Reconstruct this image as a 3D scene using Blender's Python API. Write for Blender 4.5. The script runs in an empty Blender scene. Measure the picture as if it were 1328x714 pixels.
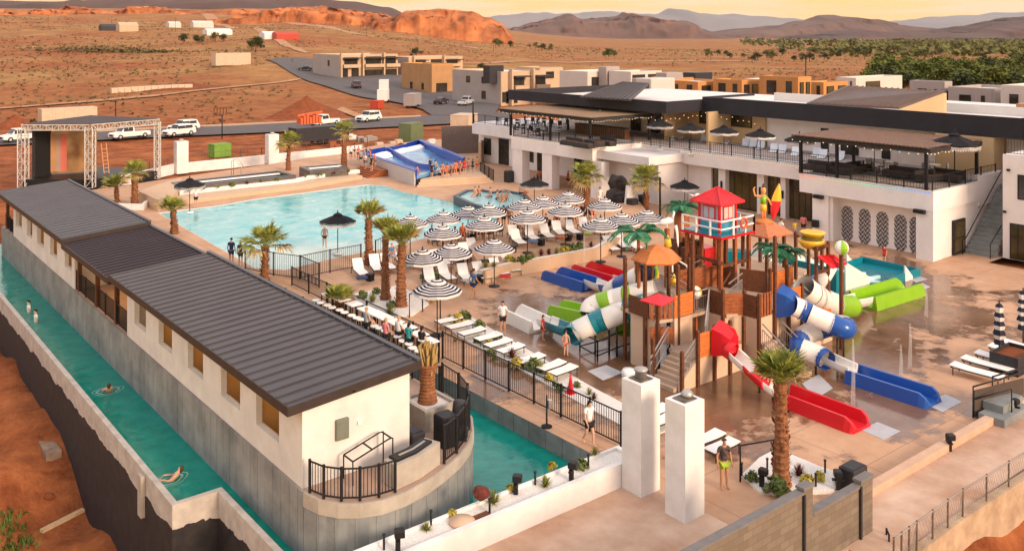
import bpy, math, random
from mathutils import Vector, Matrix, noise
from mathutils.geometry import tessellate_polygon
random.seed(7)
SC = bpy.context.scene
COL = SC.collection
rad = math.radians
# ------------------------------------------------------------------ camera
F_PX, CAM_H, CX, YH = 1180.0, 15.5, 664.0, 45.0
TH = math.atan((664 + 280) / F_PX)
SN, CS = math.sin(TH), math.cos(TH)
cam = bpy.data.cameras.new('camera'); cam_o = bpy.data.objects.new('camera', cam); COL.objects.link(cam_o)
cam.sensor_width = 36; cam.lens = 36 * F_PX / 1328
cam.shift_y = -(357 - YH) / 1328
cam.clip_start = 0.5; cam.clip_end = 60000
cam_o.location = (0, 0, CAM_H); cam_o.rotation_euler = (rad(90), 0, -TH)
SC.camera = cam_o

def G(px, py, z=0.0):
    """site position seen at a point of the photo, at a known height"""
    D = F_PX * (CAM_H - z) / (py - YH); l = (px - CX) / F_PX * D
    return Vector((D * SN + l * CS, D * CS - l * SN, z))
def GD(px, D, z=0.0):
    l = (px - CX) / F_PX * D
    return Vector((D * SN + l * CS, D * CS - l * SN, z))
def YX(px, X):
    k = (px - CX) / F_PX; D = X / (SN + k * CS); return D * CS - k * D * SN
def XY(px, Y):
    k = (px - CX) / F_PX; D = Y / (CS - k * SN); return D * SN + k * D * CS
def DEP(x, y): return x * SN + y * CS
def LAT(x, y): return x * CS - y * SN
def ZP(py, D): return CAM_H - (py - YH) * D / F_PX

# ------------------------------------------------------------------ materials
MATS = {}
def mat(name, col, rough=.6, var=.12, scale=3.0, bump=0.0, metal=0.0, col2=None, detail=5, coord='Object', spec=None, trans=0, alpha=1):
    if name in MATS: return MATS[name]
    m = bpy.data.materials.new(name); m.use_nodes = True
    nt = m.node_tree; b = nt.nodes['Principled BSDF']
    b.inputs['Roughness'].default_value = rough; b.inputs['Metallic'].default_value = metal
    if spec is None and rough > .35: spec = .2
    if spec is not None: b.inputs['Specular IOR Level'].default_value = spec
    if trans: b.inputs['Transmission Weight'].default_value = trans
    if alpha < 1: b.inputs['Alpha'].default_value = alpha
    if var > 0 or col2:
        tc = nt.nodes.new('ShaderNodeTexCoord'); nz = nt.nodes.new('ShaderNodeTexNoise')
        nz.inputs['Scale'].default_value = scale; nz.inputs['Detail'].default_value = detail
        nz.inputs['Roughness'].default_value = .65
        nt.links.new(tc.outputs[coord], nz.inputs['Vector'])
        rp = nt.nodes.new('ShaderNodeValToRGB')
        c1 = [c * (1 - var) for c in col]; c2 = col2 or [min(1, c * (1 + var)) for c in col]
        rp.color_ramp.elements[0].position = .3; rp.color_ramp.elements[1].position = .7
        rp.color_ramp.elements[0].color = (*c1, 1); rp.color_ramp.elements[1].color = (*c2, 1)
        nt.links.new(nz.outputs['Fac'], rp.inputs['Fac']); nt.links.new(rp.outputs['Color'], b.inputs['Base Color'])
        if bump:
            bp = nt.nodes.new('ShaderNodeBump'); bp.inputs['Strength'].default_value = bump; bp.inputs['Distance'].default_value = .05
            nt.links.new(nz.outputs['Fac'], bp.inputs['Height']); nt.links.new(bp.outputs['Normal'], b.inputs['Normal'])
    else:
        b.inputs['Base Color'].default_value = (*col, 1)
    MATS[name] = m
    return m
def emit(name, col, s):
    m = bpy.data.materials.new(name); m.use_nodes = True
    b = m.node_tree.nodes['Principled BSDF']; b.inputs['Base Color'].default_value = (*col, 1)
    b.inputs['Emission Color'].default_value = (*col, 1); b.inputs['Emission Strength'].default_value = s
    MATS[name] = m; return m

# ------------------------------------------------------------------ mesh builder
class MB:
    def __init__(s): s.v = []; s.f = []; s.mi = []; s.sm = []
    def face(s, pts, mi=0, smooth=False):
        n = len(s.v); s.v += [tuple(p) for p in pts]; s.f.append(tuple(range(n, n + len(pts)))); s.mi.append(mi); s.sm.append(smooth)
    def addf(s, idx, mi=0, smooth=False): s.f.append(tuple(idx)); s.mi.append(mi); s.sm.append(smooth)
    def hexa(s, p, mi=0):
        n = len(s.v); s.v += [tuple(q) for q in p]
        for q in ((0, 3, 2, 1), (4, 5, 6, 7), (0, 1, 5, 4), (1, 2, 6, 5), (2, 3, 7, 6), (3, 0, 4, 7)): s.addf([n + i for i in q], mi)
        return s
    def box(s, x0, y0, z0, x1, y1, z1, mi=0):
        if x0 > x1: x0, x1 = x1, x0
        if y0 > y1: y0, y1 = y1, y0
        if z0 > z1: z0, z1 = z1, z0
        return s.hexa([(x0, y0, z0), (x1, y0, z0), (x1, y1, z0), (x0, y1, z0), (x0, y0, z1), (x1, y0, z1), (x1, y1, z1), (x0, y1, z1)], mi)
    def rbox(s, x0, y0, z0, x1, y1, z1, r=.05, mi=0):
        """box with chamfered vertical and top edges"""
        if x0 > x1: x0, x1 = x1, x0
        if y0 > y1: y0, y1 = y1, y0
        def ring(i, z): return [(x0 + r + i, y0 + i, z), (x1 - r - i, y0 + i, z), (x1 - i, y0 + r + i, z), (x1 - i, y1 - r - i, z), (x1 - r - i, y1 - i, z), (x0 + r + i, y1 - i, z), (x0 + i, y1 - r - i, z), (x0 + i, y0 + r + i, z)]
        s.loft([ring(0, z0), ring(0, z1 - r), ring(r * .7, z1)], mi); return s
    def loft(s, rings, mi=0, caps=True, smooth=False, closed=True):
        n0 = len(s.v); k = len(rings[0])
        for r in rings: s.v += [tuple(p) for p in r]
        for i in range(len(rings) - 1):
            for j in range(k if closed else k - 1):
                a = n0 + i * k + j; b = n0 + i * k + (j + 1) % k
                s.addf((a, b, b + k, a + k), mi[i] if isinstance(mi, (list, tuple)) else mi, smooth)
        m0 = mi if isinstance(mi, int) else mi[0]
        if caps and closed:
            s.addf([n0 + j for j in range(k)][::-1], m0); s.addf([n0 + (len(rings) - 1) * k + j for j in range(k)], m0)
        return s
    def bar(s, a, b, w=.05, h=None, mi=0):
        a = Vector(a); b = Vector(b); d = (b - a)
        if d.length < 1e-6: return s
        d.normalize(); up = Vector((0, 0, 1)) if abs(d.z) < .95 else Vector((0, 1, 0))
        x = d.cross(up).normalized(); y = x.cross(d); h = h or w
        o = [(-w / 2, -h / 2), (w / 2, -h / 2), (w / 2, h / 2), (-w / 2, h / 2)]
        return s.hexa([a + x * p + y * q for p, q in o] + [b + x * p + y * q for p, q in o], mi)
    def tube(s, pts, r, n=8, mi=0, caps=True, smooth=True, sq=1.0):
        pts = [Vector(p) for p in pts]; rs = r if isinstance(r, (list, tuple)) else [r] * len(pts)
        rings = []; px = None
        for i, p in enumerate(pts):
            d = (pts[min(i + 1, len(pts) - 1)] - pts[max(i - 1, 0)]).normalized()
            up = Vector((0, 0, 1)) if abs(d.z) < .98 else Vector((0, 1, 0))
            x = d.cross(up).normalized()
            if px is not None and x.dot(px) < -.2 and abs(d.z) > .9: x = px
            y = x.cross(d); px = x
            rings.append([p + x * math.cos(t) * rs[i] + y * math.sin(t) * rs[i] * sq for t in [2 * math.pi * (j) / n for j in range(n)]])
        return s.loft(rings, mi, caps, smooth)
    def lathe(s, prof, c=(0, 0, 0), n=16, mi=0, smooth=True, caps=True, ph=0):
        rings = [[(c[0] + r * math.cos(2 * math.pi * j / n + ph), c[1] + r * math.sin(2 * math.pi * j / n + ph), c[2] + z) for j in range(n)] for r, z in prof]
        return s.loft(rings, mi, caps, smooth)
    def prism(s, poly, z0, z1, mi=0):
        k = len(poly); n0 = len(s.v)
        s.v += [(p[0], p[1], z0) for p in poly] + [(p[0], p[1], z1) for p in poly]
        area = sum(poly[i][0] * poly[(i + 1) % k][1] - poly[(i + 1) % k][0] * poly[i][1] for i in range(k))
        for i in range(k):
            j = (i + 1) % k; q = (n0 + i, n0 + j, n0 + k + j, n0 + k + i); s.addf(q if area > 0 else q[::-1], mi)
        tri = tessellate_polygon([[Vector((p[0], p[1], 0)) for p in poly]])
        for t in tri: s.addf([n0 + k + i for i in t], mi); s.addf([n0 + i for i in t][::-1], mi)
        return s
    def path(s, pts, z0, z1, th, mi=0, closed=False, side=0, gap=0):
        """upright wall along a plan line; side 0 centred, +1 to the left, -1 to the right"""
        P = [Vector((p[0], p[1])) for p in pts]; n = len(P)
        def nrm(i):
            a = P[i - 1] if (i > 0 or closed) else P[i]; b = P[(i + 1) % n] if (i < n - 1 or closed) else P[i]
            d1 = (P[i] - a); d2 = (b - P[i]); d1 = d1.normalized() if d1.length > 1e-6 else d2.normalized(); d2 = d2.normalized() if d2.length > 1e-6 else d1
            m = Vector((-d1.y - d2.y, d1.x + d2.x)).normalized(); c = m.dot(Vector((-d1.y, d1.x))); return m / max(c, .4)
        lo, hi = {0: (-th / 2, th / 2), 1: (0, th), -1: (-th, 0)}[side]
        L = [P[i] + nrm(i) * lo for i in range(n)]; R = [P[i] + nrm(i) * hi for i in range(n)]
        for i in range(n if closed else n - 1):
            j = (i + 1) % n
            a, b, c, d = L[i], L[j], R[j], R[i]
            if gap:
                e = (b - a).normalized() * gap; a = a + e; b = b - e; d = d + e; c = c - e
            s.hexa([(a.x, a.y, z0), (b.x, b.y, z0), (c.x, c.y, z0), (d.x, d.y, z0), (a.x, a.y, z1), (b.x, b.y, z1), (c.x, c.y, z1), (d.x, d.y, z1)], mi)
        return s
    def poly_holes(s, outer, holes, z, mi=0):
        loops = [[Vector((p[0], p[1], z)) for p in outer]] + [[Vector((p[0], p[1], z)) for p in h] for h in holes]
        n0 = len(s.v)
        for l in loops: s.v += [tuple(p) for p in l]
        for t in tessellate_polygon(loops):
            a, b, c = [Vector(s.v[n0 + i]) for i in t]
            s.addf([n0 + i for i in (t if (b - a).cross(c - a).z > 0 else t[::-1])], mi)
        return s
    def xf(s, M, i0=0):
        for i in range(i0, len(s.v)): s.v[i] = tuple(M @ Vector(s.v[i]))
        return s
    def mesh(s, name, mats):
        me = bpy.data.meshes.new(name); me.from_pydata(s.v, [], s.f)
        for m in (mats if isinstance(mats, (list, tuple)) else [mats]): me.materials.append(m)
        me.polygons.foreach_set('material_index', s.mi); me.polygons.foreach_set('use_smooth', s.sm)
        me.update(); return me

def link(name, data, parent=None):
    o = bpy.data.objects.new(name, data); COL.objects.link(o)
    if parent: o.parent = parent
    return o
def tag(o, label=None, cat=None, group=None, kind=None):
    if label: o['label'] = label
    if cat: o['category'] = cat
    if group: o['group'] = group
    if kind: o['kind'] = kind
    return o
def thing(name, label, cat, loc=(0, 0, 0), group=None, rz=0):
    o = bpy.data.objects.new(name, None); COL.objects.link(o); o.empty_display_size = .2
    o.location = loc; o.rotation_euler = (0, 0, rz); return tag(o, label, cat, group)
def base(o):
    L = Vector((0, 0, 0))
    while o: L += o.location; o = o.parent
    return L
def part(name, mb, m, parent, label=None):
    """mesh given in site coordinates, linked under its thing"""
    L = base(parent)
    if L.length > 1e-9: mb.v = [(a - L.x, b - L.y, c - L.z) for a, b, c in mb.v]
    o = link(name, mb.mesh(name, m), parent)
    if label: o['label'] = label
    return o
def solo(name, mb, m, label, cat, group=None):
    """thing that is a single mesh, given in site coordinates: origin moved to its base"""
    c = Vector((sum(p[0] for p in mb.v) / len(mb.v), sum(p[1] for p in mb.v) / len(mb.v), min(p[2] for p in mb.v)))
    mb.v = [(a - c.x, b - c.y, d - c.z) for a, b, d in mb.v]
    o = link(name, mb.mesh(name, m)); o.location = c
    return tag(o, label, cat, group)
def struct(name, mb, m, kind='structure'):
    return tag(link(name, mb.mesh(name, m)), kind=kind)
def dup(o, loc=None, rz=None, label=None, group=None, parent=None, scale=None, slots=None):
    c = o.copy(); COL.objects.link(c)
    if parent: c.parent = parent
    for ch in list(KIDS.get(o.name, o.children)): dup(ch, parent=c)
    if loc is not None: c.location = loc
    if rz is not None: c.rotation_euler = (0, 0, rz)
    if scale is not None: c.scale = (scale,) * 3 if not isinstance(scale, (tuple, list)) else scale
    if label: c['label'] = label
    if group: c['group'] = group
    return c
KIDS = {}
class Proto:
    """first placing moves the built thing itself, later ones copy it"""
    def __init__(s, root):
        s.root = root; s.used = False
        def reg(o):
            KIDS[o.name] = list(o.children)
            for c in o.children: reg(c)
        reg(root)
    def place(s, loc, rz=0, label=None, group=None, scale=None):
        if not s.used:
            s.used = True; o = s.root; o.location = loc; o.rotation_euler = (0, 0, rz)
            if label: o['label'] = label
            if group: o['group'] = group
            if scale is not None: o.scale = (scale,) * 3 if not isinstance(scale, (tuple, list)) else scale
            return o
        return dup(s.root, loc, rz, label, group, scale=scale if scale is not None else (1, 1, 1))
ORD = ['first', 'second', 'third', 'fourth', 'fifth', 'sixth', 'seventh', 'eighth', 'ninth', 'tenth', 'eleventh', 'twelfth', 'thirteenth', 'fourteenth', 'fifteenth', 'sixteenth', 'seventeenth', 'eighteenth', 'nineteenth', 'twentieth'] + ['twenty-' + x for x in ('first', 'second', 'third', 'fourth', 'fifth', 'sixth', 'seventh', 'eighth', 'ninth')]
def lerp(a, b, t): return a + (b - a) * t
def sstep(a, b, x):
    t = max(0, min(1, (x - a) / (b - a))); return t * t * (3 - 2 * t)
def catmull(P, n=6):
    P = [Vector(p) for p in P]; out = []
    for i in range(len(P) - 1):
        p0 = P[max(i - 1, 0)]; p1 = P[i]; p2 = P[i + 1]; p3 = P[min(i + 2, len(P) - 1)]
        for k in range(n):
            t = k / n
            out.append(.5 * ((2 * p1) + (p2 - p0) * t + (2 * p0 - 5 * p1 + 4 * p2 - p3) * t * t + (3 * p1 - p0 - 3 * p2 + p3) * t ** 3))
    out.append(P[-1]); return out

# palette
white = mat('white_plaster', (.72, .69, .66), .75, .13, .9, .1, detail=9)
cream = mat('cream_plaster', (.70, .62, .52), .75, .06, 1.0)
white_p = mat('white_paint', (.8, .79, .77), .45, .04, 4)
black_m = mat('black_metal', (.016, .015, .016), .45, .2, 6)
dark_m = mat('charcoal_metal', (.035, .033, .036), .5, .2, 4)
glass = mat('dark_glass', (.03, .026, .02), .08, .5, .6)
conc = mat('pale_concrete', (.40, .35, .29), .85, .16, 1.5, .2)
conc_g = mat('grey_concrete', (.22, .23, .225), .85, .25, .9, .25)
tan_st = mat('tan_stucco', (.56, .39, .26), .85, .07, 1.5)
pebble = mat('white_pebbles', (.75, .70, .64), .8, .28, 28, .6)
wood = mat('red_brown_timber', (.30, .092, .034), .55, .3, 6)
wood_d = mat('dark_and_shaded_timber', (.13, .048, .022), .6, .3, 6)  # dark timber; also tower boards turned from the sun, shade in the colour
wood_sunlit = mat('sunlit_orange_timber', (.52, .155, .04), .55, .2, 6)  # orange boards of the tower with their sunlit tone put into the colour
red_pl = mat('red_fibreglass', (.60, .008, .016), .25, .04, 2)
blue_pl = mat('blue_fibreglass', (.012, .08, .34), .25, .06, 2)
white_pl = mat('white_fibreglass', (.78, .74, .68), .3, .05, 2)
teal_pl = mat('teal_fibreglass', (.004, .19, .24), .25, .06, 2)
green_pl = mat('lime_fibreglass', (.22, .44, .015), .3, .08, 2)
yellow_pl = mat('yellow_plastic', (.80, .45, .03), .35, .06, 3)
orange_pl = mat('orange_shingle', (.58, .19, .06), .6, .15, 5)
steel = mat('galvanised_steel', (.42, .40, .38), .4, .15, 3, metal=.6)
sling = mat('white_sling', (.80, .77, .73), .7, .04, 5)
grey_sling = mat('pale_blue_sling', (.62, .66, .72), .7, .06, 5)
sk1 = mat('tan_skin', (.50, .25, .14), .55, .08, 5)
leaf = mat('palm_leaf', (.13, .18, .03), .55, .35, 3, col2=(.38, .37, .075))
leaf_dry = mat('dry_palm_leaf', (.36, .24, .09), .7, .3, 3)
bark = mat('palm_bark', (.24, .10, .045), .9, .4, 9, .6)
shrub_m = mat('shrub_leaf', (.10, .13, .035), .7, .4, 6)
shrub_y = mat('golden_shrub_leaf', (.42, .33, .05), .7, .3, 6)
rust_m = mat('dark_red_plant', (.12, .03, .02), .7, .4, 6)
# ------------------------------------------------------------------ light and sky
w = bpy.data.worlds.new('World'); SC.world = w; w.use_nodes = True
nt = w.node_tree; bg = nt.nodes['Background']
sky = nt.nodes.new('ShaderNodeTexSky'); sky.sky_type = 'NISHITA'; sky.sun_disc = False
SUN_EL, SUN_AZ = rad(20), math.atan2(.10, -1.0)     # azimuth measured from +Y towards +X
sky.sun_elevation = SUN_EL; sky.sun_rotation = SUN_AZ; sky.altitude = 900; sky.air_density = 1.0; sky.dust_density = 3.0; sky.ozone_density = 1.0
tc = nt.nodes.new('ShaderNodeTexCoord'); sp = nt.nodes.new('ShaderNodeSeparateXYZ'); nt.links.new(tc.outputs['Generated'], sp.inputs[0])
# sunset cloud deck: streaky noise stretched along the horizon
mp = nt.nodes.new('ShaderNodeMapping'); mp.inputs['Scale'].default_value = (3, 3, 42); nt.links.new(tc.outputs['Generated'], mp.inputs[0])
nz = nt.nodes.new('ShaderNodeTexNoise'); nz.inputs['Scale'].default_value = 2.2; nz.inputs['Detail'].default_value = 6; nt.links.new(mp.outputs[0], nz.inputs['Vector'])
cr = nt.nodes.new('ShaderNodeValToRGB'); cr.color_ramp.elements[0].position = .44; cr.color_ramp.elements[1].position = .58
cr.color_ramp.elements[0].color = (8.4, 4.6, 1.0, 1); cr.color_ramp.elements[1].color = (7.2, 5.0, 2.5, 1)
nt.links.new(nz.outputs['Fac'], cr.inputs[0])
mr = nt.nodes.new('ShaderNodeMapRange'); mr.inputs['From Min'].default_value = .02; mr.inputs['From Max'].default_value = .45
mr.inputs['To Min'].default_value = .95; mr.inputs['To Max'].default_value = .22; nt.links.new(sp.outputs['Z'], mr.inputs[0])
hi = nt.nodes.new('ShaderNodeMix'); hi.data_type = 'RGBA'; hi.blend_type = 'MIX'
nt.links.new(mr.outputs[0], hi.inputs['Factor']); nt.links.new(sky.outputs[0], hi.inputs['A']); nt.links.new(cr.outputs[0], hi.inputs['B'])
up = nt.nodes.new('ShaderNodeValToRGB'); up.color_ramp.elements[0].position = .06; up.color_ramp.elements[0].color = (0, 0, 0, 1); up.color_ramp.elements[1].position = .30; up.color_ramp.elements[1].color = (.8, .8, .8, 1); nt.links.new(sp.outputs['Z'], up.inputs[0])
pk = nt.nodes.new('ShaderNodeMix'); pk.data_type = 'RGBA'; nt.links.new(up.outputs[0], pk.inputs['Factor']); nt.links.new(hi.outputs['Result'], pk.inputs['A']); pk.inputs['B'].default_value = (8.0, 7.6, 7.9, 1)
nt.links.new(pk.outputs['Result'], bg.inputs['Color']); bg.inputs['Strength'].default_value = .104
sl = bpy.data.lights.new('sun', 'SUN'); so = bpy.data.objects.new('sun', sl); COL.objects.link(so)
sl.energy = 2.45; sl.angle = rad(15); sl.color = (1, .73, .51)
to_sun = Vector((math.sin(SUN_AZ) * math.cos(SUN_EL), math.cos(SUN_AZ) * math.cos(SUN_EL), math.sin(SUN_EL)))
so.rotation_euler = to_sun.to_track_quat('Z', 'Y').to_euler()
so.location = (30, -60, 60)
SC.view_settings.view_transform = 'Standard'; SC.view_settings.look = 'None'; SC.view_settings.exposure = 0.76; SC.view_settings.gamma = 1

# ------------------------------------------------------------------ terrain
def terrain_h(D, l, x, y):
    px = CX + l / max(D, 1) * F_PX
    h = -.45
    # pit of red dirt left of the river wall and in front
    pit = max(sstep(24.6, 23.7, x) * sstep(82, 78, y), sstep(14.5, 13.0, y) * sstep(55, 40, x))
    h -= (3.0 + 1.5 * sstep(47, 41, y)) * pit if x < 24.6 else 1.2 * pit
    if D < 60: h += (.9 * noise.noise((x * .35, y * .35, 2)) + .35 * noise.noise((x * 1.1, y * 1.1, 5))) * pit
    if x < 11: h += 2.3 * math.exp(-((x - 5.0) / 2.5) ** 2 - ((y - 33) / 4.5) ** 2) + 1.0 * sstep(8.6, 4, x) * sstep(40, 46, y)
    far = sstep(112, 150, D); wl = sstep(820, 330, px)
    h += far * .3 + noise.noise((x * .02, y * .02, 1)) * 1.2 * sstep(130, 260, D) * (.3 + wl)
    h += wl * max(0, D - 185) * .038 * sstep(185, 330, D)
    h += sstep(300, 900, D) * noise.noise((x * .004, y * .004, 9)) * 9 * wl
    h += sstep(1500, 6000, D) * -2
    return h
def make_terrain():
    m = MB(); Ds = []; d = 8.0
    while d < 17000: Ds.append(d); d *= 1.035 if d < 1500 else 1.12
    ts = [i / 150 * 2 - 1 for i in range(151)]
    def row(d):
        r = []
        for t in ts:
            l = t * d * .95; x = d * SN + l * CS; y = d * CS - l * SN
            r.append((x, y, terrain_h(d, l, x, y)))
        return r
    rows = [[(p[0] - 40 * SN, p[1] - 40 * CS, -3.8) for p in row(8.0)]] + [row(d) for d in Ds]
    m.loft(rows, 0, caps=False, smooth=True, closed=False)
    return m
def ground_mat():
    g = bpy.data.materials.new('desert_ground'); g.use_nodes = True; n = g.node_tree; b = n.nodes['Principled BSDF']; b.inputs['Roughness'].default_value = .95; b.inputs['Specular IOR Level'].default_value = .1
    geo = n.nodes.new('ShaderNodeNewGeometry')
    def noise_n(sc, det=7, ro=.65, vec=None):
        z = n.nodes.new('ShaderNodeTexNoise'); z.inputs['Scale'].default_value = sc; z.inputs['Detail'].default_value = det; z.inputs['Roughness'].default_value = ro
        n.links.new(vec or geo.outputs['Position'], z.inputs['Vector']); return z.outputs['Fac']
    def ramp(f, p0, c0, p1, c1):
        r = n.nodes.new('ShaderNodeValToRGB'); e = r.color_ramp.elements; e[0].position = p0; e[1].position = p1; e[0].color = (*c0, 1); e[1].color = (*c1, 1); n.links.new(f, r.inputs[0]); return r.outputs[0]
    def mix(f, a, c):
        x = n.nodes.new('ShaderNodeMix'); x.data_type = 'RGBA'
        if hasattr(f, 'is_output'): n.links.new(f, x.inputs['Factor'])
        else: x.inputs['Factor'].default_value = f
        n.links.new(a, x.inputs['A']); n.links.new(c, x.inputs['B']); return x.outputs['Result']
    red = ramp(noise_n(.3, 10, .75), .36, (.155, .040, .014), .66, (.43, .145, .052))
    tan = ramp(noise_n(.06, 11, .8), .36, (.19, .088, .03), .64, (.50, .285, .11))
    # red soil near, dry grass farther out, in patches
    sx = n.nodes.new('ShaderNodeVectorMath'); sx.operation = 'LENGTH'; n.links.new(geo.outputs['Position'], sx.inputs[0])
    dist = n.nodes.new('ShaderNodeMapRange'); dist.inputs['From Min'].default_value = 150; dist.inputs['From Max'].default_value = 330; n.links.new(sx.outputs['Value'], dist.inputs[0])
    pat = noise_n(.018, 6, .6); ad = n.nodes.new('ShaderNodeMath'); ad.operation = 'MULTIPLY_ADD'; n.links.new(pat, ad.inputs[0]); ad.inputs[1].default_value = 3.2; ad.inputs[2].default_value = -1.05
    ad2 = n.nodes.new('ShaderNodeMath'); ad2.operation = 'ADD'; ad2.use_clamp = True; n.links.new(ad.outputs[0], ad2.inputs[0]); ad2.inputs[1].default_value = 0
    ad3 = n.nodes.new('ShaderNodeMath'); ad3.operation = 'MULTIPLY'; n.links.new(ad2.outputs[0], ad3.inputs[0]); n.links.new(dist.outputs[0], ad3.inputs[1])
    base_c = mix(ad3.outputs[0], red, tan)
    # scrub speckle
    sc = noise_n(.55, 4, .8); dk = ramp(sc, .53, (0, 0, 0), .63, (.85, .85, .85)); 
    scol = ramp(noise_n(.2), .3, (.085, .055, .018), .7, (.15, .11, .035))
    m2 = n.nodes.new('ShaderNodeMath'); m2.operation = 'MULTIPLY'; n.links.new(dk, m2.inputs[0]); n.links.new(ad3.outputs[0], m2.inputs[1])
    n.links.new(mix(m2.outputs[0], base_c, scol), b.inputs['Base Color'])
    bp = n.nodes.new('ShaderNodeBump'); bp.inputs['Strength'].default_value = .7; bp.inputs['Distance'].default_value = .25; n.links.new(noise_n(1.6, 8, .7), bp.inputs['Height']); n.links.new(bp.outputs[0], b.inputs['Normal'])
    return g
ground = ground_mat()
struct('terrain', make_terrain(), ground)

# ridges and mountains as solid relief
def ridge(name, pts, D, depth, m, zb=-5, rough=1.0, seed=0, nv=14, cliff=.5):
    """pts: skyline (px, py); solid hill whose foot lies in front of the crest"""
    M = MB(); us = []
    x0, x1 = pts[0][0], pts[-1][0]; nu = max(30, int((x1 - x0) / (3 if rough <= 1 else 1.6)))
    for i in range(nu + 1):
        px = lerp(x0, x1, i / nu)
        for k in range(len(pts) - 1):
            if pts[k][0] <= px <= pts[k + 1][0]: break
        t = (px - pts[k][0]) / max(1e-6, pts[k + 1][0] - pts[k][0]); t = t * t * (3 - 2 * t)
        us.append((px, lerp(pts[k][1], pts[k + 1][1], t) + (rough - 1) * 6 * noise.noise((px * .05, seed, 1)) + max(0, rough - 1) * 4 * noise.noise((px * .17, seed, 2))))
    rows = []
    for v in range(nv * 2 + 1):
        s = v / nv - 1           # -1 foot in front, 0 crest, 1 foot behind
        r = []
        for px, py in us:
            d = D + s * depth; zt = ZP(py, D); p = GD(px, D)
            l = LAT(p.x, p.y) * (1 + .0 * s); q = Vector((d * SN + l * CS, d * CS - l * SN, 0))
            prof = (1 - abs(s)); prof = lerp(prof, sstep(0, cliff, prof), .6) if s < 0 else prof
            nz_ = noise.fractal((q.x / depth * 2.2 + seed, q.y / depth * 2.2, seed * 1.7), .9, 2.1, 5)
            z = zb + (zt - zb) * prof * (1 + .22 * rough * nz_ * (1 - prof) * 2) + (zt - zb) * .10 * rough * nz_ * min(1, abs(s) * 3) * prof
            ww = (noise.noise((q.x / depth * 3 + 5, q.y / depth * 3, seed)) * .13 + max(0, rough - 1) * .5 * noise.fractal((q.x / depth * 5, q.y / depth * 5, z * .05), .8, 2.2, 4)) * depth * (1 - abs(s) ** 4)
            r.append((q.x + SN * ww, q.y + CS * ww, z))
        rows.append(r)
    M.loft(rows, 0, caps=False, smooth=True, closed=False)
    return struct(name, M, m)
mt_blue = mat('far_range_rock', (.20, .17, .16), .95, .2, .0006)
mt_brown = mat('brown_hill', (.135, .07, .048), .95, .45, .004, detail=9)
mt_dark = mat('dark_hill', (.10, .055, .042), .95, .4, .004, detail=9)
cliff_m = mat('red_sandstone', (.26, .055, .018), .95, .5, .03, .8, detail=10, col2=(.66, .24, .085))
ridge('mountain', [(560, 40), (640, 21), (690, 16), (720, 18), (780, 15), (850, 18), (872, 12), (900, 17), (950, 19), (990, 22), (1040, 33), (1120, 34), (1160, 27), (1210, 22), (1250, 20), (1300, 17), (1340, 15), (1420, 30)], 15000, 3000, mt_blue, seed=3, rough=.5)
ridge('hill', [(640, 48), (668, 35), (690, 30), (712, 24), (738, 18), (752, 25), (775, 23), (800, 21), (808, 16), (818, 21), (850, 26), (876, 27), (890, 35), (915, 46)], 4200, 700, mt_brown, seed=1, rough=1.25)
ridge('hill', [(880, 50), (915, 42), (960, 37), (1005, 33), (1040, 27), (1062, 20), (1080, 19), (1110, 23), (1140, 31), (1180, 38), (1240, 48)], 5200, 900, mt_brown, seed=5, rough=1.2)
ridge('hill', [(1010, 53), (1050, 44), (1090, 40), (1130, 42), (1180, 40), (1215, 41), (1240, 34), (1280, 27), (1310, 23), (1345, 20), (1420, 34)], 3600, 600, mt_dark, seed=8, rough=1.2)
ridge('hill', [(-200, -8), (60, 2), (180, -3), (300, -3), (400, -2), (455, 2), (500, 9), (540, 24), (600, 44)], 2600, 500, mt_dark, seed=12)
ridge('cliff', [(470, 55), (500, 24), (530, 14), (575, 12), (610, 15), (632, 22), (650, 30), (660, 42), (668, 52)], 930, 60, cliff_m, zb=2, seed=21, cliff=.35, rough=1.3)
ridge('cliff', [(225, 52), (280, 25), (330, 17), (370, 10), (420, 8), (450, 13), (490, 17), (520, 25), (575, 50)], 1000, 75, cliff_m, zb=12, seed=25, cliff=.4, rough=1.4)
ridge('cliff', [(-60, 24), (-10, 11), (40, 14), (90, 8), (140, 14), (190, 9), (250, 14), (310, 30)], 1150, 70, cliff_m, zb=18, seed=28, cliff=.5, rough=1.5)
ridge('cliff', [(110, 40), (180, 20), (260, 14), (330, 12), (380, 22), (430, 40)], 1150, 70, cliff_m, zb=20, seed=31, cliff=.5, rough=1.3)
dirt_m = mat('loose_red_dirt', (.20, .058, .022), .95, .3, 1.2, .6)

# ------------------------------------------------------------------ roads
asph = mat('asphalt', (.115, .10, .098), .9, .14, .8, .1)
pave = mat('pale_kerb', (.42, .30, .22), .9, .1, 2)
m = MB(); yr0 = G(300, 187).y; yr1 = G(300, 168).y
def strip(m, pts, z):
    m.poly_holes(pts, [], z)
rd = [G(-60, 190), G(200, 178.5), G(440, 168.5), G(600, 160), G(660, 156), G(660, 146), G(560, 150), G(440, 156), G(300, 164), G(-60, 178)]
strip(m, [(p.x, p.y) for p in rd], .02)
st = [G(640, 150), G(655, 128), G(590, 116), G(520, 108), G(440, 100), G(385, 97), G(345, 99), G(405, 113), G(470, 126), G(520, 136), G(548, 143), G(560, 150)]
ms = MB(); strip(ms, [(p.x, p.y) for p in st], .024)
def lift(mb, add):
    out = []
    for x, y, z in mb.v:
        out.append((x, y, terrain_h(DEP(x, y), LAT(x, y), x, y) + add))
    mb.v = out
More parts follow.
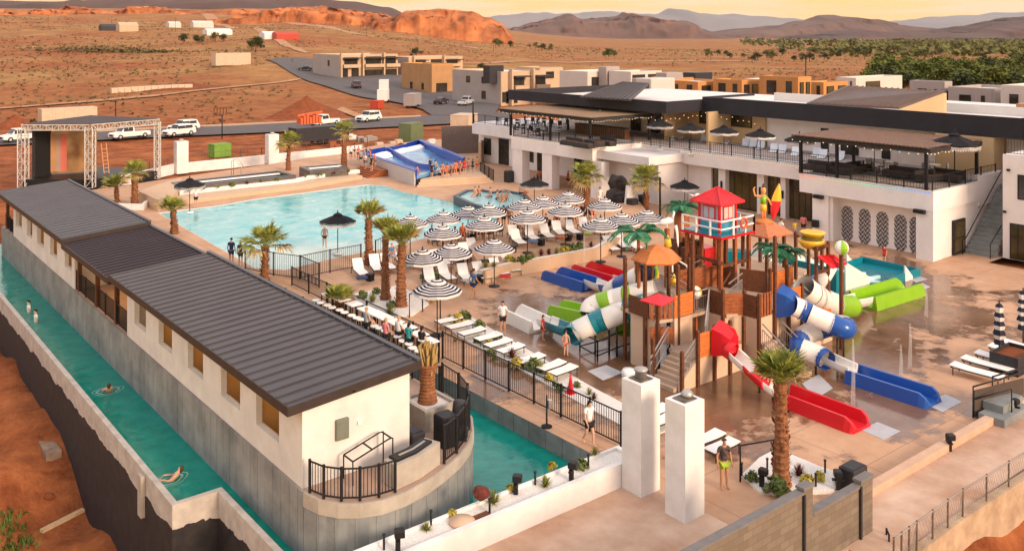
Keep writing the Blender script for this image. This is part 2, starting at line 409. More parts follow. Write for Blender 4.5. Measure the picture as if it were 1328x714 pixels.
def subdiv_strip(mb, n=2):
    for _ in range(n):
        v = mb.v; f2 = []; cache = {}
        def mid(a, b):
            k = (min(a, b), max(a, b))
            if k not in cache: v.append(tuple((v[a][i] + v[b][i]) / 2 for i in range(3))); cache[k] = len(v) - 1
            return cache[k]
        for a, b, c in mb.f:
            ab, bc, ca = mid(a, b), mid(b, c), mid(c, a); f2 += [(a, ab, ca), (ab, b, bc), (ca, bc, c), (ab, bc, ca)]
        mb.f = f2
    mb.mi = [0] * len(mb.f); mb.sm = [True] * len(mb.f)
subdiv_strip(m, 4); lift(m, .30); struct('road', m, asph)
subdiv_strip(ms, 4); lift(ms, .34); struct('street', ms, asph)
for q_ in ([(600, 92), (700, 84), (800, 80), (900, 79), (1000, 80)], [(-60, 143), (90, 134), (210, 128), (320, 117), (390, 110)], [(300, 70), (360, 64), (430, 66), (520, 72), (620, 74)], [(200, 52), (260, 60), (330, 72), (400, 92)], [(440, 142), (470, 152), (500, 158)]):
    mt_ = MB(); P = [G(*p) for p in q_]; w_ = [max(1.6, DEP(p.x, p.y) * .010) for p in P]
    L_ = [(p.x - SN * w * 1.6, p.y - CS * w * 1.6) for p, w in zip(P, w_)]; R_ = [(p.x + SN * w * 1.6, p.y + CS * w * 1.6) for p, w in zip(P, w_)]
    for i in range(len(P) - 1): mt_.face([(*L_[i], 0), (*L_[i + 1], 0), (*R_[i + 1], 0)]); mt_.face([(*L_[i], 0), (*R_[i + 1], 0), (*R_[i], 0)])
    subdiv_strip(mt_, 4); lift(mt_, .25); struct('dirt_track', mt_, mat('graded_dirt', (.40, .19, .09), .95, .3, .5, .2, col2=(.56, .32, .17)))
mk = MB()
for a, b in (((0, 178), (210, 167.5)), ((210, 167.5), (430, 157)), ((430, 157), (545, 151.5))):
    p, q = G(*a), G(*b)
    for i in range(12):
        u = p.lerp(q, i / 12); v_ = p.lerp(q, (i + 1) / 12)
        zz = [terrain_h(DEP(k.x, k.y), LAT(k.x, k.y), k.x, k.y) for k in (u, v_)]
        mk.bar((u.x, u.y, zz[0] + .36), (v_.x, v_.y, zz[1] + .36), .7, .3)
struct('kerb', mk, pave)

# ------------------------------------------------------------------ resort deck with its pools
deck_m = bpy.data.materials.new('salmon_concrete'); deck_m.use_nodes = True
def build_deck_mat():
    n = deck_m.node_tree; b = n.nodes['Principled BSDF']; geo = n.nodes.new('ShaderNodeNewGeometry')
    def nz(sc, det=6, ro=.6):
        z = n.nodes.new('ShaderNodeTexNoise'); z.inputs['Scale'].default_value = sc; z.inputs['Detail'].default_value = det; z.inputs['Roughness'].default_value = ro; n.links.new(geo.outputs['Position'], z.inputs['Vector']); return z.outputs['Fac']
    def M(op, a, c, clamp=False):
        x = n.nodes.new('ShaderNodeMath'); x.operation = op; x.use_clamp = clamp
        for i, q in enumerate((a, c)):
            if isinstance(q, (int, float)): x.inputs[i].default_value = q
            else: n.links.new(q, x.inputs[i])
        return x.outputs[0]
    def ramp(f, p0, c0, p1, c1):
        r = n.nodes.new('ShaderNodeValToRGB'); e = r.color_ramp.elements; e[0].position = p0; e[1].position = p1; e[0].color = (*c0, 1); e[1].color = (*c1, 1); n.links.new(f, r.inputs[0]); return r.outputs[0]
    dry = ramp(nz(.5, 8, .7), .28, (.42, .225, .125), .72, (.58, .36, .225))
    wetc = ramp(nz(.45, 6, .6), .3, (.115, .056, .028), .7, (.25, .135, .078))
    # puddled ground around the play tower: ellipse broken up by noise
    sp = n.nodes.new('ShaderNodeSeparateXYZ'); n.links.new(geo.outputs['Position'], sp.inputs[0])
    def ell(cx, cy, rx, ry):
        a = M('DIVIDE', M('SUBTRACT', sp.outputs[0], cx), rx); c = M('DIVIDE', M('SUBTRACT', sp.outputs[1], cy), ry)
        return M('SUBTRACT', 1.0, M('SQRT', M('ADD', M('MULTIPLY', a, a), M('MULTIPLY', c, c)), 0))
    e = M('MAXIMUM', ell(36, 29.5, 11.5, 12.5), ell(48, 31, 12, 9))
    wet = M('ADD', e, M('MULTIPLY', M('SUBTRACT', nz(.17, 6, .65), .5), 2.4))
    wet = M('ADD', wet, M('MULTIPLY', M('SUBTRACT', nz(.7, 5, .65), .5), .9))
    mr = n.nodes.new('ShaderNodeMapRange'); mr.inputs['From Min'].default_value = -.04; mr.inputs['From Max'].default_value = .12; n.links.new(wet, mr.inputs[0])
    W = mr.outputs[0]
    mx = n.nodes.new('ShaderNodeMix'); mx.data_type = 'RGBA'; n.links.new(W, mx.inputs['Factor']); n.links.new(dry, mx.inputs['A']); n.links.new(wetc, mx.inputs['B'])
    # saw-cut joints every 3.2 m
    def joint(o):
        f = M('FRACT', M('DIVIDE', o, 3.2), 0); return M('LESS_THAN', M('ABSOLUTE', M('SUBTRACT', f, .5), 0), .006)
    j = M('MULTIPLY', M('MAXIMUM', joint(sp.outputs[0]), joint(sp.outputs[1])), .45)
    mj = n.nodes.new('ShaderNodeMix'); mj.data_type = 'RGBA'; n.links.new(j, mj.inputs['Factor']); n.links.new(mx.outputs['Result'], mj.inputs['A']); mj.inputs['B'].default_value = (.1, .06, .04, 1)
    n.links.new(mj.outputs['Result'], b.inputs['Base Color'])
    ro = n.nodes.new('ShaderNodeMapRange'); ro.inputs['To Min'].default_value = .85; ro.inputs['To Max'].default_value = .13; n.links.new(W, ro.inputs[0])
    n.links.new(M('ADD', ro.outputs[0], M('MULTIPLY', M('SUBTRACT', nz(1.2), .5), .35), True), b.inputs['Roughness'])
    bp = n.nodes.new('ShaderNodeBump'); bp.inputs['Strength'].default_value = .12; bp.inputs['Distance'].default_value = .03; n.links.new(nz(5, 4), bp.inputs['Height']); n.links.new(bp.outputs[0], b.inputs['Normal'])
build_deck_mat()
def xy(p): return (p.x, p.y)
POOL = [xy(G(*p)) for p in [(300, 352), (370, 350), (440, 333), (500, 322), (560, 306), (612, 296), (655, 288), (640, 277), (612, 270), (590, 262), (560, 256), (525, 249), (500, 241), (478, 239), (440, 243.5), (385, 251), (330, 258), (285, 266), (245, 271), (205, 276)]]
POOL = [(max(a, 24.4), b) for a, b in POOL]
OUTER = [(23.36, 16.4), (64, 16.4), (64, 28.1), (76, 28.1), (76, 112), (66, 112), (48, 104), (23.36, 97)]
m = MB(); m.poly_holes(OUTER, [POOL], 0)
struct('deck', m, deck_m)
m = MB(); m.prism([(11.9, 15.1), (23.6, 15.1), (23.6, 22.02), (11.9, 22.02)], -3.6, -.004); m.prism([(23.6, 15.1), (25.1, 15.1), (25.1, 11.5), (27.2, 14.0), (64, 13.9), (64, 16.5), (23.6, 16.5)], -1.6, -.004)
struct('patio', m, mat('pink_concrete', (.46, .26, .165), .85, .16, .4, .15, col2=(.64, .46, .34), detail=8))
m = MB(); m.prism([(11.9, 22.0), (23.36, 22.0), (23.36, 23.1), (11.9, 23.1)], -2.2, -.006); struct('planter_base', m, conc)
# pool: floor that shelves up to the beach, water sheet above
m = MB(); cpx = sum(p[0] for p in POOL) / len(POOL); cpy = sum(p[1] for p in POOL) / len(POOL)
floor_m = mat('pool_plaster', (.62, .60, .52), .8, .06, 1)
m.poly_holes(POOL, [], -1.5); m.path(POOL, -1.5, -.003, .12, closed=True)
struct('pool_floor', m, floor_m)
def water_mat(name, deep, shallow, ax=None, rip=2.0, st=.35, fleck=.06, rough=.06, shal_rng=(1, 0)):
    g = bpy.data.materials.new(name); g.use_nodes = True; n = g.node_tree; b = n.nodes['Principled BSDF']; b.inputs['Roughness'].default_value = rough; b.inputs['IOR'].default_value = 1.33
    geo = n.nodes.new('ShaderNodeNewGeometry')
    z = n.nodes.new('ShaderNodeTexNoise'); z.inputs['Scale'].default_value = rip; z.inputs['Detail'].default_value = 5; n.links.new(geo.outputs['Position'], z.inputs['Vector'])
    r = n.nodes.new('ShaderNodeValToRGB'); e = r.color_ramp.elements; e[0].position = .36; e[0].color = (*deep, 1); e[1].position = .66; e[1].color = (*[lerp(a, c, .45) for a, c in zip(deep, shallow)], 1); n.links.new(z.outputs['Fac'], r.inputs[0])
    out = r.outputs[0]
    if ax:
        (ox, oy), (dx, dy) = ax
        sp = n.nodes.new('ShaderNodeSeparateXYZ'); n.links.new(geo.outputs['Position'], sp.inputs[0])
        vm = n.nodes.new('ShaderNodeVectorMath'); vm.operation = 'SUBTRACT'; n.links.new(geo.outputs['Position'], vm.inputs[0]); vm.inputs[1].default_value = (ox, oy, 0)
        dt = n.nodes.new('ShaderNodeVectorMath'); dt.operation = 'DOT_PRODUCT'; n.links.new(vm.outputs[0], dt.inputs[0]); dt.inputs[1].default_value = (dx, dy, 0)
        z2 = n.nodes.new('ShaderNodeTexNoise'); z2.inputs['Scale'].default_value = .25; z2.inputs['Detail'].default_value = 4; n.links.new(geo.outputs['Position'], z2.inputs['Vector'])
        a = n.nodes.new('ShaderNodeMath'); a.operation = 'MULTIPLY_ADD'; n.links.new(z2.outputs['Fac'], a.inputs[0]); a.inputs[1].default_value = 7; n.links.new(dt.outputs['Value'], a.inputs[2])
        mr = n.nodes.new('ShaderNodeMapRange'); mr.inputs['From Min'].default_value = shal_rng[0]; mr.inputs['From Max'].default_value = shal_rng[1]; mr.interpolation_type = 'SMOOTHSTEP'; n.links.new(a.outputs[0], mr.inputs[0])
        mx = n.nodes.new('ShaderNodeMix'); mx.data_type = 'RGBA'; n.links.new(mr.outputs[0], mx.inputs['Factor']); n.links.new(out, mx.inputs['A']); mx.inputs['B'].default_value = (*shallow, 1); out = mx.outputs['Result']
    z3 = n.nodes.new('ShaderNodeTexNoise'); z3.inputs['Scale'].default_value = rip * .9; z3.inputs['Detail'].default_value = 9; z3.inputs['Roughness'].default_value = .8; n.links.new(geo.outputs['Position'], z3.inputs['Vector'])
    r3 = n.nodes.new('ShaderNodeValToRGB'); r3.color_ramp.elements[0].position = .64 - fleck; r3.color_ramp.elements[1].position = .74; n.links.new(z3.outputs['Fac'], r3.inputs[0])
    m3 = n.nodes.new('ShaderNodeMix'); m3.data_type = 'RGBA'; n.links.new(r3.outputs[0], m3.inputs['Factor']); n.links.new(out, m3.inputs['A']); m3.inputs['B'].default_value = (.72, .80, .78, 1)  # pale flecks painted into the colour: foam, and caustic glints on the river
    n.links.new(m3.outputs['Result'], b.inputs['Base Color'])
    bp = n.nodes.new('ShaderNodeBump'); bp.inputs['Strength'].default_value = st; bp.inputs['Distance'].default_value = .12; n.links.new(z.outputs['Fac'], bp.inputs['Height']); n.links.new(bp.outputs[0], b.inputs['Normal'])
    return g
pool_w = water_mat('wave_pool_water', (.055, .44, .48), (.46, .60, .55), ((34, 60), (.35, .94)), rip=.7, fleck=.10, st=.5, shal_rng=(7.0, 1.0))
river_w = water_mat('river_water', (.001, .19, .15), (.015, .33, .26), rip=1.5, fleck=.01, st=.3)
m = MB(); m.poly_holes(POOL, [], -.05); struct('pool_water', m, pool_w)
m = MB()
ISL = [(12.6, 76), (12.6, 26.0), (12.75, 25.3), (13.1, 24.75), (13.6, 24.35), (14.2, 24.12), (15.0, 24.1), (15.9, 24.28), (16.8, 24.62), (17.7, 25.05), (18.5, 25.6), (19.2, 26.3), (19.8, 27.2), (20.15, 28.3), (20.3, 29.6), (20.3, 76)]
m.box(10.4, 31.2, -2.5, 12.7, 80, -.75); m.box(11.9, 23.1, -2.5, 23.36, 31.2, -.752); m.box(12.7, 31.2, -2.5, 23.36, 80, -.748)
struct('river_water', m, river_w)
m = MB(); m.prism(ISL, -2.4, 1.35); struct('island_deck', m, mat('island_concrete', (.40, .27, .20), .85, .14, .8, .1))
hz = bpy.data.materials.new('haze_air'); hz.use_nodes = True; n_ = hz.node_tree; n_.nodes.remove(n_.nodes['Principled BSDF'])
pv = n_.nodes.new('ShaderNodeVolumePrincipled'); pv.inputs['Density'].default_value = 2.8e-5; pv.inputs['Color'].default_value = (.86, .88, .95, 1); pv.inputs['Anisotropy'].default_value = .2
n_.links.new(pv.outputs[0], n_.nodes['Material Output'].inputs['Volume'])
m = MB(); m.box(-8000, -8000, -9, 18500, 18500, 560); struct('haze', m, hz, 'stuff')
# ------------------------------------------------------------------ river walls
grey_panel = mat('stained_grey_panel', (.20, .205, .20), .85, .2, .7, .25, col2=(.32, .32, .305))
t = thing('retaining_wall', 'grey panelled concrete wall of the island under the long cabana building', 'wall', (12.6, 50, -2))
m = MB(); m.path(ISL, -2.3, 1.3, .045, side=-1)
def resample(P, step):
    out = [P[0]]; acc = 0
    for a, b in zip(P[:-1], P[1:]):
        a = Vector(a[:2]); b = Vector(b[:2]); L = (b - a).length; d = step - acc
        while d < L: out.append(tuple(a.lerp(b, d / L))); d += step
        acc = (acc + L) % step
    out.append(P[-1]); return out
fine = []
for a, b in zip(ISL[:-1], ISL[1:]): fine.append(a)
fine.append(ISL[-1])
pan = MB(); pan.path(resample(ISL[:2], .62), -2.25, 1.345, .06, side=-1, gap=.012); pan.path(resample(ISL[1:], .62), -2.25, .92, .06, side=-1, gap=.012)
cap = MB(); cap.path(ISL[1:], .93, 1.37, .08, side=-1)
part('core', m, conc_g, t); part('panelling', pan, grey_panel, t); part('coping', cap, conc, t)
# waterproofed outer wall
wp = bpy.data.materials.new('concrete_with_black_coating'); wp.use_nodes = True
def wpm():
    n = wp.node_tree; b = n.nodes['Principled BSDF']; geo = n.nodes.new('ShaderNodeNewGeometry'); sp = n.nodes.new('ShaderNodeSeparateXYZ'); n.links.new(geo.outputs['Position'], sp.inputs[0])
    z = n.nodes.new('ShaderNodeTexNoise'); z.inputs['Scale'].default_value = .7; z.inputs['Detail'].default_value = 8; z.inputs['Roughness'].default_value = .62; n.links.new(geo.outputs['Position'], z.inputs['Vector'])
    a = n.nodes.new('ShaderNodeMath'); a.operation = 'MULTIPLY_ADD'; n.links.new(z.outputs['Fac'], a.inputs[0]); a.inputs[1].default_value = .8; n.links.new(sp.outputs[2], a.inputs[2])
    g = n.nodes.new('ShaderNodeMath'); g.operation = 'GREATER_THAN'; n.links.new(a.outputs[0], g.inputs[0]); g.inputs[1].default_value = -.75
    z2 = n.nodes.new('ShaderNodeTexNoise'); z2.inputs['Scale'].default_value = 2.5; z2.inputs['Detail'].default_value = 8; n.links.new(geo.outputs['Position'], z2.inputs['Vector'])
    r = n.nodes.new('ShaderNodeValToRGB'); r.color_ramp.elements[0].position = .3; r.color_ramp.elements[0].color = (.36, .32, .285, 1); r.color_ramp.elements[1].position = .7; r.color_ramp.elements[1].color = (.52, .475, .42, 1); n.links.new(z2.outputs['Fac'], r.inputs[0])
    r2 = n.nodes.new('ShaderNodeValToRGB'); r2.color_ramp.elements[0].position = .35; r2.color_ramp.elements[0].color = (.009, .008, .010, 1); r2.color_ramp.elements[1].position = .75; r2.color_ramp.elements[1].color = (.03, .023, .022, 1); n.links.new(z2.outputs['Fac'], r2.inputs[0])
    x = n.nodes.new('ShaderNodeMix'); x.data_type = 'RGBA'; n.links.new(g.outputs[0], x.inputs['Factor']); n.links.new(r2.outputs[0], x.inputs['A']); n.links.new(r.outputs[0], x.inputs['B']); n.links.new(x.outputs['Result'], b.inputs['Base Color']); b.inputs['Roughness'].default_value = .7
wpm()
t = thing('retaining_wall', 'pale concrete outer river wall with a ragged black coating on its lower half', 'wall', (10.2, 50, -5))
m = MB(); m.path([(10.4, 97), (10.4, 31.2), (11.95, 31.2), (11.95, 22.0)], -6, -.3, .22, side=-1); part('wall', m, wp, t)
m = MB(); m.box(10.02, 33.9, -1.9, 10.17, 34.3, -.42); part('pilaster', m, conc, t)
m = MB(); m.prism([(9.3, 45.5), (9.95, 45.5), (9.95, 57), (9.4, 57)], -6, -3.55); solo('footing', m, mat('dirty_concrete', (.22, .13, .08), .9, .35, 2, .3, col2=(.36, .26, .19)), 'rough concrete footing strip in the red dirt along the black wall', 'footing')
m = MB(); m.bar((7.9, 39.5, -4.0), (9.6, 40.2, -4.0), .2, .12); solo('plank', m, mat('weathered_plank', (.36, .25, .15), .9, .2, 4), 'pale loose plank lying against the foot of the black wall', 'plank')
def rock(r, seed, sq=.7):
    m = MB(); n = 10
    rings = []
    for i in range(7):
        ph = math.pi * (i / 6 - .5); rr = math.cos(ph) * r + .001; ring = []
        for j in range(n):
            a = 2 * math.pi * j / n; p = Vector((math.cos(a) * rr, math.sin(a) * rr, math.sin(ph) * r * sq)); k = 1 + .35 * noise.noise(p * (1.6 / r) + Vector((seed, 0, 0))); ring.append(p * k)
        rings.append(ring)
    m.loft(rings, 0, True, False); return m
t = thing('river_wall', 'grey concrete wall of the river below the long walkway railing', 'wall', (23.4, 40, -2))
m = MB(); m.box(23.40, 23.12, -2.4, 23.58, 80, -.004); part('core', m, conc_g, t); m = MB(); y = 23.12
while y < 60: m.box(23.355, y, -2.4, 23.398, y + .97, -.006); y += 1.0
part('panelling', m, grey_panel, t)
# ------------------------------------------------------------------ cabana building
roof_l = mat('grey_brown_roof_metal', (.072, .064, .068), .4, .1, .6, metal=.2)
roof_d = mat('dark_roof_metal', (.030, .020, .026), .5, .15, .6, metal=.2)
roof_f = mat('slate_roof_metal', (.082, .08, .09), .45, .1, .6, metal=.2)
cab_w = mat('cabana_plaster', (.64, .61, .57), .8, .13, .8, .08, detail=9)
room_m = mat('warm_room_plaster', (.56, .31, .11), .8, .06, 1)
t = thing('cabana_building', 'long low white cabana building with three dark shed roofs on the river island', 'building', (14.5, 50, 1.35))
X0, X1, ZF = 12.62, 16.55, 1.35
lampw = emit('warm_room_lamp', (1, .62, .26), 1.3)
def wall_open(mb, Y0, Y1, ops, zt, x0=X0, th=.22, z0=ZF):
    """wall along Y with openings (ya, yb, za, zb)"""
    ops = sorted(ops); y = Y0
    for ya, yb, za, zb in ops:
        mb.box(x0, y, z0, x0 + th, ya, zt); mb.box(x0, ya, z0, x0 + th, yb, za); mb.box(x0, ya, zb, x0 + th, yb, zt); y = yb
    mb.box(x0, y, z0, x0 + th, Y1, zt)
W3 = [(27.95, 29.8), (31.2, 33.0), (34.85, 36.55), (38.45, 40.2), (41.95, 43.65)]
W1 = [(55.4, 57.0), (58.9, 60.7), (62.4, 64.3), (65.8, 67.4), (69.1, 71.2)]
for (ya, yb), ws, zt in (((26.25, 44.8), W3, 3.78), ((54.7, 72.0), W1, 3.78)):
    m = MB(); wall_open(m, ya, yb, [(a, b, 2.18, 3.45) for a, b in ws], zt)
    wall_open(m, ya + .001, yb - .001, [(a - .2, b + .6, 1.9, 3.7) for a, b in ws], zt + .28, X1 - .2, .2)  # unseen back wall; its openings are added to let light into the rooms
    for yy in (ya, yb - .2):
        y0, y1 = yy, yy + .2
        m.hexa([(X0 + .22, y0, ZF), (X1 - .2, y0, ZF), (X1 - .2, y1, ZF), (X0 + .22, y1, ZF), (X0 + .22, y0, zt), (X1 - .2, y0, zt + .28), (X1 - .2, y1, zt + .28), (X0 + .22, y1, zt)])
    part('wall', m, cab_w, t)
    m = MB(); m.box(X0 + .24, ya + .22, ZF, X1 - .3, yb - .22, ZF + .02)
    for k in range(len(ws) - 1):
        yc = ws[k][1] + .25; m.box(X0 + .24, yc - .06, ZF + .02, X1 - .3, yc + .06, zt)
    part('interior_wall', m, room_m, t)
    for a, b in ws:
        f = MB(); f.box(X0 + .02, a - .01, 2.14, X0 + .26, b + .01, 2.176)
        o = part('window_sill', f, mat('window_trim', (.55, .42, .27), .6, .1, 3), t)
        l = MB(); l.box(X0 + .6, a + .2, 3.66, X0 + 1.6, b - .2, 3.69); part('ceiling_lamp', l, lampw, t)
        g = MB(); g.box(X0 + .3, a - .2, ZF + .021, X0 + 1.2, a + random.uniform(.5, .9), random.uniform(2.3, 2.6)); part('counter', g, dark_m, o)
def shed(y0, y1, z, m, gap, xr=16.95, xl=12.12, sl=.076, ribs=True):
    r = MB(); th = .27
    def zz(x, b=0): return z + (x - xl) * sl + b
    r.hexa([(xl, y0, zz(xl)), (xr, y0, zz(xr)), (xr, y1, zz(xr)), (xl, y1, zz(xl)), (xl, y0, zz(xl, th)), (xr, y0, zz(xr, th)), (xr, y1, zz(xr, th)), (xl, y1, zz(xl, th))])
    y = y0 + gap / 2
    while y < y1:
        r.hexa([(xl + .03, y - .022, zz(xl, th - .01)), (xr - .05, y - .022, zz(xr, th - .01)), (xr - .05, y + .022, zz(xr, th - .01)), (xl + .03, y + .022, zz(xl, th - .01)), (xl + .03, y - .022, zz(xl, th + .05)), (xr - .05, y - .022, zz(xr, th + .05)), (xr - .05, y + .022, zz(xr, th + .05)), (xl + .03, y + .022, zz(xl, th + .05))])
        y += gap
    o = part('roof', r, m, t)
    f = MB(); f.hexa([(xl - .03, y0 - .03, zz(xl, -.01)), (xl + .02, y0 - .03, zz(xl, -.01)), (xl + .02, y1 + .03, zz(xl, -.01)), (xl - .03, y1 + .03, zz(xl, -.01)), (xl - .03, y0 - .03, zz(xl, th + .02)), (xl + .02, y0 - .03, zz(xl, th + .02)), (xl + .02, y1 + .03, zz(xl, th + .02)), (xl - .03, y1 + .03, zz(xl, th + .02))])
    f.hexa([(xl + .021, y0 - .03, zz(xl, -.01)), (xr + .03, y0 - .03, zz(xr, -.01)), (xr + .03, y0 + .02, zz(xr, -.01)), (xl + .021, y0 + .02, zz(xl, -.01)), (xl + .021, y0 - .03, zz(xl, th + .015)), (xr + .03, y0 - .03, zz(xr, th + .015)), (xr + .03, y0 + .02, zz(xr, th + .015)), (xl + .021, y0 + .02, zz(xl, th + .015))])
    part('fascia', f, mat('brown_fascia', (.045, .032, .028), .5, .15, 3), o)
    f = MB(); f.hexa([(xr - .12, y0, zz(xr, th)), (xr + .06, y0, zz(xr, th)), (xr + .06, y1, zz(xr, th)), (xr - .12, y1, zz(xr, th)), (xr - .12, y0, zz(xr, th + .08)), (xr + .06, y0, zz(xr, th + .08)), (xr + .06, y1, zz(xr, th + .08)), (xr - .12, y1, zz(xr, th + .08))])
    part('ridge_flashing', f, roof_f, o)
shed(26.2, 46.0, 3.75, roof_l, .62); shed(46.05, 55.45, 3.56, roof_d, .55); shed(55.5, 75.3, 3.78, roof_f, .72)
for y in (47.0, 50.5, 54.2, 74.9): m = MB(); m.box(12.66, y - .1, ZF, 12.86, y + .1, 3.58 if y < 60 else 3.8); part('post', m, wood_d, t)
m = MB(); m.box(X1 - .1, 44.85, ZF, X1 - .02, 54.65, 3.85); m2 = MB(); m2.box(13.6, 47.5, 3.48, 15.6, 53, 3.51); part('ceiling_lamp', m2, lampw, t); part('terrace_wall', m, mat('peach_plaster', (.60, .40, .26), .8, .05, 1), t)
b = MB(); b.rbox(13.75, 26.12, 2.55, 14.2, 26.24, 3.2, .02); part('utility_box', b, mat('sage_metal', (.16, .17, .13), .5, .1, 4), t)
b = MB(); b.box(14.55, 26.17, 2.85, 14.7, 26.24, 2.95); b.box(14.35, 26.17, 3.95, 14.43, 26.24, 4.0); part('wall_light', b, white_p, t)
# ------------------------------------------------------------------ fences
def fence(label, pts, h=1.15, post=2.0, bar=.11, m=None, gap=.08, name='fence', z=None, cat='fence', group=None):
    m = m or black_m; pts = [Vector(p) if len(p) == 3 else Vector((p[0], p[1], z or 0)) for p in pts]
    t = thing(name, label, cat, tuple(pts[0]), group); R = MB(); P = []
    for a, b in zip(pts[:-1], pts[1:]):
        up = Vector((0, 0, 1)); L = (b - a).length
        for zz in (h - .02, gap + .02): R.bar(a + up * zz, b + up * zz, .045, .04)
        n = max(1, int(L / bar))
        for i in range(1, n): p = a.lerp(b, i / n); R.bar(p + up * (gap + .03), p + up * (h - .03), .018)
        k = max(1, round(L / post))
        for i in range(k): P.append(a.lerp(b, i / k))
    P.append(pts[-1]); part('railing', R, m, t)
    for p in P[:100]:
        q = MB(); q.box(p.x - .035, p.y - .035, p.z, p.x + .035, p.y + .035, p.z + h + .04); part('post', q, m, t)
    return t
fence('black steel railing on the open terrace of the cabana building', [(12.7, 44.9, 1.35), (12.7, 54.6, 1.35)], 1.05)
fence('short black railing at the far end of the cabana building', [(12.7, 72.1, 1.35), (12.7, 75.2, 1.35)], 1.05)
fence('curved black railing below the grey utility box on the cabana end wall', [(12.68, 25.85, 1.37), (12.85, 25.25, 1.37), (13.2, 24.78, 1.37), (13.65, 24.45, 1.37), (14.2, 24.26, 1.37), (14.75, 24.22, 1.37)], 1.0, 1.2)
fence('curved black railing around the island tip beside the speaker', [(17.0, 24.83, 1.37), (17.75, 25.18, 1.37), (18.5, 25.72, 1.37), (19.15, 26.4, 1.37), (19.7, 27.25, 1.37), (20.05, 28.3, 1.37), (20.17, 29.6, 1.37)], 1.25, 1.3)
fence('black railing on the island edge behind the potted palm', [(20.2, 29.8, 1.36), (20.2, 46, 1.36)], 1.05)
fence('long black walkway railing between the river path and the pebble bed', [(24.62, 24.2, 0), (24.62, 36.1, 0)], 1.3, 1.75, .13)
fence('black railing in front of the bar tables beside the cabana roof', [(24.55, 36.3, 0), (24.55, 52.5, 0)], 1.15, 2.2)
# ramp handrail, planters, speaker, bench on the island
t = thing('handrail', 'bent black handrail of the ramp beside the cabana end wall', 'handrail', (14.5, 25.6, 1.35))
m = MB()
for yy in (25.35, 25.95):
    m.tube([(13.9, yy, 2.15), (15.2, yy, 2.5), (15.35, yy, 2.5), (15.35, yy, 1.4)], .025, 6); m.tube([(13.9, yy, 2.15), (13.9, yy, 1.4)], .025, 6)
m.bar((13.9, 25.35, 2.15), (13.9, 25.95, 2.15), .04); m.bar((15.3, 25.35, 2.5), (15.3, 25.95, 2.5), .04); m.bar((14.6, 25.35, 2.33), (14.6, 25.95, 2.33), .04); part('rail', m, black_m, t)
t = thing('fire_table', 'low concrete block with a long black burner trough on the island rim', 'fire table', (15.9, 24.75, 1.37))
m = MB(); m.path([(14.85, 24.3), (15.8, 24.45), (16.85, 24.85)], 1.37, 2.12, .62, side=1); part('block', m, conc, t)
m = MB(); m.path([(15.0, 24.5), (15.8, 24.62), (16.6, 24.95)], 2.12, 2.2, .42, side=1); part('trough', m, black_m, t)
m = MB(); m.path([(15.2, 24.68), (15.8, 24.78), (16.4, 25.03)], 2.2, 2.22, .08, side=1); part('burner', m, steel, t)
m = MB(); m.rbox(16.6, 26.15, 1.352, 17.15, 26.85, 1.95, .05); m.box(16.68, 26.23, 1.95, 17.07, 26.77, 1.97); solo('bin', m, dark_m, 'dark box bin against the right corner of the cabana end wall', 'bin')
t = thing('speaker', 'large black speaker cabinet standing inside the curved island railing', 'speaker', (17.9, 26.0, 1.36))
m = MB(); m.rbox(17.55, 25.65, 1.36, 18.2, 26.35, 2.4, .06); part('cabinet', m, black_m, t)
m = MB(); m.lathe([(.3, 0), (.34, .3), (.2, .5)], (18.55, 26.15, 1.36), 12); m.lathe([(.2, 0), (.28, .25), (.22, .75), (.08, .8)], (18.55, 26.15, 1.87), 12); part('horn', m, dark_m, t)
m = MB(); m.path([(17.8, 27.2), (19.25, 27.2), (19.25, 28.85), (17.8, 28.85)], 1.352, 2.1, .14, closed=True, side=1); m.box(17.81, 27.21, 1.353, 19.24, 28.84, 2.0, 1)
solo('planter', m, [conc, pebble], 'square concrete planter with white pebbles around the trimmed palm', 'planter')
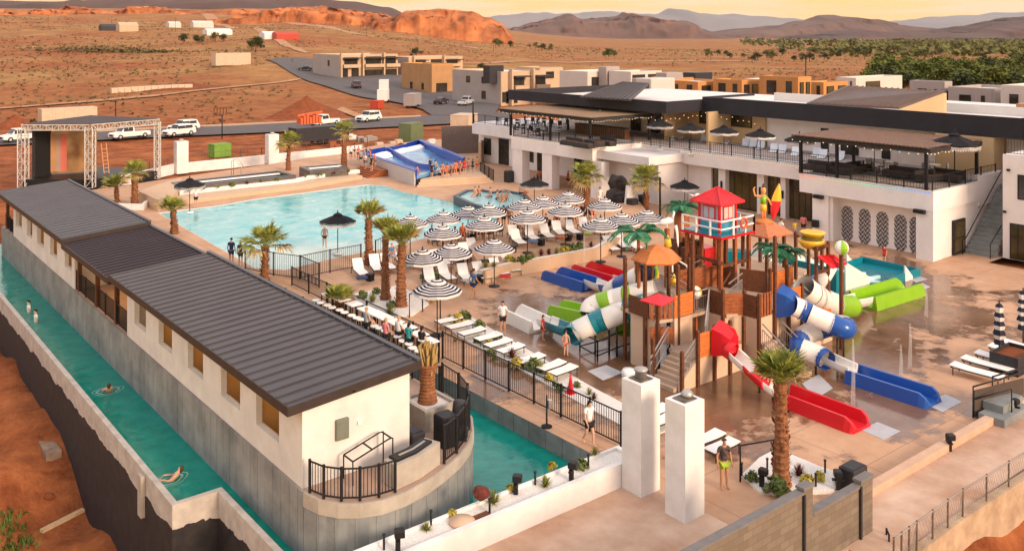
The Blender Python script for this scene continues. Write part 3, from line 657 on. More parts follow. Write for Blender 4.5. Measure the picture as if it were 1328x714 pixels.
# ------------------------------------------------------------------ palms
def frond_fan(m, base, dirv, L, fanr, rnd, mi=0, droop=.3):
    d = Vector(dirv).normalized(); up = Vector((0, 0, 1)); side = d.cross(up)
    side = side.normalized() if side.length > .05 else Vector((1, 0, 0)); nrm = side.cross(d)
    tip = Vector(base) + d * L
    m.bar(base, tip, .035, .02, mi)
    n = 15
    for k in range(n):
        a = (k / (n - 1) - .5) * 2.5; r = fanr * (1 - .22 * abs(a) / 1.3) * rnd.uniform(.85, 1.1)
        e = (d * math.cos(a) + side * math.sin(a)); mid = tip + e * r * .55; end = tip + e * r + Vector((0, 0, -droop * r * rnd.uniform(.3, 1.1)))
        wv = (nrm * .3 + e.cross(nrm)).normalized() * r * .055
        m.face([tip, mid - wv, end, mid + wv], mi)
def fan_palm(label, px, py, z, ptop, crown=1.1, r0=.28, r1=.17, dead=True, seed=1, nf=26, upright=0.0, loc=None):
    rnd = random.Random(seed); r0 *= .84; r1 *= .84
    b = loc or G(px, py, z); D = DEP(b.x, b.y); h = ZP(ptop, D) - b.z
    t = thing('palm_tree', label, 'palm tree', tuple(b))
    m = MB(); P = []; R = []; n = 16
    for i in range(n * 3 + 1):
        s = i / (n * 3); P.append((b.x + .10 * math.sin(s * 2 + seed) * s, b.y + .08 * math.sin(s * 3 + seed) * s, b.z - .05 + h * s)); R.append(lerp(r0, r1, min(1, s * 1.3)) * (1.12 if i % 3 == 0 else 1) * (1.25 - .25 * min(1, s * 8)) * (1 + .18 * max(0, s - .75) * 4))
    m.tube(P, R, 12, smooth=False)
    for i in range(110):
        s = rnd.uniform(.05, 1.0); a = rnd.uniform(0, 6.28); q = Vector((P[int(s * n * 3)])); rr = R[int(s * n * 3)]
        d = Vector((math.cos(a), math.sin(a), 0)); m.face([q + d * rr * .95 - Vector((0, 0, .1)), q + d * (rr + .09) + Vector((-d.y, d.x, 0)) * .07 + Vector((0, 0, .06)), q + d * (rr + .08) - Vector((-d.y, d.x, 0)) * .06 + Vector((0, 0, .1))])
    part('trunk', m, bark, t)
    top = Vector(P[-1]); m = MB()
    for i in range(nf):
        a = i * 2.39996 + rnd.uniform(-.2, .2); el = lerp(1.35, -.25, (i / nf) ** .9) ; el = lerp(el, 1.25, upright)
        d = Vector((math.cos(a) * math.cos(el), math.sin(a) * math.cos(el), math.sin(el)))
        frond_fan(m, top + Vector((0, 0, -.1)), d, crown * rnd.uniform(.45, .65), crown * rnd.uniform(.5, .95), rnd, 1 if (i > nf * .8 and dead) else 0, .25 + .3 * (el < .3))
    part('crown', m, [leaf, leaf_dry], t)
    return t
fan_palm('tall fan palm in the pebble bed in front of the red slide run-out', 1013, 626, .12, 492, 1.08, .34, .23, seed=3, nf=32, upright=.5)
fan_palm('fan palm beside the pool fence, standing left of the pair of palms', 479, 343, 0, 283, 1.25, .36, .24, seed=4, nf=24, upright=.6)
fan_palm('left palm of the close pair in the white pebble bed by the loungers', 500, 387, .1, 305, 1.15, .32, .2, seed=5, upright=.75)
fan_palm('right thicker palm of the close pair in the white pebble bed by the loungers', 520, 396, .1, 318, 1.3, .36, .24, seed=6, nf=28, upright=.65)
fan_palm('palm with spiky upright fronds at the pool edge behind the long cabana roof', 343, 362, 0, 318, 1.5, .3, .22, seed=7, nf=22, upright=.1)
fan_palm('low palm by the bar tables, its crown just above the roof edge', 440, 412, 0, 388, 1.0, .3, .22, seed=8, nf=24, upright=.5)
fan_palm('small palm in front of the pool seen over the middle cabana roof', 226, 303, 0, 272, 1.15, .33, .22, seed=9, upright=.4)
fan_palm('small bushy palm closest to the stage truss', 152, 262, 0, 241, 1.2, .22, .16, seed=10, upright=.3)
fan_palm('dark-trunked palm between the stage and the pool', 175, 267, 0, 224, 1.3, .38, .28, seed=11)
fan_palm('palm beside the right end of the long black hot tub', 374, 221, 0, 184, 1.4, .32, .2, seed=12)
fan_palm('tall dark palm beside the crowd at the surf machine', 446, 217, 0, 170, 1.5, .42, .3, seed=13, nf=16)
fan_palm('palm in front of the white hotel pillar', 760, 279, 0, 229, 1.5, .36, .22, seed=14)
fan_palm('palm in front of the plain white hotel wall beside the light pole', 838, 276, 0, 233, 1.5, .34, .2, seed=15)
# trimmed palm in the planter: trunk with a bound bundle of dry stubs
b = Vector((18.5, 28.1, 1.98)); D = DEP(b.x, b.y); h = ZP(447, D) - b.z
t = thing('palm_tree', 'palm trunk with a tied dry golden top in the concrete planter', 'palm tree', tuple(b)); m = MB()
P = [(b.x, b.y, b.z + h * .68 * i / 24) for i in range(25)]; m.tube(P, [.36 - .10 * min(1, i / 9) + (.03 if i % 2 else 0) + .02 * max(0, i - 18) for i in range(25)], 14, smooth=False); part('trunk', m, bark, t)
m = MB(); rnd = random.Random(4)
for i in range(90):
    a = rnd.uniform(0, 6.28); r = rnd.uniform(.1, .3); p = Vector((b.x + math.cos(a) * r, b.y + math.sin(a) * r, b.z + h * rnd.uniform(.5, .68))); q = Vector((b.x + math.cos(a) * rnd.uniform(.05, .42), b.y + math.sin(a) * rnd.uniform(.05, .42), b.z + h * rnd.uniform(.82, 1.05)))
    m.bar(p, q, .05, .02)
part('dry_crown', m, leaf_dry, t)
# ------------------------------------------------------------------ shrubs, lights, small garden things
def shrub_mesh(r, hgt, seed, n=90, spiky=False):
    rnd = random.Random(seed); m = MB()
    for i in range(n):
        a = rnd.uniform(0, 6.28); el = rnd.uniform(.1, 1.5); d = Vector((math.cos(a) * math.cos(el), math.sin(a) * math.cos(el), math.sin(el)))
        if spiky:
            e = Vector((d.x * r, d.y * r, d.z * hgt)); s = Vector((-math.sin(a), math.cos(a), 0)) * r * .06
            m.face([s, e, -s])
        else:
            p = Vector((d.x * r, d.y * r, d.z * hgt)) * rnd.uniform(.55, 1); s = r * .28
            u = Vector((rnd.uniform(-1, 1), rnd.uniform(-1, 1), rnd.uniform(-.2, 1))).normalized() * s; v_ = d.cross(u).normalized() * s * .7
            m.face([p - u, p + v_, p + u, p - v_])
    return m
SHM = {}
for nm, mm_, sp_ in (('g', shrub_m, 0), ('y', shrub_y, 0), ('s', leaf, 1), ('r', rust_m, 1)):
    SHM[nm] = [shrub_mesh(.5, .6, 10 + i, 110, sp_).mesh('shrub', mm_) for i in range(3)]
def shrub(kind, p, s, label, group=None):
    o = link('shrub', SHM[kind][random.randrange(3)]); o.location = p; o.scale = (s, s, s * random.uniform(.9, 1.2)); o.rotation_euler = (0, 0, random.uniform(0, 6))
    return tag(o, label, 'shrub', group)
KN = {'g': 'dark green rounded', 'y': 'golden', 's': 'spiky green', 'r': 'dark red spiky'}
m = MB(); m.path([(11.95, 22.12), (23.36, 22.12)], -.3, .80, .2, side=0); m.path([(23.26, 22.2), (23.26, 23.04)], -.3, .78, .2); solo('planter_wall', m, white, 'low white plaster wall of the pebble planter running to the tall pillars', 'wall')
m = MB(); m.path([(12.0, 23.06), (23.36, 23.06)], -2, .79, .1); solo('planter_curb', m, white, 'thin white curb between the pebble planter and the green river', 'curb')
m = MB(); m.prism([(11.97, 22.22), (23.16, 22.22), (23.16, 23.01), (11.97, 23.01)], .2, .70); struct('pebble_bed', m, pebble)
for i, (px, py, k, s) in enumerate([(553, 687, 's', .5), (586, 668, 'y', .35), (640, 652, 's', .75), (663, 636, 'y', .42), (707, 630, 's', .65), (716, 608, 'y', .4), (754, 607, 'g', .55), (771, 592, 's', .6)]):
    shrub(k, G(px, py, .7), s, f'{KN[k]} shrub in the white-walled pebble planter, {ORD[i]} from the left')
def bollard():
    t = thing('path_light', 'x', 'garden light'); m = MB(); m.box(-.07, -.07, 0, .07, .07, .42); part('post', m, black_m, t)
    m = MB(); m.rbox(-.13, -.2, .42, .13, .1, .62, .03); m.box(-.2, -.05, .30, .2, .05, .36); part('head', m, black_m, t); return Proto(t)
BOL = bollard()
for i, (px, py, z, lb) in enumerate([(516, 714, .7, 'black garden light at the left end of the pebble planter'), (669, 640, .7, 'black garden light in the middle of the pebble planter'), (741, 622, .7, 'black garden light near the right end of the pebble planter'), (1087, 634, .1, 'black garden light on the right side of the palm pebble bed'), (988, 630, .1, 'black garden light left of the tall palm trunk'), (1231, 584, 0, 'black garden light on the kerb above the chain fence'), (1316, 537, 0, 'black garden light at the right end of the kerb')]):
    BOL.place(G(px, py, z), random.uniform(0, 3), lb, 'black garden lights')
for i, (px, py, z) in enumerate([(559, 680, .7), (635, 664, .7), (694, 628, .7), (763, 605, .7), (498, 712, .7), (962, 616, .1), (995, 610, .1), (1058, 630, .1), (1070, 612, .1)]):
    p = G(px, py, z); m = MB(); m.tube([p, p + Vector((0, 0, .42))], .035, 8); m.lathe([(.05, 0), (.05, .05)], p + Vector((0, 0, .40)), 8)
    solo('bollard', m, black_m, f'thin black stake light among the shrubs of the {"pebble planter" if i < 5 else "palm bed"}, {ORD[i if i < 5 else i - 5]} in its bed', 'stake light', 'thin stake lights')
m = MB(); m.lathe([(.001, 0), (.42, .01), (.40, .07), (.1, .13), (.001, .14)], G(599, 677, .7), 14); solo('stone', m, tan_st, 'flat tan stone disc on the pebbles of the planter', 'stone')
m = MB(); p = G(625, 669, .7); m.box(p.x - .3, p.y - .17, .68, p.x + .3, p.y + .17, .715); solo('valve_box', m, mat('rust_lid', (.16, .06, .03), .8, .2, 5), 'rusty brown valve box lid set in the pebble planter', 'valve box')
rk = rock(.28, 9); rk.xf(Matrix.Translation(G(624, 638, 1.2))); solo('drum_plant', rk, rust_m, 'round dark red pot plant at the rim where island and planter meet', 'pot plant')
# two tall pillars
for (x0, y0, x1, y1, lb, zt) in ((22.42, 21.1, 23.35, 22.0, 'tall white square pillar standing at the end of the planter wall', 3.75), (22.32, 19.1, 23.25, 19.95, 'tall white square pillar standing free on the pink patio', 3.72)):
    t = thing('pillar', lb, 'pillar', ((x0 + x1) / 2, (y0 + y1) / 2, 0)); m = MB(); m.box(x0, y0, -.4, x1, y1, zt); part('shaft', m, white, t)
    m = MB(); m.box(x0 + .16, y0 + .16, zt, x1 - .16, y1 - .16, zt + .03); part('cap_recess', m, mat('dirty_cap', (.14, .12, .10), .9, .5, 6), t)
    m = MB(); m.lathe([(.2, 0), (.2, .26), (.24, .26), (.24, .32), (.05, .36)] if zt > 3.73 else [(.15, 0), (.22, .1), (.12, .22)], ((x0 + x1) / 2 + (0 if zt > 3.73 else .12), (y0 + y1) / 2, zt + .03), 16); part('vent', m, steel, t)
# kerb, block wall, retaining wall with chain fence at lower right
m = MB(); m.path([(25.0, 16.45), (66, 16.45)], -.5, .28, .34); solo('kerb_wall', m, mat('tan_kerb', (.55, .36, .25), .85, .1, 2), 'long low tan concrete kerb wall above the lower path', 'kerb')
blk = bpy.data.materials.new('grey_block'); blk.use_nodes = True
def blkm():
    n = blk.node_tree; b = n.nodes['Principled BSDF']; b.inputs['Roughness'].default_value = .9; tc = n.nodes.new('ShaderNodeTexCoord'); mp = n.nodes.new('ShaderNodeMapping'); mp.inputs['Rotation'].default_value = (rad(90), 0, 0); n.links.new(tc.outputs['Object'], mp.inputs[0])
    k = n.nodes.new('ShaderNodeTexBrick'); k.inputs['Scale'].default_value = 1; k.inputs['Brick Width'].default_value = .42; k.inputs['Row Height'].default_value = .21; k.inputs['Mortar Size'].default_value = .012; k.inputs['Color1'].default_value = (.15, .115, .085, 1); k.inputs['Color2'].default_value = (.20, .155, .115, 1); k.inputs['Mortar'].default_value = (.13, .10, .075, 1); n.links.new(mp.outputs[0], k.inputs['Vector']); n.links.new(k.outputs['Color'], b.inputs['Base Color'])
blkm()
t = thing('block_wall', 'stepped grey concrete block wall below the tall palm', 'wall', (22, 15.6, 0))
def ztop(px, py, Y):
    x = XY(px, Y); return x, ZP(py, DEP(x, Y))
xa, za = ztop(900, 714, 15.3); xb, zb_ = ztop(1030, 640, 15.3); xc, zc = ztop(1048, 662, 15.3); xd, zd = ztop(1112, 625, 15.3); xe, _ = ztop(1127, 620, 15.3)
m = MB(); m.box(xa - 6, 15.2, -3.5, xb + .3, 15.4, za + .02); part('lower_wall', m, blk, t)
m = MB(); m.box(xb + .3, 15.18, -3.5, xb + .75, 15.42, za + .12); part('pier', m, blk, t)
m = MB(); m.box(xb + .75, 15.2, -3.5, xd, 15.4, zd - .12); part('upper_wall', m, blk, t)
m = MB(); m.box(xd, 15.18, -3.5, xe, 15.42, zd + .02); part('pier', m, blk, t)
capm = mat('grey_cap', (.17, .155, .15), .85, .12, 3)
m = MB(); m.box(xa - 6, 15.16, za + .02, xb + .3, 15.44, za + .09); m.box(xb + .27, 15.15, za + .12, xb + .78, 15.45, za + .2); m.box(xb + .75, 15.16, zd - .12, xd, 15.44, zd - .05); m.box(xd - .03, 15.15, zd + .02, xe + .03, 15.45, zd + .1); part('coping', m, capm, t)
for x in (xb + .28, xd - .05):
    m = MB(); m.box(x - .04, 15.12, -2.5, x + .04, 15.178, za + .02 if x < xc else zd - .06); part('joint_strip', m, dark_m, t)
m = MB(); p = G(1110, 640, .0); m.rbox(p.x - .1, 16.75, 0, p.x + .75, 17.35, .75, .03); m.box(p.x - .02, 16.83, .75, p.x + .67, 17.27, .77); solo('bin', m, dark_m, 'open-topped brown steel bin behind the end of the block wall', 'bin')
rw = [G(p, q, 0) for p, q in ((1150, 735), (1180, 712), (1240, 668), (1328, 612), (1420, 556))]
def flatp(P): return [(p.x, p.y) for p in P]
m = MB(); m.path(flatp(rw), -4.5, .05, .3, side=-1); solo('retaining_wall', m, mat('stained_concrete', (.40, .26, .16), .9, .3, .9, .2, col2=(.55, .40, .27)), 'stained low concrete wall along the lower right path, dirt bank below', 'wall')
rustp = mat('rusty_pipe', (.12, .075, .05), .6, .2, 5)
t = thing('chain_fence', 'temporary wire mesh fence on leaning pipes at the lower right corner', 'fence', tuple(rw[0])); R = MB()
for a, b_ in zip(rw[:-1], rw[1:]):
    a = a + Vector((.0, -.2, -1.1)); b_ = b_ + Vector((0, -.2, -1.1)); R.tube([a + Vector((0, 0, 2.0)), b_ + Vector((0, 0, 2.0))], .03, 6); R.tube([a + Vector((0, 0, .1)), b_ + Vector((0, 0, .1))], .02, 6)
    k = int((b_ - a).length / .16)
    for i in range(k):
        p = a.lerp(b_, i / k); q = a.lerp(b_, min(1, (i + 6) / k)); R.bar(p + Vector((0, 0, .1)), q + Vector((0, 0, 1.98)), .006); R.bar(p + Vector((0, 0, 1.98)), q + Vector((0, 0, .1)), .006)
part('mesh', R, mat('wire', (.30, .25, .22), .5, 0), t)
for a, b_ in zip(rw[:-1], rw[1:]):
    for s in (0, .33, .66):
        p = a.lerp(b_, s) + Vector((0, -.2, -1.2)); q = MB(); q.tube([p, p + Vector((.03, 0, 2.15))], .03, 6); part('post', q, rustp, t)
m = MB(); p = G(1153, 714, -.3); m.tube([p + Vector((0, 0, -.6)), p + Vector((0, 0, .5)), p + Vector((.3, .25, .5)), p + Vector((.3, .25, -.6))], .03, 6); solo('hoop_rail', m, black_m, 'small black hoop rail at the bottom edge of the lower path', 'rail')
# palm pebble bed with shrubs
m = MB(); m.prism([xy(G(*p)) for p in [(962, 618), (985, 596), (1008, 584), (1062, 607), (1108, 624), (1078, 640), (1012, 643), (985, 640)]], -.1, .1); struct('pebble_bed', m, pebble)
for i, (px, py, k, s) in enumerate([(975, 622, 'g', .5), (1008, 638, 'g', .95), (1046, 626, 'y', .6), (1063, 622, 'y', .45), (1036, 616, 'r', .7), (1086, 628, 'r', .45), (1022, 600, 's', .4)]):
    shrub(k, G(px, py, .1), s, f'{KN[k]} shrub around the tall palm trunk, {ORD[i]} of its bed')
m = MB(); m.tube([G(960, 624, 0), G(960, 624, 0) + Vector((0, 0, 1.25)), G(1003, 610, 0) + Vector((0, 0, 1.1)), G(1003, 610, 0)], .035, 6); solo('pipe_barrier', m, black_m, 'black open pipe frame left of the tall palm', 'barrier')
# pebble strip along the walkway fence
m = MB(); m.prism([(25.8, 24), (26.0, 27), (26.6, 33), (27, 38), (27.6, 41), (29.4, 40.4), (28.6, 35), (27.7, 29), (27.2, 24)], -.1, .06); struct('pebble_bed', m, pebble)
pl = [(594, 416, 'y', .8), (602, 410, 'g', .8), (622, 424, 'g', .8), (634, 446, 'y', .6), (645, 438, 'g', .6), (637, 456, 'g', .5), (641, 463, 's', .5), (655, 452, 's', .5), (664, 460, 'r', .9), (671, 473, 'y', .8), (691, 476, 'g', .8), (700, 480, 's', .9), (712, 490, 'y', .5), (719, 497, 's', .5), (726, 503, 'g', .5), (738, 505, 'r', .5), (748, 498, 'g', .4), (764, 508, 's', .5), (770, 514, 'r', .5), (590, 440, 's', .4), (620, 440, 'g', .5), (583, 412, 's', .6)]
for i, (px, py, k, s) in enumerate(pl): shrub(k, G(px, py + 3, .06), s, f'{KN[k]} shrub of the pebble strip behind the walkway railing, {ORD[i]} planted', 'shrubs of the walkway pebble strip')
# small pebble bed with the pair of palms
m = MB(); m.prism([xy(G(*p)) for p in [(455, 383), (480, 378), (512, 372), (545, 382), (556, 395), (535, 410), (500, 412), (470, 398)]], -.1, .08); struct('pebble_bed', m, pebble)
for i, (px, py, k, s) in enumerate([(483, 391, 's', 1.0), (470, 386, 'g', .7), (508, 398, 'g', .7), (506, 410, 's', 1.1), (545, 380, 'g', .8), (488, 380, 'g', .6), (560, 390, 'y', .6), (552, 362, 'g', .8), (562, 361, 'g', .8), (575, 358, 's', .8)]):
    shrub(k, G(px, py, .08), s, f'{KN[k]} plant around the pair of palms, {ORD[i]} of the bed', 'plants around the palm pair')
# cone, signpost on walkway
t = thing('hand_wash_post', 'black post with a grey dispenser on a round foot on the walkway', 'post', tuple(G(709, 553)))
p = G(709, 553); m = MB(); m.lathe([(.22, 0), (.22, .04), (.04, .07), (.03, 1.0), (.03, 1.25)], p, 12); part('post', m, black_m, t); m = MB(); m.rbox(p.x + .04, p.y - .09, .7, p.x + .24, p.y + .09, 1.05, .02); part('dispenser', m, steel, t)
p = G(740, 511); m = MB(); m.box(p.x - .2, p.y - .2, 0.06, p.x + .2, p.y + .2, .1); m.lathe([(.15, .1), (.03, .85), (.001, .87)], p, 12); solo('traffic_cone', m, red_pl, 'red traffic cone on the pebbles beside the walkway railing', 'cone')
# ------------------------------------------------------------------ parasols
blk_w = [mat('black_canvas', (.014, .013, .015), .85, .1, 6)]
navy_w = [mat('navy_canvas', (.018, .02, .035), .8, .1, 6), mat('white_canvas', (.66, .62, .60), .8, .05, 6)]
def parasol(striped, R=1.28, H=2.35):
    t = thing('parasol', 'x', 'parasol'); n = 8; m = MB()
    rise = .5
    def ring(s, dz=0, sag=.05): return [(R * s * math.cos(2 * math.pi * j / (2 * n)) * (1 if j % 2 == 0 else .945), R * s * math.sin(2 * math.pi * j / (2 * n)) * (1 if j % 2 == 0 else .945), H + rise * (1 - s) ** .92 + dz - (0 if j % 2 == 0 else sag * s)) for j in range(2 * n)]
    if striped:
        k = 10
        ss = [.30 + .70 * (i - (.22 if i % 2 and i < k else 0)) / k for i in range(k + 1)]
        for i in range(k): m.loft([ring(ss[i]), ring(ss[i + 1])], (i + 1) % 2, caps=False)
        m.loft([ring(1), [(x, y, z - .14) for x, y, z in ring(1)]], 1, caps=False)
        part('canopy', m, navy_w, t)
        v = MB(); q = [.03, .12, .20, .28, .36]
        for i in range(4): v.loft([ring(q[i], .1), ring(q[i + 1], .1)], (i) % 2, caps=False)
        v.loft([ring(.36, .1), [(x, y, z - .09) for x, y, z in ring(.36, .1)]], 1, caps=False)
        part('vent', v, navy_w, t)
    else:
        m.loft([ring(.12), ring(.4), ring(.7), ring(1)], 0, caps=False); m.loft([[(x, y, z - .02) for x, y, z in ring(1)], [(x * .985, y * .985, z - .11) for x, y, z in ring(1)]], 0, caps=False)
        part('canopy', m, blk_w, t)
        v = MB(); v.loft([ring(.02, .1), ring(.16, .09), ring(.26, .06)], 0, caps=False); part('vent', v, blk_w, t)
        f = MB(); rg = [(x * 1.0, y * 1.0, z - .11) for x, y, z in ring(1)]
        for a, b in zip(rg, rg[1:] + rg[:1]):
            a = Vector(a); b = Vector(b)
            for i in range(4):
                p = a.lerp(b, i / 4); q_ = a.lerp(b, (i + 1) / 4); f.face([p, (p + q_) / 2 + Vector((0, 0, -.22)), q_, (p + q_) / 2 + Vector((0, 0, .02))], 0)
                f.face([p + Vector((0, 0, .03)), p + Vector((0, 0, -.10)), q_ + Vector((0, 0, -.10)), q_ + Vector((0, 0, .03))], 0)
        part('fringe', f, navy_w[1], t)
    p = MB(); p.tube([(0, 0, 0), (0, 0, H + rise + .12)], .032, 8); p.lathe([(.001, .2), (.05, .1), (.03, 0)], (0, 0, H + rise + .08), 8); part('pole', p, black_m if not striped else dark_m, t)
    p = MB()
    for j in range(n): a = 2 * math.pi * j / n; p.bar((0, 0, H + rise - .45), (R * .8 * math.cos(a), R * .8 * math.sin(a), H + .12), .015)
    part('ribs', p, dark_m, t)
    p = MB(); p.lathe([(.34, 0), (.34, .06), (.06, .1)], (0, 0, 0), 16); part('base', p, white_p if not striped else dark_m, t)
    return Proto(t)
PS = parasol(True); PB = parasol(False)
TZ = .7
sp_ = [(567, 377, 0, 'striped parasol standing alone at the open black frame nearest the bar tables'), (548, 337, 0, 'striped parasol just right of the pair of palms'), (585, 329, 0, 'striped parasol above the row of white loungers right of the palm pair'), (641, 323, 0, 'striped parasol in front of the low tan planter wall'),
 (574, 304, .2, 'striped parasol at the beach edge behind the seated group'), (628, 293, TZ, 'striped parasol beside the standing couple by the pool beach'), (532, 290, 0, 'striped parasol nearest the pool water, leftmost of the far row'), (575, 285, 0, 'striped parasol in the middle of the far row at the pool edge'), (607, 278, .1, 'striped parasol at the pool edge just left of the spa'), (634, 276, TZ, 'striped parasol under the dark rim of the spa'),
 (684, 284, TZ, 'striped parasol in the middle of the terrace, right of the couple'), (680, 269, TZ, 'striped parasol directly right of the spa tub'), (704, 265, TZ, 'striped parasol half hidden behind the one beside the spa'), (737, 259, TZ, 'striped parasol in the rear row beside the hotel palm'), (733, 275, TZ, 'striped parasol left of the hotel palm trunk'), (784, 268, TZ, 'striped parasol at the foot of the dark rock waterfall'), (779, 294, TZ, 'striped parasol above the right end of the terrace loungers'), (806, 288, TZ, 'striped parasol beside the plastic palm of the play tower'), (839, 284, TZ, 'rightmost open striped parasol, close to the light pole')]
for px, py, z, lb in sp_:
    p = G(px, py, z + 2.3); PS.place((p.x, p.y, z), random.uniform(0, .7), lb, 'striped parasols around the wave pool', 1.0)
for px, py, z, lb in [(438, 288, 0, 'black fringed parasol on the pool beach beside the walking woman'), (693, 240, 0, 'black fringed parasol in front of the hotel pillars by the spa'), (888, 243, 0, 'black fringed parasol at ground level in front of the dark hotel windows'), (246, 241, .5, 'black fringed parasol at the left end of the long black tub')]:
    p = G(px, py, z + 2.25); PB.place((p.x, p.y, z), random.uniform(0, .7), lb, 'black fringed parasols', 1.0)
HT = 4.5
for i, (px, py, lb) in enumerate([(856, 164, 'leftmost black fringed parasol on the hotel terrace'), (896, 169, 'second black fringed parasol from the left on the hotel terrace'), (939, 172.5, 'black fringed parasol in the middle of the hotel terrace above a lounger pair'), (986, 177.5, 'black fringed parasol over striped chairs on the hotel terrace'), (1037, 184, 'black fringed parasol partly hidden behind the left post of the right pergola'), (1134, 190, 'black fringed parasol under the middle of the right pergola'), (1238, 203, 'large black fringed parasol at the back right corner of the terrace')]):
    p = G(px, py, HT + 2.2); PB.place((p.x, p.y, HT), random.uniform(0, .7), lb, 'black fringed parasols', 1.0 if i < 6 else 1.35)
def closed_parasol():
    t = thing('closed_parasol', 'x', 'parasol'); m = MB(); pr = [(.07, 2.85), (.16, 2.7), (.13, 2.45), (.2, 2.25), (.15, 2.05), (.22, 1.85), (.17, 1.65), (.24, 1.4), (.16, 1.2), (.2, .95)]
    pr = pr[::-1]; rings = []
    for r, z in pr: rings.append([(r * (1 + .3 * (j % 2)) * math.cos(j * math.pi / 6), r * (1 + .3 * (j % 2)) * math.sin(j * math.pi / 6), z) for j in range(12)])
    m.loft(rings, [i % 2 for i in range(len(pr) - 1)]); part('canopy', m, navy_w, t)
    m = MB(); m.tube([(0, 0, 0), (0, 0, 3.0)], .035, 8); m.lathe([(.3, 0), (.3, .05), (.05, .08)], (0, 0, 0), 12); part('pole', m, dark_m, t); return Proto(t)
PC = closed_parasol(); PC.place(G(1296, 472), 0, 'folded striped parasol between the white loungers on the right'); PC.place(G(1327, 452), .5, 'folded striped parasol cut by the right picture edge')
# ------------------------------------------------------------------ loungers
def lounger(slm, back=True, ang=42):
    t = thing('lounger', 'x', 'lounger'); a = rad(ang); W = .33
    hx, hz = -.25 - .78 * math.cos(a), .36 + .78 * math.sin(a)
    m = MB()
    m.hexa([(-.25, -W, .34), (1.15, -W, .34), (1.15, W, .34), (-.25, W, .34), (-.25, -W, .375), (1.15, -W, .375), (1.15, W, .375), (-.25, W, .375)]); part('seat', m, slm, t)
    m = MB(); m.hexa([(hx, -W, hz - .02), (-.26, -W, .335), (-.26, W, .335), (hx, W, hz - .02), (hx, -W, hz + .02), (-.26, -W, .375), (-.26, W, .375), (hx, W, hz + .02)]); part('backrest', m, slm, t)
    m = MB()
    for s in (-1, 1): m.bar((-.95, s * (W + .02), .33), (1.18, s * (W + .02), .33), .035, .04)
    for x in (-.95, 1.17): m.bar((x, -W, .33), (x, W, .33), .035, .04)
    m.bar((lerp(-.25, hx, .6), 0, lerp(.36, hz, .6) - .03), (-.75, 0, .33), .025); part('frame', m, dark_m, t)
    for x in (-.85, 1.08):
        for s in (-1, 1): l = MB(); l.bar((x, s * (W + .02), 0), (x, s * (W + .02), .32), .035); part('leg', l, dark_m, t)
    return Proto(t)
LW = lounger(sling, ang=48); LB = lounger(grey_sling, ang=45); LF = lounger(sling, ang=4)
def put_l(P, hp, fp, z, label, group, s=1.0):
    h = G(*hp, z); f = G(*fp, z); d = f - h; return P.place(((h.x + f.x) / 2, (h.y + f.y) / 2, z), math.atan2(d.y, d.x), label, group, s)
rows = [([(458, 349, 476, 366), (481, 343, 494, 360), (494, 342, 512, 358), (512, 338, 534, 352), (538, 345, 556, 352), (563, 342, 577, 347), (580, 337, 596, 342), (598, 331, 612, 339), (604, 322, 626, 335), (552, 363, 566, 378), (571, 358, 585, 368), (594, 356, 612, 373), (612, 354, 635, 370), (633, 349, 659, 364), (650, 345, 673, 360)], 0,
   ['white lounger nearest the pool fence corner, left of the palm pair', 'white lounger with a dark side table, second from the pool fence', 'white lounger half hidden behind the left palm of the pair', 'white lounger behind the right palm of the pair', 'white lounger under the striped parasol right of the palms', 'white lounger behind the parasol right of the palms', 'white lounger between the two striped parasols right of the palms', 'white lounger right of the second striped parasol', 'white lounger with raised back near the seated group at the beach', 'white lounger partly under the solitary striped parasol', 'white lounger just behind the solitary striped parasol', 'white lounger behind the man in the blue shirt, on his left', 'white lounger behind the man in the blue shirt, on his right', 'white lounger beside the pole of the parasol at the tan wall', 'white lounger at the left end of the tan planter wall']),
  ([(660, 304, 674, 319), (680, 306, 698, 318), (699, 303, 719, 316), (714, 297, 735, 314), (731, 298, 752, 310), (749, 294, 770, 307), (772, 301, 788, 305), (662, 311, 681, 324)], TZ,
   [f'white lounger on the raised terrace along the tan planter wall, {ORD[i]} from the left' for i in (1, 2, 3, 4, 5, 6, 7, 0)]),
  ([(780, 318, 804, 333), (797, 315, 816, 329), (814, 317, 831, 330)], 0, [f'white lounger right of the tan planter wall, {ORD[i]} of three from the left' for i in range(3)])]
for L, z, lbs in rows:
    for (a, b_, c, d), lb in zip(L, lbs): put_l(LW, (a, b_), (c, d), z, lb, 'white loungers around the wave pool')
fl = [(583, 414), (597, 421), (613, 429), (634, 436), (647, 444), (663, 451), (689, 464), (716, 473), (731, 479), (852, 532), (856, 545), (919, 566), (937, 577)]
for i, (px, py) in enumerate(fl):
    p = G(px, py, .35); LF.place((p.x, p.y, 0), random.uniform(-.06, .06) + math.pi, f'flat white lounger of the row along the pebble strip, {ORD[i]} from the left' if i < 9 else f'flat white lounger beside the tall pillars, {ORD[i - 9]} from the left', 'flat white loungers along the walkway', (.66, .85, 1))
for i, (px, py) in enumerate([(1265, 480), (1279, 471), (1296, 464), (1313, 455), (1330, 449)]):
    p = G(px, py, .35); LF.place((p.x, p.y, 0), -math.pi / 2 + .06, f'flat white lounger beside the folded parasols on the right, {ORD[i]} from the front', 'flat white loungers at the right edge')
tl = [(880, 182, 884, 188), (868, 184, 872, 189), (916, 183, 910, 191), (927, 184, 921, 192), (943, 187, 938, 195), (970, 190, 963, 199), (979, 192, 973, 200), (990, 194, 982, 202), (1006, 198, 1000, 206), (1017, 199, 1011, 207), (1034, 203, 1028, 210), (1062, 204, 1054, 211), (1093, 209, 1084, 216), (1070, 207, 1062, 213)]
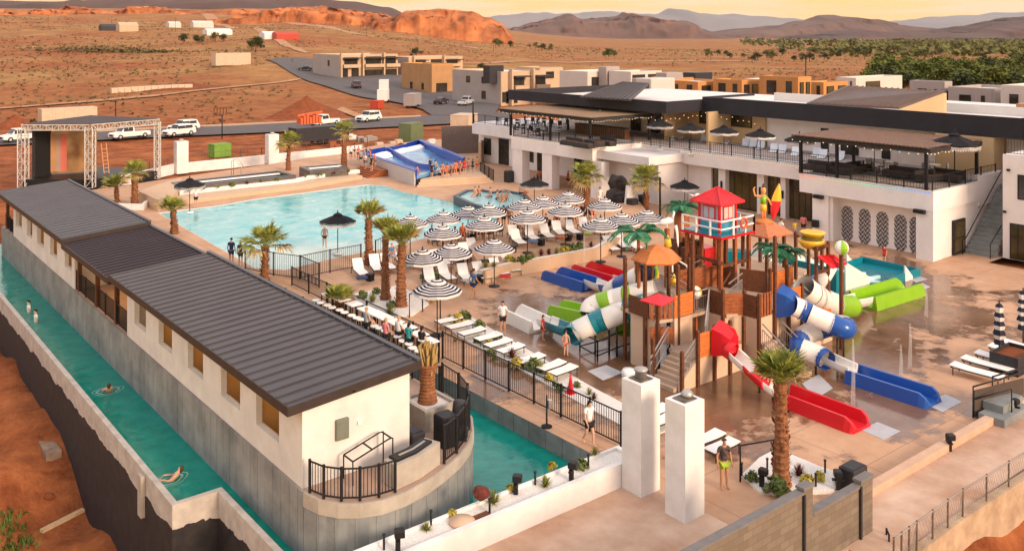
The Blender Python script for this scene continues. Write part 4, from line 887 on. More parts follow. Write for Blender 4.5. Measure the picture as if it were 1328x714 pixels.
for i, (a, b_, c, d) in enumerate(tl): put_l(LB, (a, b_ - 1), (c, d - 2), HT, f'pale blue lounger with raised back on the hotel terrace, {ORD[i]} from the left', 'pale loungers on the hotel terrace')
# small dark side tables
def side_table():
    t = thing('side_table', 'x', 'side table'); m = MB(); m.rbox(-.22, -.22, .42, .22, .22, .47, .015); part('top', m, dark_m, t)
    m = MB(); m.box(-.19, -.19, .02, .19, .19, .42); part('body', m, black_m, t); return Proto(t)
STB = side_table()
for i, (px, py, z) in enumerate([(480, 364, 0), (558, 350, 0), (597, 344, 0), (632, 337, 0), (665, 327, TZ), (702, 318, TZ), (737, 312, TZ), (752, 311, TZ), (645, 356, 0), (621, 366, 0)]):
    STB.place(G(px, py, z), .3, f'low dark cube table between white loungers, {ORD[i]} of the pool side tables', 'dark cube tables between loungers')
# bar tables and stools beside the cabana roof
def bar_table():
    t = thing('bar_table', 'x', 'table'); m = MB(); m.rbox(-.36, -.42, 1.0, .36, .42, 1.05, .02); part('tabletop', m, sling, t)
    for x in (-.32, .32):
        for y in (-.37, .37): l = MB(); l.bar((x, y, 0), (x, y, 1.0), .05); part('leg', l, black_m, t)
    return Proto(t)
def stool():
    t = thing('bar_stool', 'x', 'stool'); m = MB(); m.lathe([(.2, .70), (.23, .73), (.2, .77)], n=12); part('seat', m, sling, t)
    for a in range(4):
        c, s = math.cos(a * math.pi / 2 + .78), math.sin(a * math.pi / 2 + .78); l = MB(); l.bar((c * .15, s * .15, .72), (c * .25, s * .25, 0), .03); part('leg', l, black_m, t)
    m = MB(); m.lathe([(.2, .25), (.215, .25), (.215, .28), (.2, .28)], n=12, caps=False); part('foot_ring', m, black_m, t); return Proto(t)
BT = bar_table(); SL = stool()
for i, (px, py) in enumerate([(428, 382), (443, 388), (459, 394), (475, 401), (487, 406), (498, 411), (512, 417), (528, 424), (543, 433), (556, 442)]):
    p = G(px, py, 1.0); BT.place((p.x, p.y, 0), 0, f'white topped bar table beside the cabana roof, {ORD[i]} from the far end', 'white bar tables beside the cabana roof')
    for k, (dx, dy) in enumerate(((-.68, -.2), (-.68, .35))):
        SL.place((p.x + dx, p.y + dy, 0), random.uniform(0, 1), f'bar stool on the river side of the {ORD[i]} bar table, {"near" if k == 0 else "far"} one', 'bar stools beside the cabana roof')
# ------------------------------------------------------------------ people
def skin_mesh(name, V, E, R, root=0, sub=1, m=None):
    me = bpy.data.meshes.new(name); me.from_pydata(V, E, []); o = bpy.data.objects.new(name, me); COL.objects.link(o)
    sm = o.modifiers.new('s', 'SKIN'); sm.use_smooth_shade = True
    for i, v in enumerate(me.skin_vertices[0].data): v.radius = R[i] if isinstance(R[i], tuple) else (R[i], R[i]); v.use_root = (i == root)
    ss = o.modifiers.new('u', 'SUBSURF'); ss.levels = sub; ss.render_levels = sub
    dg = bpy.context.evaluated_depsgraph_get(); out = bpy.data.meshes.new_from_object(o.evaluated_get(dg)); out.name = name
    bpy.data.objects.remove(o); bpy.data.meshes.remove(me)
    out.materials.clear(); out.materials.append(m); return out
def pose_joints(kind):
    J = {'pel': (0, 0, .93), 'wai': (0, .0, 1.08), 'che': (0, .01, 1.28), 'nb': (0, 0, 1.45), 'nk': (0, .01, 1.52), 'hd': (0, .03, 1.61), 'ht': (0, .02, 1.71), 'nose': (0, .125, 1.615)}
    for s, q in ((-1, 'l'), (1, 'r')):
        J.update({'hip' + q: (s * .09, 0, .88), 'kn' + q: (s * .10, .02, .49), 'an' + q: (s * .11, -.02, .09), 'to' + q: (s * .13, .15, .035), 'sh' + q: (s * .175, 0, 1.41), 'el' + q: (s * .25, -.02, 1.13), 'wr' + q: (s * .26, .07, .89)})
    if kind == 'walk':
        J.update({'knl': (-.09, .16, .50), 'anl': (-.09, .16, .10), 'tol': (-.1, .33, .06), 'knr': (.09, -.06, .49), 'anr': (.09, -.30, .16), 'tor': (.1, -.17, .04), 'ell': (-.24, -.12, 1.15), 'wrl': (-.25, -.08, .92), 'elr': (.24, .08, 1.14), 'wrr': (.24, .24, .96)})
    if kind == 'carry':
        J.update({'ell': (-.25, .03, 1.14), 'wrl': (-.16, .26, 1.16), 'elr': (.25, .03, 1.14), 'wrr': (.16, .26, 1.16)})
    if kind == 'wave':
        J.update({'ell': (-.36, .02, 1.50), 'wrl': (-.40, .05, 1.74)})
    if kind == 'sit':
        for q, s in (('l', -1), ('r', 1)): J.update({'hip' + q: (s * .09, .02, .90), 'kn' + q: (s * .12, .45, .93), 'an' + q: (s * .12, .50, .50), 'to' + q: (s * .13, .66, .46), 'el' + q: (s * .24, .02, 1.16), 'wr' + q: (s * .16, .26, 1.05)})
    if kind == 'lie':
        for q, s in (('l', -1), ('r', 1)): J.update({'hip' + q: (s * .09, .04, .90), 'kn' + q: (s * .10, .46, 1.02), 'an' + q: (s * .11, .84, .90), 'to' + q: (s * .12, .90, 1.04), 'el' + q: (s * .25, .05, 1.15), 'wr' + q: (s * .2, .26, .98)})
        for k in ('wai', 'che', 'nb', 'nk', 'hd', 'ht', 'nose', 'shl', 'shr', 'ell', 'elr', 'wrl', 'wrr'):
            x, y, z = J[k]; dz = z - .93; c, s_ = math.cos(rad(42)), math.sin(rad(42)); J[k] = (x, y * c - dz * s_, .93 + y * s_ + dz * c)
    return {k: Vector(v) for k, v in J.items()}
RB = {'pel': (.15, .105), 'wai': (.125, .09), 'che': (.155, .11), 'nb': (.09, .07), 'nk': (.052, .055), 'hd': (.078, .095), 'ht': (.06, .07), 'nose': (.014, .014), 'hip': .095, 'kn': .062, 'an': .040, 'to': .036, 'sh': .060, 'el': .042, 'wr': .029}
def body_mesh(kind, seed=0):
    J = pose_joints(kind); N = list(J); V = [J[k] for k in N]; ix = {k: i for i, k in enumerate(N)}
    R = [RB[k if k in RB else k[:-1]] for k in N]
    E = [('pel', 'wai'), ('wai', 'che'), ('che', 'nb'), ('nb', 'nk'), ('nk', 'hd'), ('hd', 'ht'), ('hd', 'nose')]
    for q in 'lr': E += [('pel', 'hip' + q), ('hip' + q, 'kn' + q), ('kn' + q, 'an' + q), ('an' + q, 'to' + q), ('nb', 'sh' + q), ('sh' + q, 'el' + q), ('el' + q, 'wr' + q)]
    E = [(ix[a], ix[b]) for a, b in E]
    for q, s in (('l', -1), ('r', 1)):      # palm with five curled fingers
        w_ = J['wr' + q]; d = (w_ - J['el' + q]).normalized(); sd = Vector((0, 1, 0)); sd = (sd - d * d.dot(sd)); sd = sd.normalized() if sd.length > .1 else Vector((1, 0, 0)); inn = d.cross(sd) * s
        pm = len(V); V.append(w_ + d * .075); R.append((.024, .034)); E.append((ix['wr' + q], pm))
        for f, (o, L) in enumerate(((-.03, .062), (-.010, .078), (.011, .080), (.031, .070))):
            a = len(V); V.append(w_ + d * .10 + sd * o); R.append(.0095); V.append(V[a] + d * L * .55 + inn * .012); R.append(.0085); V.append(V[a] + d * L * .9 + inn * .035); R.append(.007); E += [(pm, a), (a, a + 1), (a + 1, a + 2)]
        a = len(V); V.append(w_ + d * .045 + sd * .045); R.append(.012); V.append(V[a] + d * .04 + sd * .02 + inn * .01); R.append(.009); E += [(pm, a), (a, a + 1)]
    return skin_mesh('person_body', V, E, R, 0, 1, sk1)
def cloth_mesh(kind, keys, edges, grow, m, nm, cut=None):
    J = pose_joints(kind); V = []; R = []; ix = {}
    for k in keys:
        p = J[k]
        if cut and k in cut: a, t_ = cut[k]; p = J[a].lerp(J[k], t_)
        r = RB[k if k in RB else k[:-1]]; ix[k] = len(V); V.append(p); R.append(tuple(x + grow for x in r) if isinstance(r, tuple) else r + grow)
    return skin_mesh(nm, V, [(ix[a], ix[b]) for a, b in edges], R, 0, 1, m)
cl0 = mat('cloth_white', (.75, .73, .70), .85, .05, 8)
CLO = {'white': cl0, 'black': mat('cloth_black', (.02, .02, .024), .85, .1, 8), 'navy': mat('cloth_navy', (.03, .05, .11), .85, .1, 8), 'red': mat('cloth_red', (.55, .03, .03), .85, .1, 8), 'orange': mat('cloth_orange', (.62, .16, .06), .85, .1, 8), 'pink': mat('cloth_pink', (.70, .20, .22), .85, .1, 8), 'yellow': mat('cloth_yellow', (.70, .46, .05), .85, .1, 8), 'blue': mat('cloth_blue', (.09, .17, .33), .85, .1, 8), 'teal': mat('cloth_teal', (.03, .30, .33), .85, .1, 8), 'brown': mat('cloth_brown', (.10, .05, .03), .85, .1, 8), 'green': mat('cloth_green', (.35, .45, .05), .85, .1, 8), 'grey': mat('cloth_grey', (.3, .3, .32), .85, .1, 8),
       'floral': mat('floral_cloth', (.012, .012, .018), .85, .1, 14, col2=(.16, .11, .10)), 'stripe': mat('striped_cloth', (.1, .1, .12), .85, .1, 12, col2=(.7, .66, .62))}
SKN = [sk1, mat('fair_skin', (.58, .33, .22), .55, .08, 5), mat('deep_skin', (.26, .12, .065), .55, .08, 5)]
HAIR = {'dark': mat('dark_hair', (.018, .012, .010), .6, .2, 20), 'brown': mat('brown_hair', (.09, .045, .02), .6, .2, 20), 'blond': mat('blond_hair', (.40, .26, .11), .6, .2, 20)}
BOD = {}
def hair_mesh(kind, long):
    J = pose_joints(kind); m = MB(); up = (J['ht'] - J['hd']).normalized(); c = J['hd'] + up * .055; f = Vector((0, 1, 0)); f = (f - up * f.dot(up)).normalized(); r_ = up.cross(f)
    rings = []
    for i in range(7):
        ph = lerp(-.5 if long else -.1, math.pi / 2, i / 6); ring = []
        for j in range(12):
            a = 2 * math.pi * j / 12; k = math.cos(ph) * .098; fr = math.sin(a); lift = .055 * max(0, fr) * (1 - i / 6)
            ring.append(c + r_ * math.cos(a) * k * .92 + f * (fr * k * 1.08 - .015) + up * (math.sin(ph) * .098 + lift - (.12 * max(0, -fr) * (1 - i / 6) if long else 0)))
        rings.append(ring)
    m.loft(rings, 0, True, True); return m.mesh('hair', HAIR['dark'])
def face_mesh(kind):
    J = pose_joints(kind); m = MB(); up = (J['ht'] - J['hd']).normalized(); f = (J['nose'] - J['hd']).normalized(); f = (f - up * f.dot(up)).normalized(); r_ = up.cross(f)
    for s in (-1, 1):
        m.lathe([(.001, -.008), (.011, 0), (.001, .008)], J['hd'] + f * .085 + r_ * s * .032 + up * .028, 6)
    m.bar(J['hd'] + f * .088 - up * .04 - r_ * .022, J['hd'] + f * .088 - up * .04 + r_ * .022, .01, .012); return m.mesh('face_features', HAIR['brown'])
def kit(kind):
    if kind in BOD: return BOD[kind]
    T = ('pel', 'wai', 'che', 'nb', 'shl', 'shr', 'ell', 'elr'); TE = [('wai', 'pel'), ('wai', 'che'), ('che', 'nb'), ('nb', 'shl'), ('nb', 'shr'), ('shl', 'ell'), ('shr', 'elr')]
    S = ('pel', 'hipl', 'hipr', 'knl', 'knr'); SE = [('pel', 'hipl'), ('pel', 'hipr'), ('hipl', 'knl'), ('hipr', 'knr')]
    BOD[kind] = {'body': body_mesh(kind), 'shirt': cloth_mesh(kind, T, TE, .018, cl0, 'shirt', {'ell': ('shl', .55), 'elr': ('shr', .55)}),
                 'shorts': cloth_mesh(kind, S, SE, .02, cl0, 'shorts', {'knl': ('hipl', .6), 'knr': ('hipr', .6)}), 'trunks': cloth_mesh(kind, S, SE, .014, cl0, 'trunks', {'knl': ('hipl', .2), 'knr': ('hipr', .2)}),
                 'top': cloth_mesh(kind, ('che', 'wai'), [('che', 'wai')], .012, cl0, 'swim_top', {'wai': ('che', .35)}), 'short': hair_mesh(kind, False), 'long': hair_mesh(kind, True), 'face': face_mesh(kind)}
    return BOD[kind]
def person(label, loc, face, kind='stand', shirt='white', shorts='black', hair='dark', long=False, skin=0, h=1.7, group=None, dz=0):
    """face: heading in the site plan (radians from +X); loc: where the feet (or seat) rest"""
    K = kit(kind); s = h / 1.75; o = bpy.data.objects.new('person', None); COL.objects.link(o); o.empty_display_size = .2
    o.location = (loc[0], loc[1], loc[2] - dz * s); o.rotation_euler = (0, 0, face - math.pi / 2); o.scale = (s, s, s); tag(o, label, 'person', group)
    def p(n, me, m):
        q = link(n, me, o); q.material_slots[0].link = 'OBJECT'; q.material_slots[0].material = m; return q
    p('body', K['body'], SKN[skin]); p('hair', K['long' if long else 'short'], HAIR[hair]); p('face_features', K['face'], HAIR['brown'])
    if shirt == 'swim': p('swim_top', K['top'], CLO[shorts])
    elif shirt: p('shirt', K['shirt'], CLO[shirt])
    if shorts: p('trunks' if shirt in ('swim', None) else 'shorts', K['trunks' if shirt in ('swim', None) else 'shorts'], CLO[shorts])
    return o
TOCAM = math.atan2(-CS, -SN)
P_ = [('woman in a white top and black shorts with a light backpack on the river walkway', (764, 577), 0, TOCAM + .5, 'walk', 'white', 'black', 'dark', 1, 1, 1.7),
 ('man in a dark floral shirt and bright lime shorts beside the tall palm', (939, 633), 0, TOCAM + .2, 'stand', 'floral', 'green', 'brown', 0, 0, 1.72),
 ('man in a white shirt and black shorts at the end of the white slide', (652, 433), 0, TOCAM - .2, 'stand', 'white', 'black', 'dark', 0, 0, 1.72),
 ('man in a blue shirt walking beside the white loungers', (614, 387), 0, TOCAM + 2.2, 'walk', 'blue', 'navy', 'dark', 0, 0, 1.75),
 ('child in a red swimsuit standing at the teal slide flume', (704, 441), 0, TOCAM + 1.5, 'stand', 'red', 'red', 'brown', 1, 1, 1.3),
 ('child with bare back standing at the mouth of the teal slide', (734, 462), 0, TOCAM + 2.8, 'stand', 'swim', 'orange', 'brown', 0, 1, 1.25),
 ('woman in a swimsuit wading on the pool beach', (421, 322), 0, TOCAM + .3, 'walk', 'swim', 'black', 'dark', 1, 1, 1.7),
 ('man in dark navy clothes seen over the cabana roof at the pool edge', (300, 343), 0, TOCAM + 3, 'stand', 'navy', 'navy', 'dark', 0, 1, 1.8),
 ('woman in a brown coat and blond hair beside the man in navy', (312, 345), 0, TOCAM + 3, 'stand', 'brown', 'brown', 'blond', 1, 1, 1.7),
 ('waiter in a light shirt and dark trousers at the left pool corner', (254, 269), 0, TOCAM, 'carry', 'white', 'black', 'dark', 0, 1, 1.75),
 ('adult in a white shirt and dark shorts behind the lifeguard hut', (1013, 313), 0, TOCAM + 2, 'walk', 'white', 'navy', 'dark', 0, 1, 1.7),
 ('woman in a bright pink top with long dark hair near the right hotel pillar', (1042, 306), 0, TOCAM + 3, 'stand', 'pink', 'black', 'dark', 1, 0, 1.7),
 ('child in a yellow shirt beside the woman in pink', (1031, 308), 0, TOCAM, 'stand', 'yellow', 'grey', 'dark', 0, 0, 1.3),
 ('child in red in front of the lattice arches', (1147, 341), 0, TOCAM - 1, 'stand', 'red', 'red', 'brown', 1, 1, 1.2),
 ('person in dark clothing, left one of the couple at the pool beach', (653, 296), TZ, TOCAM + 3, 'stand', 'black', 'black', 'dark', 0, 0, 1.75),
 ('bare-backed person, right one of the couple at the pool beach', (661, 295), TZ, TOCAM + 3, 'stand', 'swim', 'brown', 'dark', 1, 0, 1.7),
 ('swimmer standing left of a pair beside the spa', (676, 262), 0, TOCAM + 2.5, 'stand', 'swim', 'black', 'brown', 1, 1, 1.7), ('swimmer standing right of a pair beside the spa', (682, 261), 0, TOCAM + 1, 'stand', None, 'orange', 'brown', 0, 1, 1.75),
 ('person in a dark red top in front of the blank hotel wall', (737, 243), 0, TOCAM + 2, 'stand', 'red', 'black', 'dark', 1, 0, 1.7), ('person with bare shoulders next to the red top by the hotel wall', (743, 245), 0, TOCAM, 'stand', 'orange', 'brown', 'dark', 1, 0, 1.7),
 ('person in white standing by the rock waterfall', (778, 268), TZ, TOCAM, 'stand', 'white', 'white', 'dark', 0, 1, 1.7),
 ('person in pale blue bending among the loungers behind the palm pair', (508, 348), 0, TOCAM + 1, 'carry', 'blue', 'grey', 'blond', 0, 1, 1.7)]
for lb, (px, py), z, fc, kd, sh, so_, hr, lg, sk, hh in P_: person(lb, G(px, py, z), fc, kd, sh, so_, hr, lg, sk, hh)
bp_ = G(764, 577); m = MB(); m.rbox(-.15, -.09, -.22, .15, .09, .22, .05); m.xf(Matrix.Translation((bp_.x + .15, bp_.y + .17, 1.25)) @ Matrix.Rotation(TOCAM + .5 - math.pi / 2, 4, 'Z')); solo('backpack', m, CLO['stripe'], 'light backpack carried by the woman in black shorts', 'backpack')
# crowd on the steps and along the rail of the surf machine
cols = ['red', 'orange', 'brown', 'orange', 'pink', 'red', 'blue', 'navy', 'red']
for i in range(9):
    px = 574 + i * 5.6; py = 231 - i * 1.15
    person(f'bather in {cols[i]} waiting at the surf machine rail, {ORD[i]} from the left', G(px, py + 1, .5), TOCAM + random.uniform(2, 3.5), 'stand', cols[i] if i % 2 else 'swim', cols[i], 'brown' if i % 2 else 'dark', i % 2, i % 2, random.uniform(1.5, 1.75), 'bathers waiting at the surf machine')
for lb, px, py, sh, so_, kd in [('woman in pale pink at the near corner of the surf machine', 541, 234, 'pink', 'pink', 'stand'), ('person in black shorts on the surf machine steps', 560, 231, 'black', 'black', 'stand'), ('person in a pale green shirt on the surf machine steps', 565, 227, 'stripe', 'teal', 'wave'), ('child in white and black below the surf machine steps', 571, 235, 'white', 'black', 'stand'), ('rider in dark clothes on the wave sheet edge', 558, 224, 'navy', 'navy', 'stand')]:
    person(lb, G(px, py, .45 if py < 232 else 0), TOCAM + 2.5, kd, sh, so_, 'dark', 0, 1, 1.6)
cc = ['white', 'grey', 'pink', 'stripe', 'navy', 'orange', 'white', 'black', 'pink', 'grey']
for i, (px, py) in enumerate([(455, 207), (460, 204), (465, 208), (470, 205), (475, 209), (480, 212), (474, 219), (482, 222), (486, 218), (468, 214)]):
    person(f'onlooker in {cc[i]} on the wooden stair left of the surf machine, {ORD[i]} of the crowd', G(px, py, .6), TOCAM + random.uniform(-2, 2), 'stand', cc[i], 'black' if i % 2 else 'navy', 'dark' if i % 3 else 'blond', i % 2, i % 2, 1.7, 'onlookers left of the surf machine')
# swimmers, sitters
foam_w = mat('splash_foam', (.45, .66, .62), .4, .3, 9, alpha=.55)
for lb, px, py, fc in [('swimmer floating on her back in the green river beside the long wall', 140, 507, 1.4), ('swimmer low in the green river near the stepped wall end', 219, 622, 2.5)]:
    p = G(px, py, -.75); q = MB()
    for r0, r1 in ((.42, .50), (.62, .66), (.2, .26)): q.loft([[(p.x + r * (1 + .15 * math.sin(3 * a + r)) * math.cos(a), p.y + r * .8 * math.sin(a), -.735) for a in [i * math.pi / 10 for i in range(20)]] for r in (r0, r1)], 0, False)
    solo('splash', q, foam_w, 'ring of white splashes around the ' + ('far' if py < 600 else 'near') + ' swimmer in the green river', 'splash'); o = person(lb, (p.x, p.y, -.86), fc, 'lie', 'swim', 'black', 'brown', True, 1, 1.68, None, .93)
for i, (px, py) in enumerate([(30, 396), (39, 408)]):
    p = G(px, py, -.3); person(f'swimmer in white leaning on the outer river wall, {"far" if i == 0 else "near"} one of two', (p.x + .3, p.y, -1.75), 3.1, 'stand', 'white', 'white', 'dark', 0, 1, 1.7)
for i, (px, py, sh, sk) in enumerate([(616, 252, None, 1), (621, 251, 'swim', 0), (636, 253, None, 1), (645, 256, 'swim', 1), (652, 259, None, 0), (657, 257, 'swim', 1)]):
    p = G(px, py, .75); person(f'bather sitting in the raised spa, {ORD[i]} from the left', (p.x, p.y, .55), TOCAM + random.uniform(-1.5, 1.5), 'sit', sh, 'black' if i % 2 else 'blue', 'brown', i % 2, sk, 1.7, 'bathers in the spa', .80)
for i, (px, py, z, sh, so_) in enumerate([(700, 236, 0, 'orange', 'black'), (707, 237, 0, 'red', 'black'), (560, 314, 0, 'black', 'black'), (567, 318, 0, 'orange', 'brown'), (578, 312, 0, 'brown', 'black'), (590, 316, 0, 'grey', 'black'), (600, 311, 0, 'orange', 'red'), (612, 313, .3, 'pink', 'black'), (622, 309, TZ, 'stripe', 'navy'), (634, 308, TZ, 'brown', 'black'), (646, 305, TZ, 'orange', 'navy'), (672, 302, TZ, 'white', 'black'), (708, 299, TZ, 'navy', 'black'), (722, 293, TZ, 'red', 'black'), (742, 289, TZ, 'blue', 'blue'), (768, 283, TZ, 'orange', 'red'), (756, 284, TZ, 'black', 'black'), (748, 286, TZ, 'stripe', 'grey')]):
    o = person(f'person in {sh} seated on a low chair, {ORD[i]} of the seated guests', G(px, py, z), TOCAM + random.uniform(-1.2, 1.2), 'sit', sh, so_, 'dark' if i % 2 else 'brown', i % 2, i % 2, 1.7, 'seated guests on the pool terrace', .42)
    c = G(px, py, z); m = MB(); m.rbox(-.27, -.27, .30, .27, .27, .40, .03); m.rbox(-.27, -.33, .36, .27, -.27, .82, .02)
    for sx in (-.24, .24):
        for sy in (-.24, .24): m.bar((sx, sy, 0), (sx, sy, .32), .04)
    m.xf(Matrix.Translation(c) @ Matrix.Rotation(o.rotation_euler.z, 4, 'Z')); solo('chair', m, dark_m, f'dark low chair under the {ORD[i]} of the seated guests', 'chair', 'low chairs on the pool terrace')
for i, (px, py, sh) in enumerate([(500, 440, 'pink'), (530, 446, 'teal'), (517, 437, 'white'), (547, 451, 'black'), (475, 425, 'grey')]):
    p = G(px, py - 3, .75); person(f'guest in {sh} sitting on a bar stool beside the cabana roof', (p.x, p.y, .76), .2, 'sit', sh, 'black', 'dark' if i % 2 else 'blond', i % 2, 1, 1.7, None, .80)
# ------------------------------------------------------------------ hotel
facade = mat('pinkish_white_facade', (.76, .705, .68), .8, .09, .5, .06, detail=9)
warm_in = mat('sandy_plaster', (.52, .36, .20), .8, .06, .6)
fas_m = mat('charcoal_fascia', (.028, .026, .032), .6, .15, .8)
roofw = mat('white_roof_membrane', (.70, .66, .62), .7, .06, .5)
frame_m = mat('dark_window_frame', (.025, .022, .02), .5, .1, 3)
deckw = mat('terrace_floor', (.34, .29, .27), .8, .12, 1)
H_ = thing('hotel_building', 'long white two storey hotel with a black roof band and a furnished terrace', 'building', (66, 60, 0))
m = MB()
m.box(59.9, 62.65, 3.5, 66.7, 75.0, 4.8); m.box(65.6, 76.2, 3.45, 75, 89.8, 4.8)      # slabs
m.box(65.2, 41.0, 3.55, 75, 56.4, 4.8); m.box(61.2, 30.5, 3.4, 72.5, 40.98, 4.8)
m.box(66.7, 56.41, 3.5, 75, 76.19, 4.8)
m.box(60.5, 56.0, 3.72, 66.68, 62.64, 4.3); m.box(60.5, 56.0, 4.3, 60.75, 62.64, 4.5); m.box(60.76, 56.0, 4.3, 65.1, 56.25, 4.5)
part('terrace_slab', m, facade, H_)
m = MB()
m.box(66.9, 76.3, 0, 67.2, 90.2, 3.44); m.box(66.9, 62.7, 0, 67.15, 76.29, 3.49); m.box(62.2, 56.4, 0, 66.6, 62.6, 3.71)
m.box(66.2, 53.6, 0, 66.5, 56.3, 3.54)
m.box(62.6, 31.8, 0, 62.8, 38.5, 3.39); m.box(61.5, 38.3, 0, 62.59, 38.55, 3.39); m.box(62.81, 38.3, 0, 67, 38.55, 3.39)
m.box(61.25, 30.55, 0, 62.59, 31.75, 3.39); m.box(62.6, 30.6, 0, 72.4, 31.0, 3.38); m.box(68, 30.51, 3.0, 72.4, 30.99, 5.2)
m.box(73.8, 27, 4.5, 74.1, 83, 7.99)
part('wall', m, facade, H_)
for b_ in ((73.5, 53, 73.78, 66, 7.99), (70, 57.0, 73.49, 57.25, 7.99), (70, 62.5, 73.49, 62.7, 7.99), (71.5, 31, 73.78, 35.5, 7.7)): m = MB(); m.box(b_[0], b_[1], 4.5, b_[2], b_[3], b_[4]); part('sandy_wall', m, warm_in, H_)
for a, b in ((73.3, 74.9), (68.6, 70.1), (61.5, 63.0)):
    m = MB(); m.box(59.98, a, 0, 61.0, b, 3.49); part('pillar', m, facade, H_)
for a, b in ((38.57, 39.9), (30.7, 31.75)):
    m = MB(); m.box(61.28, a, 0, 62.58 if a > 35 else 61.9, b, 3.39) if a > 35 else m.box(61.22, a - .18, 0, 61.249, b - .02, 3.39); part('pillar', m, facade, H_)
for px0, px1 in ((933, 942), (983, 992), (1013.5, 1020)):
    ya, yb = YX(px1, 66), YX(px0, 66); m = MB(); m.box(65.85, ya, 0, 66.4, yb, 3.54); o = part('pillar', m, facade, H_)
    l = MB(); l.rbox(65.7, (ya + yb) / 2 - .08, 1.7, 65.84, (ya + yb) / 2 + .08, 2.35, .02); part('wall_lamp', l, black_m, o)
def window(X, ya, yb, za, zb, par=H_, nm='window', mull=1, warm=False, d=.06):
    f = MB(); e = .07
    f.box(X - d, ya, za, X, yb, za + e); f.box(X - d, ya, zb - e, X, yb, zb); f.box(X - d, ya, za + e, X, ya + e, zb - e); f.box(X - d, yb - e, za + e, X, yb, zb - e)
    for i in range(1, mull + 1):
        y = lerp(ya, yb, i / (mull + 1)); f.box(X - d + .005, y - .03, za + e, X - .004, y + .03, zb - e)
    o = part(nm, f, frame_m, par); g = MB(); g.box(X - .035, ya + .02, za + .02, X - .012, yb - .02, zb - .02); part('pane', g, glass_w if warm else glass, o); return o
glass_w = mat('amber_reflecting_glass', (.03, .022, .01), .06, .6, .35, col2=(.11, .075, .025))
for a, b in ((877, 932), (943, 982), (993, 1013), (1021, 1052)): window(66.45, YX(b, 66.4), YX(a, 66.4), .05, 3.45, mull=3, warm=True, nm='glass_front')
window(66.9, YX(637, 66.9), YX(628, 66.9), .9, 2.9); window(66.9, YX(660, 66.9), YX(647, 66.9), .05, 3.1, nm='glass_door', mull=2); window(66.9, YX(692, 66.9), YX(685, 66.9), .9, 2.9); window(66.9, YX(705, 66.9), YX(697, 66.9), .05, 2.6, nm='glass_door'); window(66.9, YX(682, 66.9), YX(672, 66.9), .1, 2.8, mull=2)
window(66.9, YX(758, 66.9), YX(745, 66.9), .05, 2.6, nm='glass_door'); window(66.9, YX(782, 66.9), YX(774, 66.9), .1, 2.9)
aw = MB(); aw.hexa([(65.9, YX(758, 66) - .2, 2.62), (66.88, YX(758, 66) - .2, 3.0), (66.88, YX(743, 66), 3.0), (65.9, YX(743, 66), 2.62), (65.9, YX(758, 66) - .2, 2.7), (66.88, YX(758, 66) - .2, 3.1), (66.88, YX(743, 66), 3.1), (65.9, YX(743, 66), 2.7)]); part('awning', aw, black_m, H_)
dy = MB(); x0, x1 = XY(1236, 30.5), XY(1251, 30.5); dy.box(x0, 30.42, .05, x1, 30.59, 2.45); o = part('door', dy, frame_m, H_); dg = MB(); dg.box(x0 + .12, 30.40, .25, x1 - .12, 30.418, 1.15); dg.box(x0 + .12, 30.40, 1.25, x1 - .12, 30.418, 2.3); part('pane', dg, glass_w, o)
for px in (1040, 1053):
    pass
# lattice arches on the recessed wall
lat_w = mat('black_lattice', (.022, .018, .02), .6, .1, 5)
for px in (1098, 1120.5, 1143.5, 1167, 1187):
    yc = YX(px, 62.5); t = thing('lattice_arch', f'tall black and white lattice arch on the recessed wall, {ORD[(1098, 1120.5, 1143.5, 1167, 1187).index(px)]} from the left', 'wall ornament', (62.55, yc, .05), 'lattice arches'); m = MB(); W = .46; Hh = 2.55
    def inside(y, z):
        y = abs(y)
        if z < W + .05: return y < math.sqrt(max(0, W * W - (W - z) ** 2 * .55))
        return y < W if z < Hh - W else y * y + (z - Hh + W) ** 2 < W * W
    cs = .17
    for r in range(int(Hh / cs) + 1):
        for c in range(-4, 5):
            for sgn in (-1, 1):
                y = (c + (.5 if r % 2 else 0)) * cs * 1.15; z = r * cs
                if inside(y, z) and (r + c) % 2 == (0 if sgn > 0 else 1):
                    m.bar((62.57, yc + y - .085 * sgn, z), (62.57, yc + y + .075 * sgn, z + cs * .95), .03, .06)
    part('lattice', m, lat_w, t)
    m = MB(); poly = [(-W, .3), (-W * .7, .05), (W * .7, .05), (W, .3)] + [(W * math.cos(a), Hh - W + W * math.sin(a)) for a in [i * math.pi / 10 for i in range(11)]]
    n0 = len(m.v); m.prism([(z, y) for y, z in poly], 0, .02); m.xf(Matrix(((0, 0, 1, 62.575), (0, 1, 0, yc), (1, 0, 0, .05), (0, 0, 0, 1)))); part('backing', m, mat('grey_backing', (.45, .41, .39), .7, .05, 3), t)
